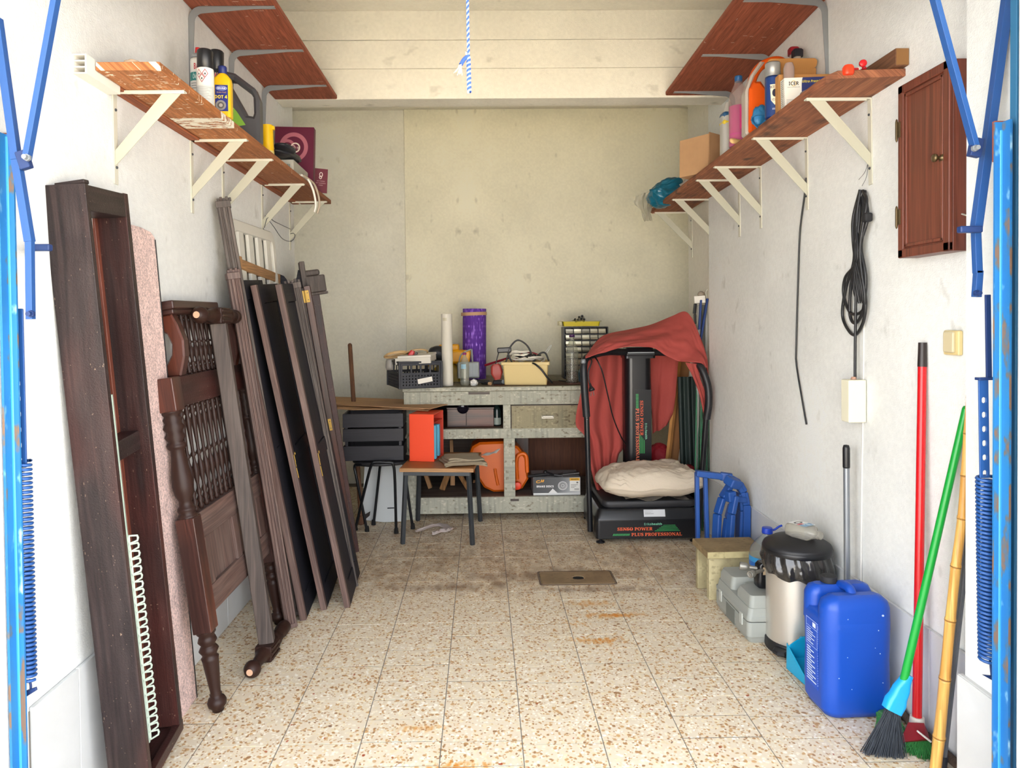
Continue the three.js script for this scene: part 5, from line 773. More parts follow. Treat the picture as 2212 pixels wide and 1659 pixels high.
// ---------- stools, table, things in front of the bench ----------
{
  const t = thing('tube_stool', 'stool with bent black tube legs and rubber feet under the dark slatted crate', 'stool', [0, 0, 0]), k = mat(0x17191d, .3, { metalness: .3 });
  const leg = (pts) => { const l = obj('leg', tube(pts, .0095, 60, 10), k, t); const e = pts[pts.length - 1]; obj('rubber_foot', lathe([[0, 0], [.016, 0], [.0155, .012], [.012, .04], [.0, .042]], 14).translate(e[0], e[1] - .004, e[2]), M.rubber, l); };
  leg([[-0.749, 0.455, -4.78], [-0.829, 0.458, -4.8], [-0.86, 0.442, -4.82], [-0.843, 0.343, -4.82], [-0.786, 0.0, -4.84]]);
  leg([[-0.592, 0.478, -4.75], [-0.706, 0.487, -4.74], [-0.733, 0.469, -4.74], [-0.762, 0.386, -4.76], [-0.845, 0.091, -4.83], [-0.867, 0.008, -4.86]]);
  leg([[-0.68, 0.44, -4.95], [-0.7, 0.435, -4.96], [-0.712, 0.41, -4.97], [-0.737, 0.237, -5.0], [-0.766, -0.001, -5.0]]);
  leg([[-0.698, 0.485, -4.75], [-0.616, 0.484, -4.75], [-0.592, 0.462, -4.75], [-0.585, 0.353, -4.76], [-0.584, -0.0, -4.79]]);
  leg([[-0.604, 0.458, -4.85], [-0.555, 0.456, -4.86], [-0.531, 0.424, -4.86], [-0.515, 0.265, -4.87], [-0.483, 0.0, -4.89]]);
  obj('seat', lathe([[0, 0], [.19, 0], [.2, .006], [.2, .016], [.19, .022], [0, .022]], 40).scale(1.05, 1, .9).translate(-.68, 0.466 - .012, -4.93), mat(0x2a2a2e, .5), t);
}
{ // dark slatted crate on the stool
  const y = 0.469 + .016, W = .40, H = .315, D = .30, t = thing('slatted_crate', 'dark slatted wooden crate on the tube-legged stool, under the flat cardboard', 'crate', [-.735, y, -4.95], [0, .03, 0]), m = tmat(TX.darkblue, .55, { color: 0xd8d0e0 });
  const sl = [[0, .10], [.128, .215], [.222, H]];
  for (const [a, b] of sl) { obj('slat', bxx(-W / 2, W / 2, a, b - .003, D / 2 - .012, D / 2, .002), m, t, 0); obj('slat', bxx(-W / 2, W / 2, a, b - .003, -D / 2, -D / 2 + .012, .002), m, t, 0); obj('slat', bxx(-W / 2, -W / 2 + .012, a, b - .003, -D / 2 + .013, D / 2 - .013, .002), m, t, 2); obj('slat', bxx(W / 2 - .012, W / 2, a, b - .003, -D / 2 + .013, D / 2 - .013, .002), m, t, 2); }
  for (const [x, z] of [[-1, 1], [1, 1], [-1, -1], [1, -1]]) obj('corner_post', bxx(x * (W / 2 - .022) - .01, x * (W / 2 - .022) + .01, 0, H, z * (D / 2 - .022) - .01, z * (D / 2 - .022) + .01, .002), m, t, 1);
  obj('bottom', bxx(-W / 2 + .012, W / 2 - .012, 0, .01, -D / 2 + .012, D / 2 - .012, .001), m, t, 0);
  const yt = y + H;
  [['lowest flat cardboard sheet, torn along its front edge, on the slatted crate', .0, .0], ['middle flat cardboard sheet of three on the slatted crate', .008, .012], ['topmost flat cardboard sheet on the crate, its pointed end over the red-orange box file', .016, .03]].forEach(([lab, dy, o], i) => {
    const P = [[728 - 1, 872 + (i < 2 ? 3 : 0)], [930 - 14 * (2 - i), 880 + 2 * (2 - i)]]; const pts = i === 2 ? [[-1.071, 0.822, -5.182], [-0.35, 0.822, -4.836], [-0.302, 0.822, -4.964], [-0.19, 0.822, -5.24], [-0.641, 0.822, -5.478], [-1.178, 0.822, -5.707]] : i === 1 ? [[-1.071, 0.812, -5.183], [-0.793, 0.812, -5.098], [-0.431, 0.812, -4.875], [-0.342, 0.812, -4.945], [-0.314, 0.812, -5.282], [-1.135, 0.812, -5.493]] : [[-1.046, 0.8, -5.059], [-0.9, 0.8, -4.966], [-0.617, 0.8, -4.991], [-0.368, 0.8, -4.865], [-0.34, 0.8, -5.155], [-1.118, 0.8, -5.411]];
    tag(obj('cardboard_sheet', ext(shape(pts.map((p) => [p[0], -p[2]])), .005, .001).rotateX(-Math.PI / 2).translate(0, yt + .002 + dy, 0), M.card, scene, 0), lab, 'cardboard');
  });
}
{ // small table
  const t = thing('side_table', 'small low table with a wooden top and splayed grey metal legs', 'table', [-.270, 0, -4.80], [0, -.09, 0]), h = .485;
  obj('tabletop', box(.468, .026, .56, .003).translate(0, h - .013, 0), tmat(TX.oak, .5, { color: 0xf0dcc8 }), t, 0); obj('edge_band', [bxx(-.235, .235, h - .025, h - .002, .278, .283, .002)], M.oak, t, 0);
  for (const [x, z] of [[-1, 1], [1, 1], [-1, -1], [1, -1]]) obj('leg', bar([x * .222, 0, z * .268], [x * .20, h - .03, z * .25], .024, .024, .002), M.ironGrey, t);
  obj('frame', [bxx(-.21, .21, h - .05, h - .026, .252, .272, .002), bxx(-.21, .21, h - .05, h - .026, -.272, -.252, .002), bxx(-.212, -.192, h - .05, h - .026, -.26, .26, .002), bxx(.192, .212, h - .05, h - .026, -.26, .26, .002)], M.ironGrey, t);
}
{
  const h = .485, p = [-0.474, 0.485, -4.736], W = .168, H = .312, D = .25, t = thing('box_file', 'bright red-orange open box file standing on the small table', 'box file', [p[0] + W / 2 + .01, h, p[2] - D / 2 - .01], [0, -.2, 0]), o = mat(0xef4a22, .45), o2 = mat(0xc33a24, .5);
  obj('front', bxx(-W / 2, W / 2, 0, H, D / 2 - .006, D / 2, .002), o, t); obj('back', bxx(-W / 2, W / 2, 0, H, -D / 2, -D / 2 + .006, .002), o2, t); obj('side', bxx(-W / 2, -W / 2 + .006, 0, H, -D / 2, D / 2, .001), o, t); obj('top', bxx(-W / 2, W / 2, H - .006, H, -D / 2 + .006, D / 2 - .006, .001), o, t); obj('bottom', bxx(-W / 2, W / 2, 0, .006, -D / 2 + .006, D / 2 - .006, .001), o2, t); obj('shelf', bxx(-W / 2 + .006, W / 2 - .004, H * .80, H * .80 + .006, -D / 2 + .006, D / 2 - .006, .001), o2, t);
  const b = mat(0x62b4d4, .5); [[.075, .036, 'front pale blue folder standing in the red-orange box file'], [-.01, .034, 'pale blue folder set back inside the red-orange box file']].forEach(([z, th, lab], i) => { const f = tag(obj('folder', box(.15, .225 - .012 * i, th, .004).translate(.012, .12, z), b, scene), lab, 'folder'); f.position.copy(t.position); f.rotation.copy(t.rotation); f.position.y += .003; });
}
{ // folded sack
  const y = .487, lay = [[-0.274, 0.49, -4.575], [-0.024, 0.49, -4.604]], c = [-.13, y, -4.68], t = thing('folded_sack', 'folded beige cloth sack lying on the small table beside the box file', 'sack', c, [0, .18, 0]), m = mat(0xb8a88e, .95, { bumpMap: TX.fine, bumpScale: .003 });
  for (let i = 0; i < 3; i++) obj('fold', sheet((u, v) => { const x = (u - .5) * (.27 - .02 * i), z = (.5 - v) * (.26 - .03 * i), e = Math.pow(Math.abs(u - .5) * 2, 4) * .006; return [x + .008 * Math.sin(v * 5 + i), .007 + i * .015 + .009 * Math.sin(u * 4 + i) * (1 - v) + .007 * fbm(u * 4 + i * 3, v * 4, 7, 3) - e, z + .008 * Math.sin(u * 6 + i * 2)]; }, 26, 22, .011), m, t);
  obj('front_fold', at(lathe([[0, -.12], [.010, -.12], [.012, 0], [.010, .12], [0, .12]], 14).scale(1, 1, 1.2), -.02, .019, .128, 0, 0, Math.PI / 2), m, t);
}
tag(obj('plastic_sleeve', sheet((u, v) => [.0 + u * .12 - .03 * v, .487 + .006 + .018 * u * (1 - v) + .004 * Math.sin(u * 9), -4.93 - .10 * u + .07 * v], 14, 8, .0012), mat(0xc9cbca, .3, { transmission: .2, thickness: 0 })), 'clear plastic sleeve poking out behind the folded sack on the table', 'sleeve');
tag(obj('floor_rag', [sheet((u, v) => { const x = -.44 + u * .22, z = -4.90 + .1 * (u - .5) * (u - .5) * 4 - .02 * u; return [x + .02 * Math.sin(v * 6), .012 + .02 * fbm(u * 9, v * 3, 5, 3) * Math.sin(Math.PI * v), z + (v - .5) * .06 + .02 * Math.sin(u * 8)]; }, 40, 10, .004), sheet((u, v) => { const x = -.34 + u * .13; return [x, .014 + .025 * fbm(u * 9 + 4, v * 3, 9, 3) * Math.sin(Math.PI * v), -4.72 - .10 * u + (v - .5) * .05 + .012 * Math.sin(u * 11)]; }, 30, 10, .004)], mat(0xb9aba5, .9)), 'crumpled pinkish-white rag on the floor behind the small table', 'rag');
{
  const t = thing('laminated_board', 'white laminated board leaning between the stool and the workbench', 'panel', [-.70, .002, -5.05], [-.16, -.22, 0]);
  obj('board', ext(shape([[-.165, .01], [0, -.0], [.13, .012], [.13, .78], [-.165, .78]]), .016, .001).translate(0, 0, -.016), mat(0xd7dcdd, .45), t); obj('slot', decal(.05, .008, .045, .10, .0006, 0, 0, .08), M.ironGrey, t); obj('seam', decal(.003, .76, -.07, .395, .0004), mat(0xaab2b6, .6), t);
}
{
  const a = [-0.855, 0.04, -5.02], b = [-1.004, 1.233, -5.5], t = thing('hoe', 'hoe with a brown wooden handle leaning behind the cardboard and stool', 'hoe', [0, 0, 0]); obj('handle', rod(a, b, .017, .0165), M.plank, t, 1); obj('handle_end', at(sph(.0168, 14, 10), b[0], b[1], b[2]), M.plank, t);
  obj('blade', at(ext(shape([[-.02, -.02], [.0, -.03], [.06, .02], [.065, .05], [.03, .03], [-.01, .02]]), .006), a[0], a[1] - .0, a[2]), mat(0x3a3230, .5, { metalness: .4 }), t); obj('socket', rod([a[0] - .002, a[1] - .06, a[2]], [a[0], a[1] + .02, a[2]], .022), mat(0x6d4a35, .8), t);
}

// ---------- vibration machine ----------
{
  const t = thing('vibration_machine', 'black vibration plate fitness machine with column and handlebars beside the bench', 'fitness machine', [0, 0, 0]), k = mat(0x15161a, .28), x0 = .705, x1 = 1.36, xc = (x0 + x1) / 2;
  obj('base', [at(loft([[.03, x1 - x0, .58, .02], [.145, x1 - x0, .58, .02], [.155, x1 - x0 - .01, .57, .02], [.20, x1 - x0 - .03, .54, .03], [.212, x1 - x0 - .05, .52, .03]], 4), xc, 0, -4.79)], k, t);
  obj('plate', [at(loft([[.21, .56, .50, .04], [.222, .60, .53, .045], [.252, .60, .53, .045], [.258, .58, .51, .05]], 6), xc + .02, 0, -4.80)], mat(0x2a2a2d, .5), t);
  obj('print', decal(x1 - x0 - .05, .11, xc, .087, -4.4995), tmat(ctex(1024, 200, (g, w, h) => { g.fillStyle = '#15161a'; g.fillRect(0, 0, w, h); g.translate(80, 0); txt(g, 'Erika', 465, 40, '36px sans-serif', '#7ec8a8', 'right'); txt(g, 'health', 466, 40, 'bold 36px sans-serif', '#7ec8a8', 'left'); txt(g, 'SENSO POWER', 476, 94, 'bold 50px serif', '#f0683e', 'right'); txt(g, 'PLUS PROFESSIONAL', 250, 158, 'bold 50px serif', '#f0683e', 'left'); g.fillStyle = '#3fae62'; for (let i = 0; i < 5; i++) g.fillRect(590 - i * 22, 52 + i * 16, 130 + i * 34, 5); for (let i = 0; i < 15; i++) { g.save(); g.translate(60 + i * 12, 158); g.transform(1, 0, -.4, 1, 0, 0); g.fillRect(-3, -12, 6, 24); g.restore(); } g.fillStyle = '#e8603a'; g.fillRect(150, 95, 110, 4); }), .3), t);
  obj('rating_label', at(box(.135, .044, .001, 0), 1.075 , .185, -4.515, -.30), tmat(ctex(256, 84, (g, w, h) => { g.fillStyle = '#c9cbce'; g.fillRect(0, 0, w, h); txt(g, 'Erikahealth', 70, 46, '20px sans-serif', '#6b6d72'); g.fillStyle = '#8d8f94'; for (let i = 0; i < 3; i++) g.fillRect(12, 14 + i * 18, 100 - i * 20, 4); }), .4), t);
  for (const [x, z] of [[x0 + .03, -4.53], [x1 - .03, -4.53], [x0 + .03, -5.09], [x1 - .03, -5.09]]) { const f = obj('foot', lathe([[0, 0], [.028, 0], [.026, .008], [.008, .014], [.008, .036], [0, .036]], 18).translate(x, 0, z), M.black, t); }
  const cy = 1.152;
  obj('column', [at(loft([[.25, .185, .15, .05], [cy, .185, .15, .05]], 8), 1.075, 0, -5.02)], k, t);
  const cx = 1.075;
  obj('column_print', decal(.115, .50, cx + .028, 0.673, -4.9445), tmat(ctex(256, 1024, (g, w, h) => { g.fillStyle = '#15161a'; g.fillRect(0, 0, w, h); g.translate(w, 0); g.rotate(Math.PI / 2); txt(g, 'Erika', 470, 84, '42px sans-serif', '#8fd0b4', 'left'); txt(g, 'health', 570, 84, 'bold 42px sans-serif', '#8fd0b4', 'left'); txt(g, 'SENSO POWER', 150, 150, 'bold 66px serif', '#e8603a', 'left'); txt(g, 'PLUS PROFESSIONAL', 260, 216, 'bold 70px serif', '#ea7a58', 'left'); g.fillStyle = '#3fae62'; for (let i = 0; i < 5; i++) g.fillRect(690 - i * 22 + 20, 108 + i * 18, 190 + i * 22, 7); for (let i = 0; i < 13; i++) g.fillRect(60 + i * 16, 196, 8, 42); }), .3), t);
  obj('console', [at(loft([[0, .21, .16, .02], [.045, .22, .16, .03], [.075, .18, .13, .03]], 5), cx, cy - .01, -4.97), at(box(.19, .02, .02, .005), cx, cy + .018, -4.88)], k, t); obj('console_trim', at(box(.18, .008, .004, .001), cx, cy + .03, -4.868), M.greyMetal, t);
  obj('left_handle', tube([[cx - .08, cy + .03, -4.93], [0.853, 1.191, -4.85], [0.717, 1.173, -4.72], [0.657, 1.136, -4.64], [0.653, 0.994, -4.62], [0.666, 0.785, -4.62]], .024, 60, 12), mat(0x1a1b1f, .45), t);
  obj('left_post', rod([0.666, 0.815, -4.62], [0.684, .045, -4.62], .018), k, t);
  obj('right_handle', tube([[cx + .08, cy + .03, -4.93], [1.244, 1.18, -4.85], [1.363, 1.154, -4.72], [1.393, 1.106, -4.6], [1.428, 0.991, -4.56], [1.433, 0.874, -4.55], [1.421, 0.77, -4.56]], .024, 60, 12), mat(0x1a1b1f, .45), t);
  obj('right_post', rod([1.421, 0.799, -4.56], [1.385, .06, -4.62], .018), k, t);
  for (const p of [[0.666, 0.77, -4.6], [1.413, 0.772, -4.545]]) obj('bolt', at(sph(.005, 8, 6), ...p), M.steel, t);
  obj('handle_grip', at(lathe([[0, 0], [.012, .002], [.016, .012], [.014, .028], [0, .03]], 14), ...[0.646, 1.126, -4.605]), M.greyMetal, t);
}
{ // power cord of the machine
  const t = thing('mains_cable', 'black mains cord with a plug looped over the handlebar in front of the red cloth', 'cord', [0, 0, 0]);
  obj('cord', [tube([[0.693, 1.169, -4.68], [0.696, 1.144, -4.58], [0.674, 1.087, -4.56], [0.671, 1.043, -4.56], [0.68, 0.999, -4.56]], .0045, 40, 8), tube([[0.738, 1.167, -4.72], [0.74, 1.137, -4.6], [0.769, 1.066, -4.6], [0.807, 0.93, -4.65], [0.86, 0.766, -4.75], [0.927, 0.627, -4.85], [0.982, 0.548, -4.94]], .0045, 60, 8)], M.black, t);
  obj('plug', orient(lathe([[0, 0], [.006, 0], [.008, .02], [.018, .035], [.02, .05], [.0, .052]], 16), [0.68, 1.005, -4.56], [0.695, 0.947, -4.55]), M.black, t); obj('pin', [rod([0.687, 0.947, -4.55], [0.682, 0.925, -4.54], .0025), rod([0.701, 0.953, -4.55], [0.703, 0.93, -4.54], .0025)], M.steel, t);
}
{ // red cloth over the handlebars
  const wr = (u, v, k) => (fbm(u * 7, v * 5, 13 + k, 3) - .5) * .03 + .008 * Math.sin(u * 16 + v * 5 + 3 * fbm(u * 3, v * 3, 4, 2));
  const ridge = curve([[0.672, 1.162, -4.7], [0.77, 1.267, -4.82], [0.849, 1.309, -4.88], [1.015, 1.338, -4.95], [1.161, 1.368, -4.96], [1.3, 1.424, -4.94], [1.378, 1.457, -4.9], [1.411, 1.416, -4.84], [1.437, 1.305, -4.76], [1.467, 1.16, -4.7], [1.466, 1.042, -4.66]]);
  const mid = curve([[0.666, 1.164, -4.66], [0.751, 1.222, -4.7], [0.849, 1.262, -4.74], [0.982, 1.266, -4.76], [1.129, 1.268, -4.76], [1.221, 1.264, -4.76], [1.301, 1.226, -4.76], [1.375, 1.226, -4.76], [1.424, 1.189, -4.74], [1.43, 1.138, -4.66], [1.438, 1.075, -4.62]]);
  const hem = curve([[0.663, 1.161, -4.62], [0.72, 1.182, -4.6], [0.779, 1.202, -4.6], [0.863, 1.23, -4.62], [0.966, 1.234, -4.64], [1.099, 1.22, -4.66], [1.183, 1.171, -4.66], [1.259, 1.142, -4.62], [1.328, 1.131, -4.6], [1.395, 1.119, -4.585], [1.414, 1.101, -4.59]]);
  const top = sheet((u, v) => { const a = ridge.getPoint(u), b = mid.getPoint(u), c = hem.getPoint(u), s = 1 - v, p = [0, 1, 2].map((i) => s * s * a.getComponent(i) + 2 * s * v * (b.getComponent(i) + .02 * (i > 0)) + v * v * c.getComponent(i)); const w = wr(u, v, 0) * Math.min(1, 5 * u) * Math.min(1, 4 * v); return [p[0], p[1] + w * .7, p[2] + w]; }, 90, 30, .004);
  const hang = (L, R, z, k, amp) => { const l = curve(L), r = curve(R); return sheet((u, v) => { const a = l.getPoint(v), b = r.getPoint(v), f = amp * Math.sin(u * k + .6 * Math.sin(v * 3)) * (.3 + .7 * v); return [mix(a.x, b.x, u), mix(a.y, b.y, u) + .01 * Math.sin(u * 9) * v, mix(a.z, b.z, u) + f + wr(u, v, 5) * .3]; }, 50, 40, .004); };
  const left = hang([[0.696, 1.189, -4.78], [0.68, 0.97, -4.9], [0.633, 0.708, -4.92], [0.699, 0.603, -4.92], [0.732, 0.4, -4.9], [0.769, 0.25, -4.86], [0.8, 0.196, -4.82]], [[1.025, 1.172, -5.1], [1.023, 0.949, -5.1], [1.011, 0.721, -5.08], [0.984, 0.51, -5.05], [0.946, 0.454, -5.02], [0.894, 0.314, -4.92], [0.828, 0.191, -4.84]], -4.9, 22, .022);
  const right = hang([[1.199, 1.175, -5.14], [1.204, 0.877, -5.14], [1.215, 0.588, -5.14]], [[1.393, 1.135, -5.1], [1.364, 0.778, -5.12], [1.315, 0.643, -5.14]], -5.1, 9, .018);
  const strip = hang([[1.298, 1.128, -4.6], [1.348, 1.033, -4.6], [1.387, 0.928, -4.6], [1.407, 0.839, -4.6], [1.419, 0.779, -4.6]], [[1.382, 1.118, -4.6], [1.396, 1.031, -4.61], [1.428, 0.927, -4.61], [1.44, 0.837, -4.61], [1.431, 0.773, -4.6]], -4.6, 7, .008);
  tag(obj('red_cloth', [top, left, right, strip], mat(0xab4a43, .9, { bumpMap: TX.fine, bumpScale: .0005 })), 'faded red cloth draped over the machine handlebars and hanging behind the column', 'cloth');
}
{ // pillow
  const t = thing('pillow', 'off-white wrinkled pillow lying on the vibration plate', 'pillow', [1.075, .262, -4.66], [.05, .06, .01]), W = .335, D = .22, H = .098;
  const g = new THREE.SphereGeometry(1, 84, 56), p = g.attributes.position; for (let i = 0; i < p.count; i++) { const x = p.getX(i), y = p.getY(i), z = p.getZ(i), a = Math.atan2(z, x), sq = 1 / Math.pow(Math.pow(Math.abs(Math.cos(a)), 4) + Math.pow(Math.abs(Math.sin(a)), 4), .25), rad = Math.hypot(x, z), k = Math.pow(rad, .75); const X = Math.cos(a) * sq * k * W, Zz = Math.sin(a) * sq * k * D, prof = Math.pow(Math.max(0, 1 - Math.pow(k, 3.2)), .62); const wp = fbm(X * 6, Zz * 6, 3, 3), rg = (q) => 1 - Math.abs(2 * q - 1); const wv = .022 * (Math.pow(rg(fbm(X * 16 + wp * 5, Zz * 4 + wp * 3, 6, 3)), 2) - .5) * (.35 + k) + .030 * (fbm(X * 7 + 4, Zz * 7, 6, 3) - .5) + .016 * (rg(fbm(X * 9 + wp * 4, Zz * 18 + 7, 8, 2)) - .5) * k; p.setXYZ(i, X, H + Math.sign(y) * prof * H * (y > 0 ? 1.05 : .85) + wv * (y > 0 ? 1 : .5), Zz); } g.computeVertexNormals();
  obj('cushion', g, mat(0xd9cbb6, .9, { sheen: .2, bumpMap: TX.fine, bumpScale: .001 }), t);
  const sm = []; for (let i = 0; i <= 80; i++) { const a = i / 80 * 6.283, sq = 1 / Math.pow(Math.pow(Math.abs(Math.cos(a)), 4) + Math.pow(Math.abs(Math.sin(a)), 4), .25); sm.push([Math.cos(a) * sq * W * 1.0, H + .006 * Math.sin(a * 9), Math.sin(a) * sq * D * 1.0]); } obj('seam', tube(sm, .004, 160, 6, true), mat(0xcdbfa9, .9), t);
}
tag(obj('plastic_wrap', sheet((u, v) => [.90 + u * .40, .264 + .012 * Math.sin(u * 12) * (1 - v) + .012 * (1 - v) * fbm(u * 8, v * 3, 4, 2), -4.54 - .2 * v + .02 * Math.sin(u * 7)], 40, 10, .0015), mat(0xd6d0c6, .2, { transmission: .5, thickness: 0 })), 'clear plastic wrap squeezed out under the pillow', 'wrapping');

// ---------- tall things in the corner behind the machine ----------
{
  const t = thing('flat_carton', 'tall flat brown carton with corrugated edges leaning behind the machine', 'carton', [0, 0, 0]);
  obj('face', bar([1.395, 0.34, -5.12], [1.52, 1.117, -5.24], .135, .03, .001), tmat(TX.card, .9, { color: 0xb9a48d }), t, 1); obj('edge', bar([1.307, 0.352, -5.1], [1.429, 1.115, -5.22], .022, .034, .001), M.cardPale, t, 1);
}
{
  const a = [1.395, 0.312, -5.05], b = [1.53, 1.104, -5.16], t = thing('patterned_roll', 'roll of pale flower-patterned vinyl leaning behind the machine handle', 'roll', [0, 0, 0]);
  const L = dist(a, b); obj('roll', orient(lathe([[0, 0], [.034, 0], [.034, L], [0, L]], 28), a, b), tmat(ctex(256, 256, (g, w, h) => { g.fillStyle = '#b9b6aa'; g.fillRect(0, 0, w, h); const r = RNG(8); for (let i = 0; i < 46; i++) { const x = r() * w, y = r() * h; g.fillStyle = i % 3 ? '#7c6a62' : '#8f9a8d'; g.beginPath(); g.arc(x, y, 5, 0, 7); g.fill(); g.fillStyle = '#a8563f'; g.fillRect(x - 1, y + 6, 3, 7); } }, true), .5), t);
  obj('outer_sheet', orient(wrap(.0352, L - .01, .2, 1.9, 12), a, b), mat(0x6f6d72, .4), t);
}
for (let i = 0; i < 7; i++) {
  const P = [[[1.43, 0.058, -4.86], [1.495, 0.952, -5.0]], [[1.467, 0.047, -4.9], [1.517, 0.934, -5.02]], [[1.492, 0.039, -4.88], [1.542, 0.885, -5.02]], [[1.521, 0.044, -4.86], [1.556, 0.792, -4.98]], [[1.455, 0.062, -4.82], [1.511, 0.86, -4.95]], [[1.534, 0.043, -4.84], [1.568, 0.714, -4.96]], [[1.524, 0.027, -4.92], [1.577, 1.37, -5.05]]][i];
  for (const q of P) { q[2] += .13; q[0] *= .972; } P[0][1] = .0; const lab = ['green garden stake nearest the patterned roll in the corner', 'second green garden stake from the patterned roll', 'green garden stake in the middle of the corner bundle', 'green garden stake behind the machine handle post', 'slender green garden stake standing forward in the corner bundle', 'green garden stake closest to the plastered wall corner', 'tallest green garden stake rising to the blue strap chair'][i];
  const t = thing('garden_stake', lab, 'stake', [0, 0, 0]); obj('stake', rod(P[0], P[1], .0055, .005, 8), mat(i % 2 ? 0x1f5a3c : 0x2f7a52, .4), t); obj('tip', orient(cyl(.0055, .001, .02, 8), P[1], [P[1][0], P[1][1] + 1, P[1][2]]), mat(0x2f7a52, .4), t);
}
tag(obj('dark_sheet', sheet((u, v) => [mix(1.375, 1.50, u), .0 + v * 1.0, -4.97 - .09 * v + .012 * Math.sin(u * 14)], 24, 6, .004), mat(0x1c2a26, .6)), 'dark green folded netting standing behind the garden stakes', 'netting');
{ // folded chair with blue straps
  const t = thing('folded_deck_chair', 'folded deck chair with blue straps and a white bracket, tallest thing in the corner', 'deck chair', [0, 0, 0]), b = mat(0x23407f, .6);
  obj('bracket', bar([1.442, 1.535, -4.88], [1.509, 1.54, -4.85], .03, .05, .004), M.white, t); obj('strap', bar([1.477, 1.534, -4.85], [1.464, 1.334, -4.85], .026, .012, .003), b, t); obj('strap', bar([1.521, 1.543, -4.85], [1.473, 1.262, -4.85], .028, .012, .003), b, t);
  obj('clip', [bar([1.44, 1.509, -4.85], [1.433, 1.441, -4.85], .022, .02, .004), bar([1.436, 1.44, -4.85], [1.439, 1.372, -4.85], .014, .02, .004)], M.black, t); obj('hook', tube([[1.518, 1.543, -4.85], [1.512, 1.583, -4.85], [1.522, 1.605, -4.85], [1.531, 1.583, -4.85]], .004, 20, 6), M.whiteMetal, t); obj('knob', at(sph(.022, 14, 10), ...[1.487, 1.572, -4.88]), mat(0x9c8f80, .6), t);
  obj('frame', [rod([1.436, 0.038, -4.85], [1.474, 1.497, -4.88], .012), rod([1.502, 0.038, -4.85], [1.527, 1.496, -4.88], .012)], mat(0xa9a8a2, .5), t); obj('canvas', sheet((u, v) => [mix(1.472, 1.525, u), mix(.35, 1.5, v), -4.86 - .03 * v + .01 * Math.sin(u * 8)], 10, 6, .003), mat(0x77776f, .7, { transmission: .2, thickness: 0 }), t);
}
tag(obj('red_bundle', blob(.085, .10, .08, .9, .18, 27, 40).translate(1.288, .40, -5.25), mat(0x9c1626, .7)), 'bundle of deep red fabric behind the pillow and column', 'fabric');
tag(obj('red_bundle', blob(.05, .06, .05, .9, .3, 28, 30).translate(1.427, .33, -5.0), mat(0x8d1c26, .6)), 'small red packet at the foot of the patterned roll', 'packet');
tag(obj('stacked_boards', bxx(1.289, 1.485, .0, .30, -5.34, -5.17, .004), M.greywood, scene, 1), 'short upright grey board below the red fabric bundle', 'board');
// blue folded plastic chair
{
  const t = thing('folded_plastic_chair', 'folded blue plastic chair with curved slats between the machine and the plastered wall', 'folding chair', [0, 0, 0]), b = mat(0x214f98, .45), z = -3.97;
  for (const [u, uu] of [[1508, 1508], [1526, 1528]]) obj('leg', bar([1.188 + (u > 1510 ? .055 : 0), 0, z], u > 1510 ? [1.231, 0.548, -3.98] : [1.185, 0.554, -3.98], .022, .03, .005), b, t);
  obj('crossbar', [bar([1.177, 0.551, -3.97], [1.323, 0.531, -3.97], .045, .034, .006), bar([1.311, 0.534, -3.97], [1.373, 0.527, -3.95], .036, .045, .006)], b, t);
  obj('hinge', [at(box(.075, .05, .07, .01), ...[1.362, 0.51, -3.91], .3, .4, -.3), at(box(.05, .06, .05, .01), ...[1.345, 0.437, -3.9], 0, .3, .1)], b, t);
  const slat = (P, w, d) => obj('slat', P.slice(1).map((p, i) => bar(P[i], p, w, d, .008)), b, t);
  const F = (p) => { p[1] = .0; return p; };
  slat([[1.381, 0.517, -3.95], [1.31, 0.422, -3.93], [1.28, 0.336, -3.92], F([1.259, 0.186, -3.91])], .05, .028); slat([[1.354, 0.389, -3.91], [1.333, 0.313, -3.91], F([1.289, 0.189, -3.9])], .045, .03); slat([[1.367, 0.444, -3.89], [1.343, 0.346, -3.88], F([1.314, 0.198, -3.87])], .045, .03);
  slat([[1.342, 0.538, -3.95], [1.409, 0.501, -3.95], [1.437, 0.449, -3.95], [1.45, 0.377, -3.95], F([1.446, 0.172, -3.95])], .045, .035); slat([[1.378, 0.522, -3.95], [1.424, 0.449, -3.95], [1.439, 0.377, -3.95], F([1.434, 0.172, -3.95])], .05, .03); slat([[1.407, 0.44, -3.96], [1.417, 0.349, -3.96], F([1.401, 0.169, -3.96])], .08, .02);
  obj('bracket', bar([1.371, 0.421, -3.9], [1.437, 0.408, -3.93], .03, .03, .005), b, t);
}
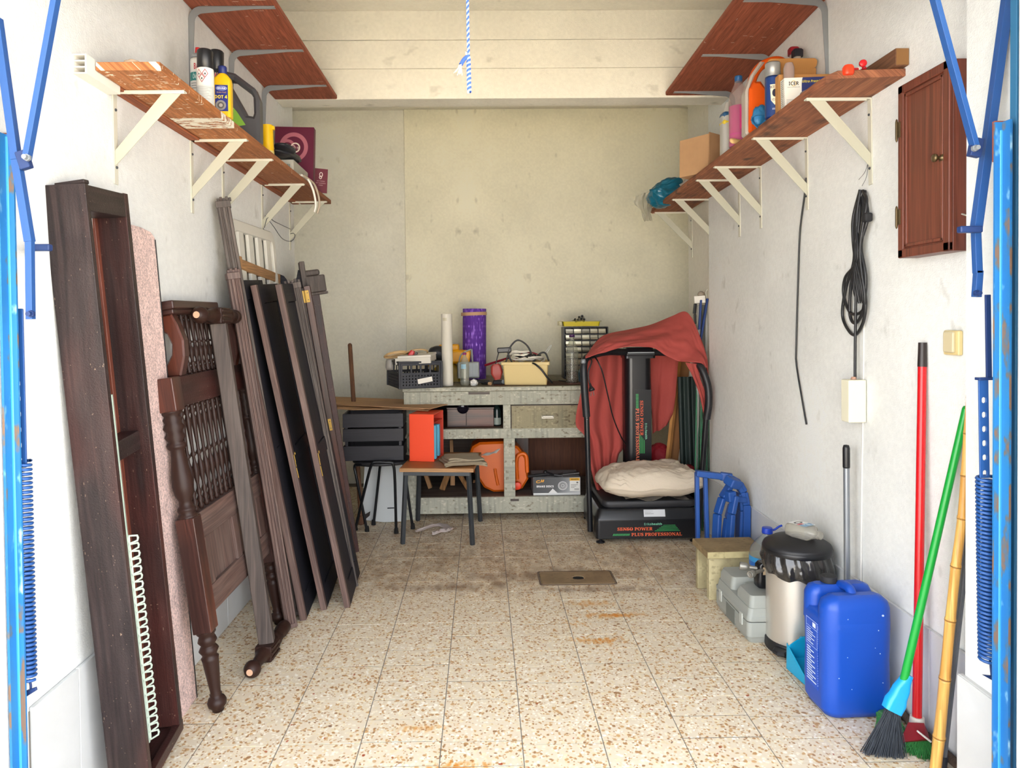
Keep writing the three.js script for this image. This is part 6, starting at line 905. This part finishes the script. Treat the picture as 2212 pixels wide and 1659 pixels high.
// ---------- on the right wall ----------
{ // wooden meter cabinet
  const y0 = 1.603, y1 = 2.185, z0 = -2.455, z1 = -2.184, t = thing('meter_cabinet', 'reddish brown wooden meter cabinet with a moulded door and a knob on the plastered wall', 'cabinet', [0, 0, 0]), w = M.cabinet;
  obj('carcass', bxx(1.437, XR, y0, y1, z0 + .004, z1, .002), w, t, 1);
  obj('frame', [bxx(1.424, 1.438, y0, y1, z0, z0 + .03, .004), bxx(1.424, 1.438, y0, y1, z1 - .03, z1, .004), bxx(1.424, 1.438, y0, y0 + .03, z0, z1, .004), bxx(1.424, 1.438, y1 - .03, y1, z0, z1, .004)], w, t, 1);
  const d = obj('door', bxx(1.431, 1.44, y0 + .03, y1 - .03, z0 + .03, z1 - .03, .001), w, t, 1);
  obj('moulding', [[z0 + .034, z0 + .046, y0 + .034, y1 - .034], [z1 - .046, z1 - .034, y0 + .034, y1 - .034], [z0 + .034, z1 - .034, y0 + .034, y0 + .046], [z0 + .034, z1 - .034, y1 - .046, y1 - .034]].map(([a, b, c, e]) => bxx(1.426, 1.434, c, e, a, b, .003)), w, d, 1);
  const k = [1.42, 1.894, -2.226]; obj('knob', at(lathe([[0, 0], [.013, 0], [.013, .003], [.005, .006], [.005, .016], [.012, .02], [.013, .026], [.008, .03], [0, .031]], 20), 1.430, k[1], k[2], 0, 0, Math.PI / 2), mat(0x6b5a3e, .3, { metalness: .7 }), d);
  for (const v of [2.038, 1.743]) obj('hinge', [bxx(1.421, 1.425, v - .026, v + .026, z0 + .002, z0 + .018, .001), at(lathe([[0, -.04], [.003, -.036], [.0045, -.028], [.0045, .028], [.003, .036], [0, .04]], 10), 1.421, v, z0 - .001)], mat(0x5b4c33, .35, { metalness: .7 }), t);
  obj('nail', [rod([1.46, 1.713, -2.177], [1.44, 1.7, -2.123], .0025), rod([1.46, 1.673, -2.19], [1.42, 1.656, -2.089], .002)], M.whiteMetal, t);
}
{
  const p = [1.484, 1.32, -2.251], t = thing('light_switch', 'cream surface-mounted light switch beside the bamboo cane', 'switch', [XR, p[1], p[2]]);
  obj('backplate', box(.016, .078, .075, .005).translate(-.008, 0, 0), mat(0xd9c48c, .4), t); obj('rocker', box(.012, .066, .05, .005).translate(-.020, .002, .0, 0), mat(0xcabd98, .35), t);
}
{ // black cable coil
  const t = thing('cable_coil', 'black cable hung in a long coil on the wall above the white block', 'cable', [0, 0, 0]), x = 1.478, k = mat(0x1c1c1e, .4);
  const r = RNG(17), top = [1.478, 1.895, -2.795], bot = [1.478, 1.331, -2.837]; const X0 = (u, v, d = 0) => 0;
  const loops = [[[1.478, 1.9, -2.802], [1.47, 1.78, -2.842], [1.465, 1.632, -2.822], [1.47, 1.526, -2.894], [1.475, 1.415, -2.934], [1.475, 1.349, -2.881], [1.475, 1.337, -2.824], [1.47, 1.395, -2.759], [1.465, 1.484, -2.74], [1.46, 1.628, -2.774], [1.47, 1.768, -2.759], [1.478, 1.894, -2.788]],
    [[1.475, 1.896, -2.789], [1.465, 1.795, -2.819], [1.455, 1.656, -2.786], [1.47, 1.525, -2.857], [1.475, 1.414, -2.874], [1.475, 1.381, -2.831], [1.47, 1.431, -2.766], [1.46, 1.554, -2.727], [1.455, 1.679, -2.751], [1.465, 1.781, -2.723], [1.475, 1.889, -2.762]],
    [[1.47, 1.894, -2.786], [1.458, 1.773, -2.791], [1.455, 1.628, -2.779], [1.47, 1.564, -2.901], [1.475, 1.49, -2.922], [1.475, 1.421, -2.867], [1.47, 1.427, -2.773], [1.46, 1.483, -2.734], [1.45, 1.661, -2.749], [1.465, 1.834, -2.73], [1.475, 1.892, -2.775]]];
  loops.forEach((p) => obj('loop', tube(p, .0062, 120, 8), k, t));
  for (let i = 0; i < 6; i++) { const a = i * 2.2; obj('strand', tube([[1.476, top[1] - .002 * i, top[2] - .006 + .004 * i], [1.466 - .004 * (i % 3), top[1] - .10, top[2] + .012 - .006 * i], [1.458 - .004 * (i % 2), top[1] - .23, top[2] + .004 - .002 * i], [1.462, top[1] - .36, top[2] - .024 + .011 * i], [1.472, top[1] - .425 - .006 * (i % 3), top[2] - .020 + .010 * i]], .0062, 50, 8), k, t); }
  obj('band', at(box(.03, .035, .035, .008), 1.462, 1.781, -2.726 + .005), M.blackMat, t); obj('drop', tube([[1.462, 1.63, -2.799], [1.466, 1.377, -2.814], [1.466, 1.25, -2.817], [1.462, 1.163, -2.81]], .0055, 30, 8), k, t);
}
{
  const a = [1.455, 1.161, -2.793], b = [1.455, 0.995, -2.786], h = a[1] - b[1], t = thing('cable_block', 'white rectangular block at the end of the black hanging cable', 'float switch', [1.452, b[1], a[2] - .008]);
  obj('body', box(.07, h, .062, .005).translate(0, h / 2, 0), mat(0xe3dfc6, .45), t); obj('gland', cyl(.012, .008, .01, 14).translate(0, h, 0), mat(0xb98f78, .5), t);
}
tag(obj('hanging_cable', [tube([[1.482, 2.042, -3.28], [1.482, 1.969, -3.294], [1.482, 1.806, -3.343], [1.482, 1.592, -3.364], [1.48, 1.209, -3.386]], .0042, 60, 8), tube([[1.48, 1.214, -3.386], [1.48, 1.158, -3.371], [1.48, 1.032, -3.322], [1.482, 0.916, -3.28]], .0042, 30, 8)], M.black), 'thin stiff black cable hanging from a shelf bracket, bent near its lower end', 'cable');
tag(obj('wall_conduit', tube([[1.488, 1.377, -2.793], [1.488, 1.015, -2.8], [1.488, 0.648, -2.811], [1.484, 0.352, -2.807]], .0035, 40, 6), mat(0xd6d3cd, .5)), 'thin pale cable fixed down the wall behind the mop handle', 'cable');
tag(obj('loose_threads', [tube([[1.484, 1.997, -2.752], [1.48, 1.962, -2.771], [1.478, 1.941, -2.812]], .001, 12, 4), tube([[1.484, 2.014, -2.752], [1.478, 1.944, -2.754], [1.478, 1.912, -2.788]], .001, 12, 4)], M.ironGrey), 'loose dark threads dangling from the nearest bracket above the cable coil', 'thread');

// ---------- along the right wall, from the inside out ----------
{ // low stool
  const t = thing('step_stool', 'low cream-coloured rough stool with a worn brown top before the blue plastic chair', 'stool', [1.255, 0, -3.66], [0, .03, 0]), m = M.stone;
  obj('seat', box(.31, .034, .235, .006).translate(0, .233, 0), tmat(TX.stone, .85, { color: 0xbda78c }), t, 0); obj('seat_edge', bxx(-.154, .154, .217, .249, .114, .121, .003), tmat(TX.stone, .9, { color: 0xeae2c4 }), t, 0);
  obj('leg', bxx(-.138, .138, 0, .217, .055, .095, .005), tmat(TX.stone, .9, { color: 0xeee8d2 }), t, 1); obj('leg', bxx(-.145, .138, 0, .217, -.095, -.06, .005), tmat(TX.stone, .9, { color: 0xe6e0c8 }), t, 1);
}
{ // tool case
  const t = thing('tool_case', 'grey moulded plastic tool case lying on the floor beside the steel bin', 'tool case', [1.262, 0, -3.275], [0, .02, 0]), W = .27, D = .41, g = mat(0x9a9d96, .55);
  obj('lower_half', [loft([[0, W - .03, D - .03, .02], [.02, W - .006, D - .008, .02], [.03, W - .006, D - .008, .02], [.031, W, D, .02], [.088, W, D, .02], [.092, W - .004, D - .004, .02]], 4)], g, t);
  obj('upper_half', [loft([[.096, W - .004, D - .004, .02], [.10, W, D, .02], [.115, W, D, .02], [.116, W - .01, D - .01, .02], [.150, W - .022, D - .022, .022]], 4), loft([[.14, W - .03, .165, .02], [.178, W - .034, .165, .02], [.20, W - .05, .14, .02]], 4).translate(0, 0, .108), loft([[.14, W - .03, .165, .02], [.182, W - .034, .165, .02], [.205, W - .05, .14, .02]], 4).translate(0, 0, -.108), bxx(-.06, W / 2 - .02, .14, .19, -.03, .03, .01)], g, t);
  obj('gap', loft([[.09, W - .02, D - .02, .02], [.098, W - .02, D - .02, .02]], 4), M.blackMat, t);
  for (const z of [-.13, .13]) obj('latch', bxx(-W / 2 - .004, -W / 2 + .004, .06, .112, z - .016, z + .016, .003), mat(0xb7bab2, .5), t);
  obj('handle_recess', bxx(-W / 2 - .002, -W / 2 + .004, .02, .088, -.055, .055, .004), mat(0x6f736e, .6), t);
}
{
  const t = thing('water_bottle', 'big clear water bottle with blue cap and blue label standing on the tool case', 'bottle', [1.338, .206, -3.375]);
  const H = 0.417 - .206; obj('shell', lathe([[0, .003], [.07, .002], [.08, .012], [.078, .03], [.081, .034], [.078, .04], [.081, .07], [.081, .085], [.074, .115], [.05, .15], [.026, .17], [.021, .178], [.021, H - .02]], 36), mat(0xdfe4e4, .1, { transmission: .85, thickness: 0, ior: 1.33 }), t);
  obj('cap', lathe([[0, H - .028], [.024, H - .028], [.025, H - .024], [.024, H - .004], [.022, H], [0, H]], 22), mat(0x1c3fb0, .4), t); obj('handle', [tube([[.024, H - .014, 0], [.038, H - .01, 0], [.055, H + .002, 0], [.07, H + .008, 0]], .005, 16, 8)], mat(0x1c3fb0, .4), t);
  obj('label', wrap(.0822, .045, -2.2, 1.6, 40).translate(0, .035, 0), tmat(ctex(512, 96, (g, w, h) => { g.fillStyle = '#2f93cf'; g.fillRect(0, 0, w, h); g.fillStyle = '#1f63b4'; g.fillRect(0, 50, w, 46); g.fillStyle = '#dfe9ef'; for (let i = 0; i < 4; i++) g.fillRect(180, 14 + i * 18, 90 - i * 9, 6); g.fillStyle = '#f2ede6'; g.beginPath(); g.ellipse(350, 48, 60, 38, 0, 0, 7); g.fill(); txt(g, 'LUSO', 350, 50, 'bold 46px serif', '#a3262c'); }), .4), t);
}
{ // cross lug wrench
  const t = thing('lug_wrench', 'grey cross-shaped wheel wrench resting between the tool case and the bin', 'wrench', [0, 0, 0]), m = mat(0x8f8c84, .4, { metalness: .5 });
  const a = [1.152, 0.29, -3.22], b = [1.268, 0.288, -3.16], c = [1.16, 0.285, -3.12], d = [1.29, 0.29, -3.2];
  obj('bar', [rod(a, b, .0085), rod(c, d, .0085)], m, t); obj('socket', orient(lathe([[0, 0], [.017, 0], [.018, .004], [.017, .028], [.009, .042], [0, .043]], 18), a, b), m, t); obj('socket', orient(lathe([[.009, .002], [.013, -.001], [.0165, 0], [.0165, .02], [.009, .034], [0, .035], [0, .012], [.009, .012], [.009, .002]], 18), c, d), m, t);
}
{
  const t = thing('oil_bottle', 'squat black plastic bottle with a beige label lying on the front of the tool case', 'bottle', [1.252, .206, -3.19], [0, .08, 0]);
  obj('body', loft([[0, .07, .05, .012], [.008, .082, .06, .016], [.035, .086, .062, .018], [.05, .078, .056, .016], [.10, .074, .054, .014], [.112, .05, .05, .014]], 5), mat(0x1a1a1d, .25), t); obj('label', decal(.034, .034, -.004, .078, .0285), mat(0xb9a385, .6), t);
}
{ // pedal bin
  const cx = 1.330, cz = -3.035, R = .126, t = thing('pedal_bin', 'brushed steel pedal bin with a black lid and a black bag folded over its rim', 'bin', [cx, 0, cz]), k = mat(0x1b1b1e, .5), st = mat(0xd6d2ca, .36, { metalness: .75 });
  obj('body', lathe([[0, .035], [R - .004, .035], [R - .001, .04], [R - .001, .41], [R - .006, .415]], 56), st, t); obj('base', lathe([[0, 0], [R + .002, 0], [R + .005, .006], [R + .004, .04], [R - .002, .048], [0, .048]], 48), k, t);
  obj('pedal', [at(ext(shape([[-.03, -.01], [.03, -.01], [.034, .02], [.026, .052], [0, .064], [-.026, .052], [-.034, .02]]), .018, .005), 0, 0, 0, Math.PI / 2)].map((g) => g.translate(0, .036, R - .01).rotateY(-.85)), k, t);
  obj('lid', [at(lathe([[0, .052], [.05, .05], [.10, .040], [R - .004, .028], [R + .008, .02], [R + .012, .012], [R + .012, -.012], [R + .006, -.016], [0, -.016]], 56), 0, .428, 0, 0, 0, .01), at(box(.04, .03, .10, .008), R - .012, .425, 0)], k, t); obj('lid_band', at(lathe([[R + .011, -.013], [R + .015, -.012], [R + .015, .004], [R + .011, .006]], 56), 0, .428, 0), M.black, t);
  obj('bin_bag', sheet((u, v) => { const a = u * 6.283, f = fbm(u * 30, v * 4, 3, 3), r = R + .006 + .013 * Math.sin(v * 2.6) + .014 * (f - .4) * v + .004 * Math.sin(a * 17 + v * 3), low = .055 + .05 * fbm(u * 7 + 2, 1, 9, 2) + .03 * Math.cos(a - 1.1); return [Math.cos(a) * r, .418 - v * low - .006 * Math.sin(a * 9) * v, Math.sin(a) * r]; }, 150, 16, .0012), mat(0x2b2927, .18, { clearcoat: .5 }), t);
}
{ // bottle on the bin lid
  const a = [1.314, 0.505, -3.06], b = [1.384, 0.507, -2.93]; const t = thing('detergent_bottle', 'empty clear bottle with a printed label lying on the bin lid', 'bottle', [0, 0, 0]);
  const o = V3(a), d = V3(b).sub(o).normalize(), y = V(0, 1, 0).addScaledVector(d, -d.y).normalize(), x = d.clone().cross(y); const q = new THREE.Quaternion().setFromRotationMatrix(new THREE.Matrix4().makeBasis(x, d, y)), put = (g) => { g.applyQuaternion(q); return g.translate(a[0], a[1], a[2]); };
  const L = dist(a, b); obj('shell', put(loft([[-.005, .05, .03, .012], [.004, .085, .052, .02], [.04, .095, .06, .024], [.10, .088, .056, .024], [L * .68, .07, .05, .022], [L * .82, .034, .034, .017], [L * .9, .03, .03, .015], [L * .92, .036, .036, .018], [L * .95, .03, .03, .015], [L, .03, .03, .015]], 6)), mat(0xdedbd2, .1, { transmission: .75, thickness: 0, ior: 1.35 }), t);
  obj('label', put(at(box(.06, .085, .001, 0), 0, .055, .031)), tmat(ctex(256, 360, (g, w, h) => { g.fillStyle = '#e6e6e2'; g.fillRect(0, 0, w, h); g.fillStyle = '#6f9fc0'; g.fillRect(0, 0, w, 130); g.fillStyle = '#eef2f4'; for (let i = 0; i < 8; i++) { g.beginPath(); g.arc((i * 83) % 240, (i * 47) % 120, 18, 0, 7); g.fill(); } g.fillStyle = '#c22b2b'; g.fillRect(120, 130, 136, 60); g.fillStyle = '#23262a'; g.beginPath(); g.ellipse(130, 250, 100, 54, 0, 0, 7); g.fill(); g.fillStyle = '#e6e6e2'; g.beginPath(); g.ellipse(130, 250, 60, 28, 0, 0, 7); g.fill(); }), .4), t);
}
{ // dustpan
  const t = thing('dustpan', 'bright cyan plastic dustpan on the floor between the bin and the blue jug', 'dustpan', [1.296, .002, -2.77], [0, .1, 0]), c = mat(0x129cc8, .4);
  obj('pan', sheet((u, v) => { const x = (u - .5) * .17, e = Math.pow(Math.abs(u - .5) * 2, 6) * .055 * v, s = .004 + .03 * v * v; return [x, s + e + .01, .09 - .17 * v]; }, 30, 12, .003), c, t); obj('back', sheet((u, v) => { const x = (u - .5) * .17; return [x, .035 + v * .07 + .035 * Math.sin(u * 3.14) * v, -.08 + .02 * v]; }, 20, 8, .003), c, t); obj('side', sheet((u, v) => [-.086 + .002 * v, .004 + v * (.012 + .09 * u), .09 - .17 * u], 14, 6, .003), c, t); obj('handle', tube([[0, .09, -.075], [0, .10, -.09], [0, .10, -.12]], .011, 14, 10), c, t);
}
{ // mop
  const h = 0.901, t = thing('mop', 'grey metal mop handle with a black grip standing against the wall behind the blue jug', 'mop', [1.435, 0, -2.815], [0, 0, .006]);
  obj('pole', cyl(.0115, .0115, h - .10, 16).translate(0, .06, 0), mat(0x8b9096, .3, { metalness: .6 }), t); obj('grip', lathe([[0, h - .05], [.0125, h - .09], [.0135, h - .085], [.0135, h - .012], [.010, h], [.0, h + .002]], 18), M.black, t); obj('head', [cyl(.045, .018, .06, 18).translate(0, .03, 0), blob(.05, .03, .05, 1, .3, 3, 24).translate(0, .028, 0)], mat(0x9c978d, .9), t);
}
{ // jug
  const t = thing('plastic_jug', 'big blue plastic jug with white print on its side, on the tiled floor', 'jug', [1.302, 0, -2.565], [0, .04, 0]), b = mat(0x0c46a8, .4), W = .248, D = .20;
  const H = 0.428;
  obj('body', loft([[0, W - .07, D - .07, .03], [.006, W - .03, D - .03, .04], [.03, W - .004, D - .004, .048], [.10, W, D, .05], [.20, W - .004, D - .003, .05], [.30, W, D, .05], [H - .09, W, D, .05], [H - .07, W - .012, D - .012, .05], [H - .065, W - .06, D - .06, .04]], 8), b, t);
  obj('front_block', loft([[H - .12, W, .10, .048], [H - .045, W - .002, .098, .048], [H - .022, W - .02, .088, .04], [H - .006, W - .055, .06, .03], [H, W - .09, .03, .014]], 8).translate(0, 0, D / 2 - .05), b, t);
  obj('back_block', loft([[H - .12, W, .085, .04], [H - .03, W - .004, .08, .038], [H - .006, W - .03, .065, .03], [H + .002, W - .07, .04, .018]], 8).translate(0, 0, -D / 2 + .043), b, t);
  obj('handle', tube([[0, H - .012, D / 2 - .06], [0, H + .006, .02], [0, H + .006, -.02], [0, H - .01, -D / 2 + .05]], .017, 24, 12).scale(1, 1, 1), b, t);
  obj('cap', lathe([[0, H], [.028, H], [.029, H + .004], [.029, H + .022], [.026, H + .026], [0, H + .026]], 24).translate(-.03, 0, -D / 2 + .035), M.blackMat, t);
  obj('print', at(box(.0012, .24, .085, 0), -W / 2 - .0008, .20, -.005), tmat(ctex(192, 512, (g, w, h) => { g.fillStyle = '#0f4bb8'; g.fillRect(0, 0, w, h); g.strokeStyle = '#c9d6ea'; g.lineWidth = 3; g.strokeRect(8, 8, w - 16, 200); g.strokeRect(8, 8, w - 16, 60); g.fillStyle = '#d6e0ee'; g.fillRect(110, 20, 50, 34); for (let i = 0; i < 7; i++) g.fillRect(20, 84 + i * 17, 60 + (i * 37) % 90, 6); for (let i = 0; i < 14; i++) g.fillRect(18, 226 + i * 19, 60 + (i * 53) % 100, 8); }), .4), t);
  const r = RNG(6), sm = []; for (let i = 0; i < 9; i++) sm.push(at(ext(shape(circ(0, 0, .0012 + .003 * r() * r(), 7, .5 + r())), .0008, 0), (r() - .5) * .17, .04 + .34 * r(), D / 2 - .0004, 0, 0, r() * 3)); obj('paint_spot', sm, mat(0xbfcde0, .6), t);
}
// brooms
function bristles(base, dirs, n, spread, len, m, th, seed) { // cones of bristle from a base bar
  const r = RNG(seed), g = []; for (let i = 0; i < n; i++) { const u = r(), w = r(), p = V3(base[0]).lerp(V3(base[1]), u), q = V3(dirs[0]).lerp(V3(dirs[1]), clamp(u + (r() - .5) * .25)); q.x += (r() - .5) * spread; q.z += (r() - .5) * spread; q.y = Math.max(.003, q.y + (r() - .5) * len); p.z += (w - .5) * .02; const mid = p.clone().lerp(q, .5); mid.y += .004 * (r() - .5); mid.x += .006 * (r() - .5); g.push(new THREE.TubeGeometry(new THREE.QuadraticBezierCurve3(p, mid, q), 3, th, 3)); } return merged(g);
}
{
  const a = [1.328, 0.227, -2.26], b = [1.493, 1.116, -2.205], t = thing('broom', 'broom with a bright green handle, cyan socket and dark grey bristles', 'broom', [0, 0, 0]), L = dist(a, b);
  obj('handle', rod(a, b, .0125, .0115, 20), mat(0x119636, .3), t); obj('handle_tip', orient(lathe([[0, 0], [.0117, 0], [.009, .008], [0, .011]], 16), b, [b[0] * 2 - a[0], b[1] * 2 - a[1], b[2] * 2 - a[2]]), mat(0x119636, .3), t);
  const u = V3(b).sub(V3(a)).normalize(), s0 = V3(a).addScaledVector(u, .02), s1 = [1.29, 0.152, -2.255];
  obj('socket', [orient(loft([[0, .058, .038, .012], [.03, .064, .04, .014], [.05, .054, .036, .014], [.075, .05, .034, .012], [.10, .036, .034, .014], [.125, .032, .032, .015]], 5), s1, a)], mat(0x1e9fe0, .35), t);
  const st = obj('bristle', bristles([[1.274, 0.159, -2.255], [1.314, 0.144, -2.255]], [[1.216, 0.004, -2.278], [1.318, 0.004, -2.255]], 420, .035, .012, 0, .0011, 3), mat(0x343a42, .6), t); st.userData.kind = 'stuff';
}
{
  const a = [1.42, 0.074, -2.335], b = [1.477, 1.316, -2.4], t = thing('broom', 'broom with a bright red handle, black grip and dark red head with green bristles', 'broom', [0, 0, 0]);
  obj('handle', rod(a, [mix(a[0], b[0], .94), mix(a[1], b[1], .94), mix(a[2], b[2], .94)], .0145, .0135, 20), mat(0xc4161c, .25), t); obj('grip', rod([mix(a[0], b[0], .935), mix(a[1], b[1], .935), mix(a[2], b[2], .935)], b, .0145, .013, 20), mat(0x2a211f, .4), t);
  obj('collar', orient(cyl(.024, .021, .03, 20), [a[0], a[1] - .018, a[2]], b), mat(0xcfc9be, .5), t);
  obj('head', new ConvexGeometry([[1.406, 0.054, -2.36], [1.428, 0.078, -2.31], [1.459, 0.05, -2.36], [1.376, 0.082, -2.31], [1.384, -0.011, -2.37], [1.337, 0.028, -2.29], [1.422, 0.038, -2.29], [1.478, 0.015, -2.37], [1.355, 0.018, -2.3], [1.443, 0.026, -2.3]].map(V3)), mat(0x7e1420, .4), t);
  obj('edge_strip', bar([1.39, 0.068, -2.282], [1.432, 0.034, -2.282], .012, .006, .002), mat(0xd6cfc6, .5), t);
  const s = obj('bristle', bristles([[1.355, 0.027, -2.3], [1.44, 0.026, -2.3]], [[1.351, 0.004, -2.294], [1.407, 0.004, -2.237]], 330, .04, .01, 0, .0012, 5), mat(0x2f7a38, .6), t); s.userData.kind = 'stuff';
}
{ 
  const t = thing('brush_head', 'old green-bristled brush head lying behind the dark grey broom, next to the jug', 'brush', [0, 0, 0]); const c = [1.36, 0.012, -2.436];
  obj('block', at(box(.10, .02, .035, .006), c[0] + .05, .03, c[2] - .03, 0, .4), mat(0x35683c, .6), t); const s = obj('bristle', bristles([[c[0] + .0, .03, c[2] - .03], [c[0] + .06, .03, c[2] - .02]], [[c[0] - .03, .004, c[2] + .03], [c[0] + .05, .004, c[2] + .05]], 200, .02, .006, 0, .0011, 8), mat(0x4a9a52, .6), t); s.userData.kind = 'stuff';
}
{ // bamboo cane
  const t = thing('bamboo_cane', 'yellow bamboo cane with dark nodes leaning into the corner by the door post', 'cane', [0, 0, 0]), N = [[2018,1668,14], [2029,1592,13.5], [2041,1466,12], [2053,1340,10.8], [2065,1224,10], [2079,1120,9.6], [2085,1027,8.6], [2089,936,7], [2092,858,5], [2096,790,3], [2098,740,1.2]];
  const pts = [[1.375, 0.011, -2.17], [1.385, 0.117, -2.165], [1.396, 0.302, -2.155], [1.409, 0.483, -2.15], [1.422, 0.648, -2.145], [1.438, 0.795, -2.14], [1.443, 0.926, -2.135], [1.445, 1.053, -2.13], [1.446, 1.162, -2.125], [1.448, 1.256, -2.12], [1.449, 1.325, -2.118]], R = [.0165, .0165, .0155, .0145, .0138, .013, .0118, .0096, .0068, .004, .0015], bm = tmat(woodTex('#c48f45', '#deb062', '#b67d38', 47, { patch: .8 }), .35);
  pts[0][1] = .002;
  for (let i = 0; i + 1 < pts.length; i++) { const L = dist(pts[i], pts[i + 1]), a = R[i], b = R[i + 1]; const s = obj('segment', orient(lathe([[0, 0], [a * 1.06, 0], [a * 1.1, .004], [a * .98, .010], [mix(a, b, .5) * .95, L * .5], [b * 1.0, L - .008], [b * 1.1, L], [0, L]], 20), pts[i], pts[i + 1]), bm, t, 1); if (i) obj('node', orient(lathe([[a * .98, -.004], [a * 1.12, -.001], [a * 1.0, .002]], 20), pts[i], pts[i + 1]), mat(0x7c5424, .6), s); }
}
{
  const a = [1.418, 0.027, -2.2], b = [1.469, 0.778, -2.15], t = thing('ribbed_pole', 'thin grey ribbed pole with a dark end cap leaning behind the bamboo cane', 'pole', [0, 0, 0]); a[1] = .02;
  const d = V3(b).sub(V3(a)); const e = [a[0] + d.x * 1.25, a[1] + d.y * 1.25, a[2] + d.z * 1.1], fl = []; for (let i = 0; i <= 24; i++) { const q = i / 24 * 6.283, r = .0095 + .0014 * (i % 2); fl.push([Math.cos(q) * r, Math.sin(q) * r]); }
  obj('tube', orient(ext(shape(fl.slice(0, 24)), dist(a, e), 0).rotateX(-Math.PI / 2), a, e), mat(0x6d7178, .35, { metalness: .4 }), t); obj('end_cap', orient(cyl(.0125, .0125, .035, 16), [a[0], .003, a[2]], e), mat(0x20242e, .5), t);
}
{
  const t = thing('wooden_stick', 'rough bare branch lying on the floor along the foot of the wall', 'stick', [0, 0, 0]), p = [[1.578, 0.016, -2.639], [1.552, 0.017, -2.516], [1.53, 0.016, -2.423], [1.491, 0.018, -2.281], [1.464, 0.018, -2.157]]; p.forEach((q) => { q[0] = Math.min(q[0], 1.455); });
  obj('stick', tube(p, .0145, 60, 10), tmat(TX.greywood, .85, { color: 0xd8c4ac }), t); obj('knot', [at(sph(.019, 12, 8), ...p[2]), at(sph(.018, 12, 8), ...p[3])], tmat(TX.greywood, .85, { color: 0xd8c4ac }), t);
}
scene.traverse((o) => { if (o.isMesh) o.castShadow = o.receiveShadow = true; });
renderer.render(scene, camera);
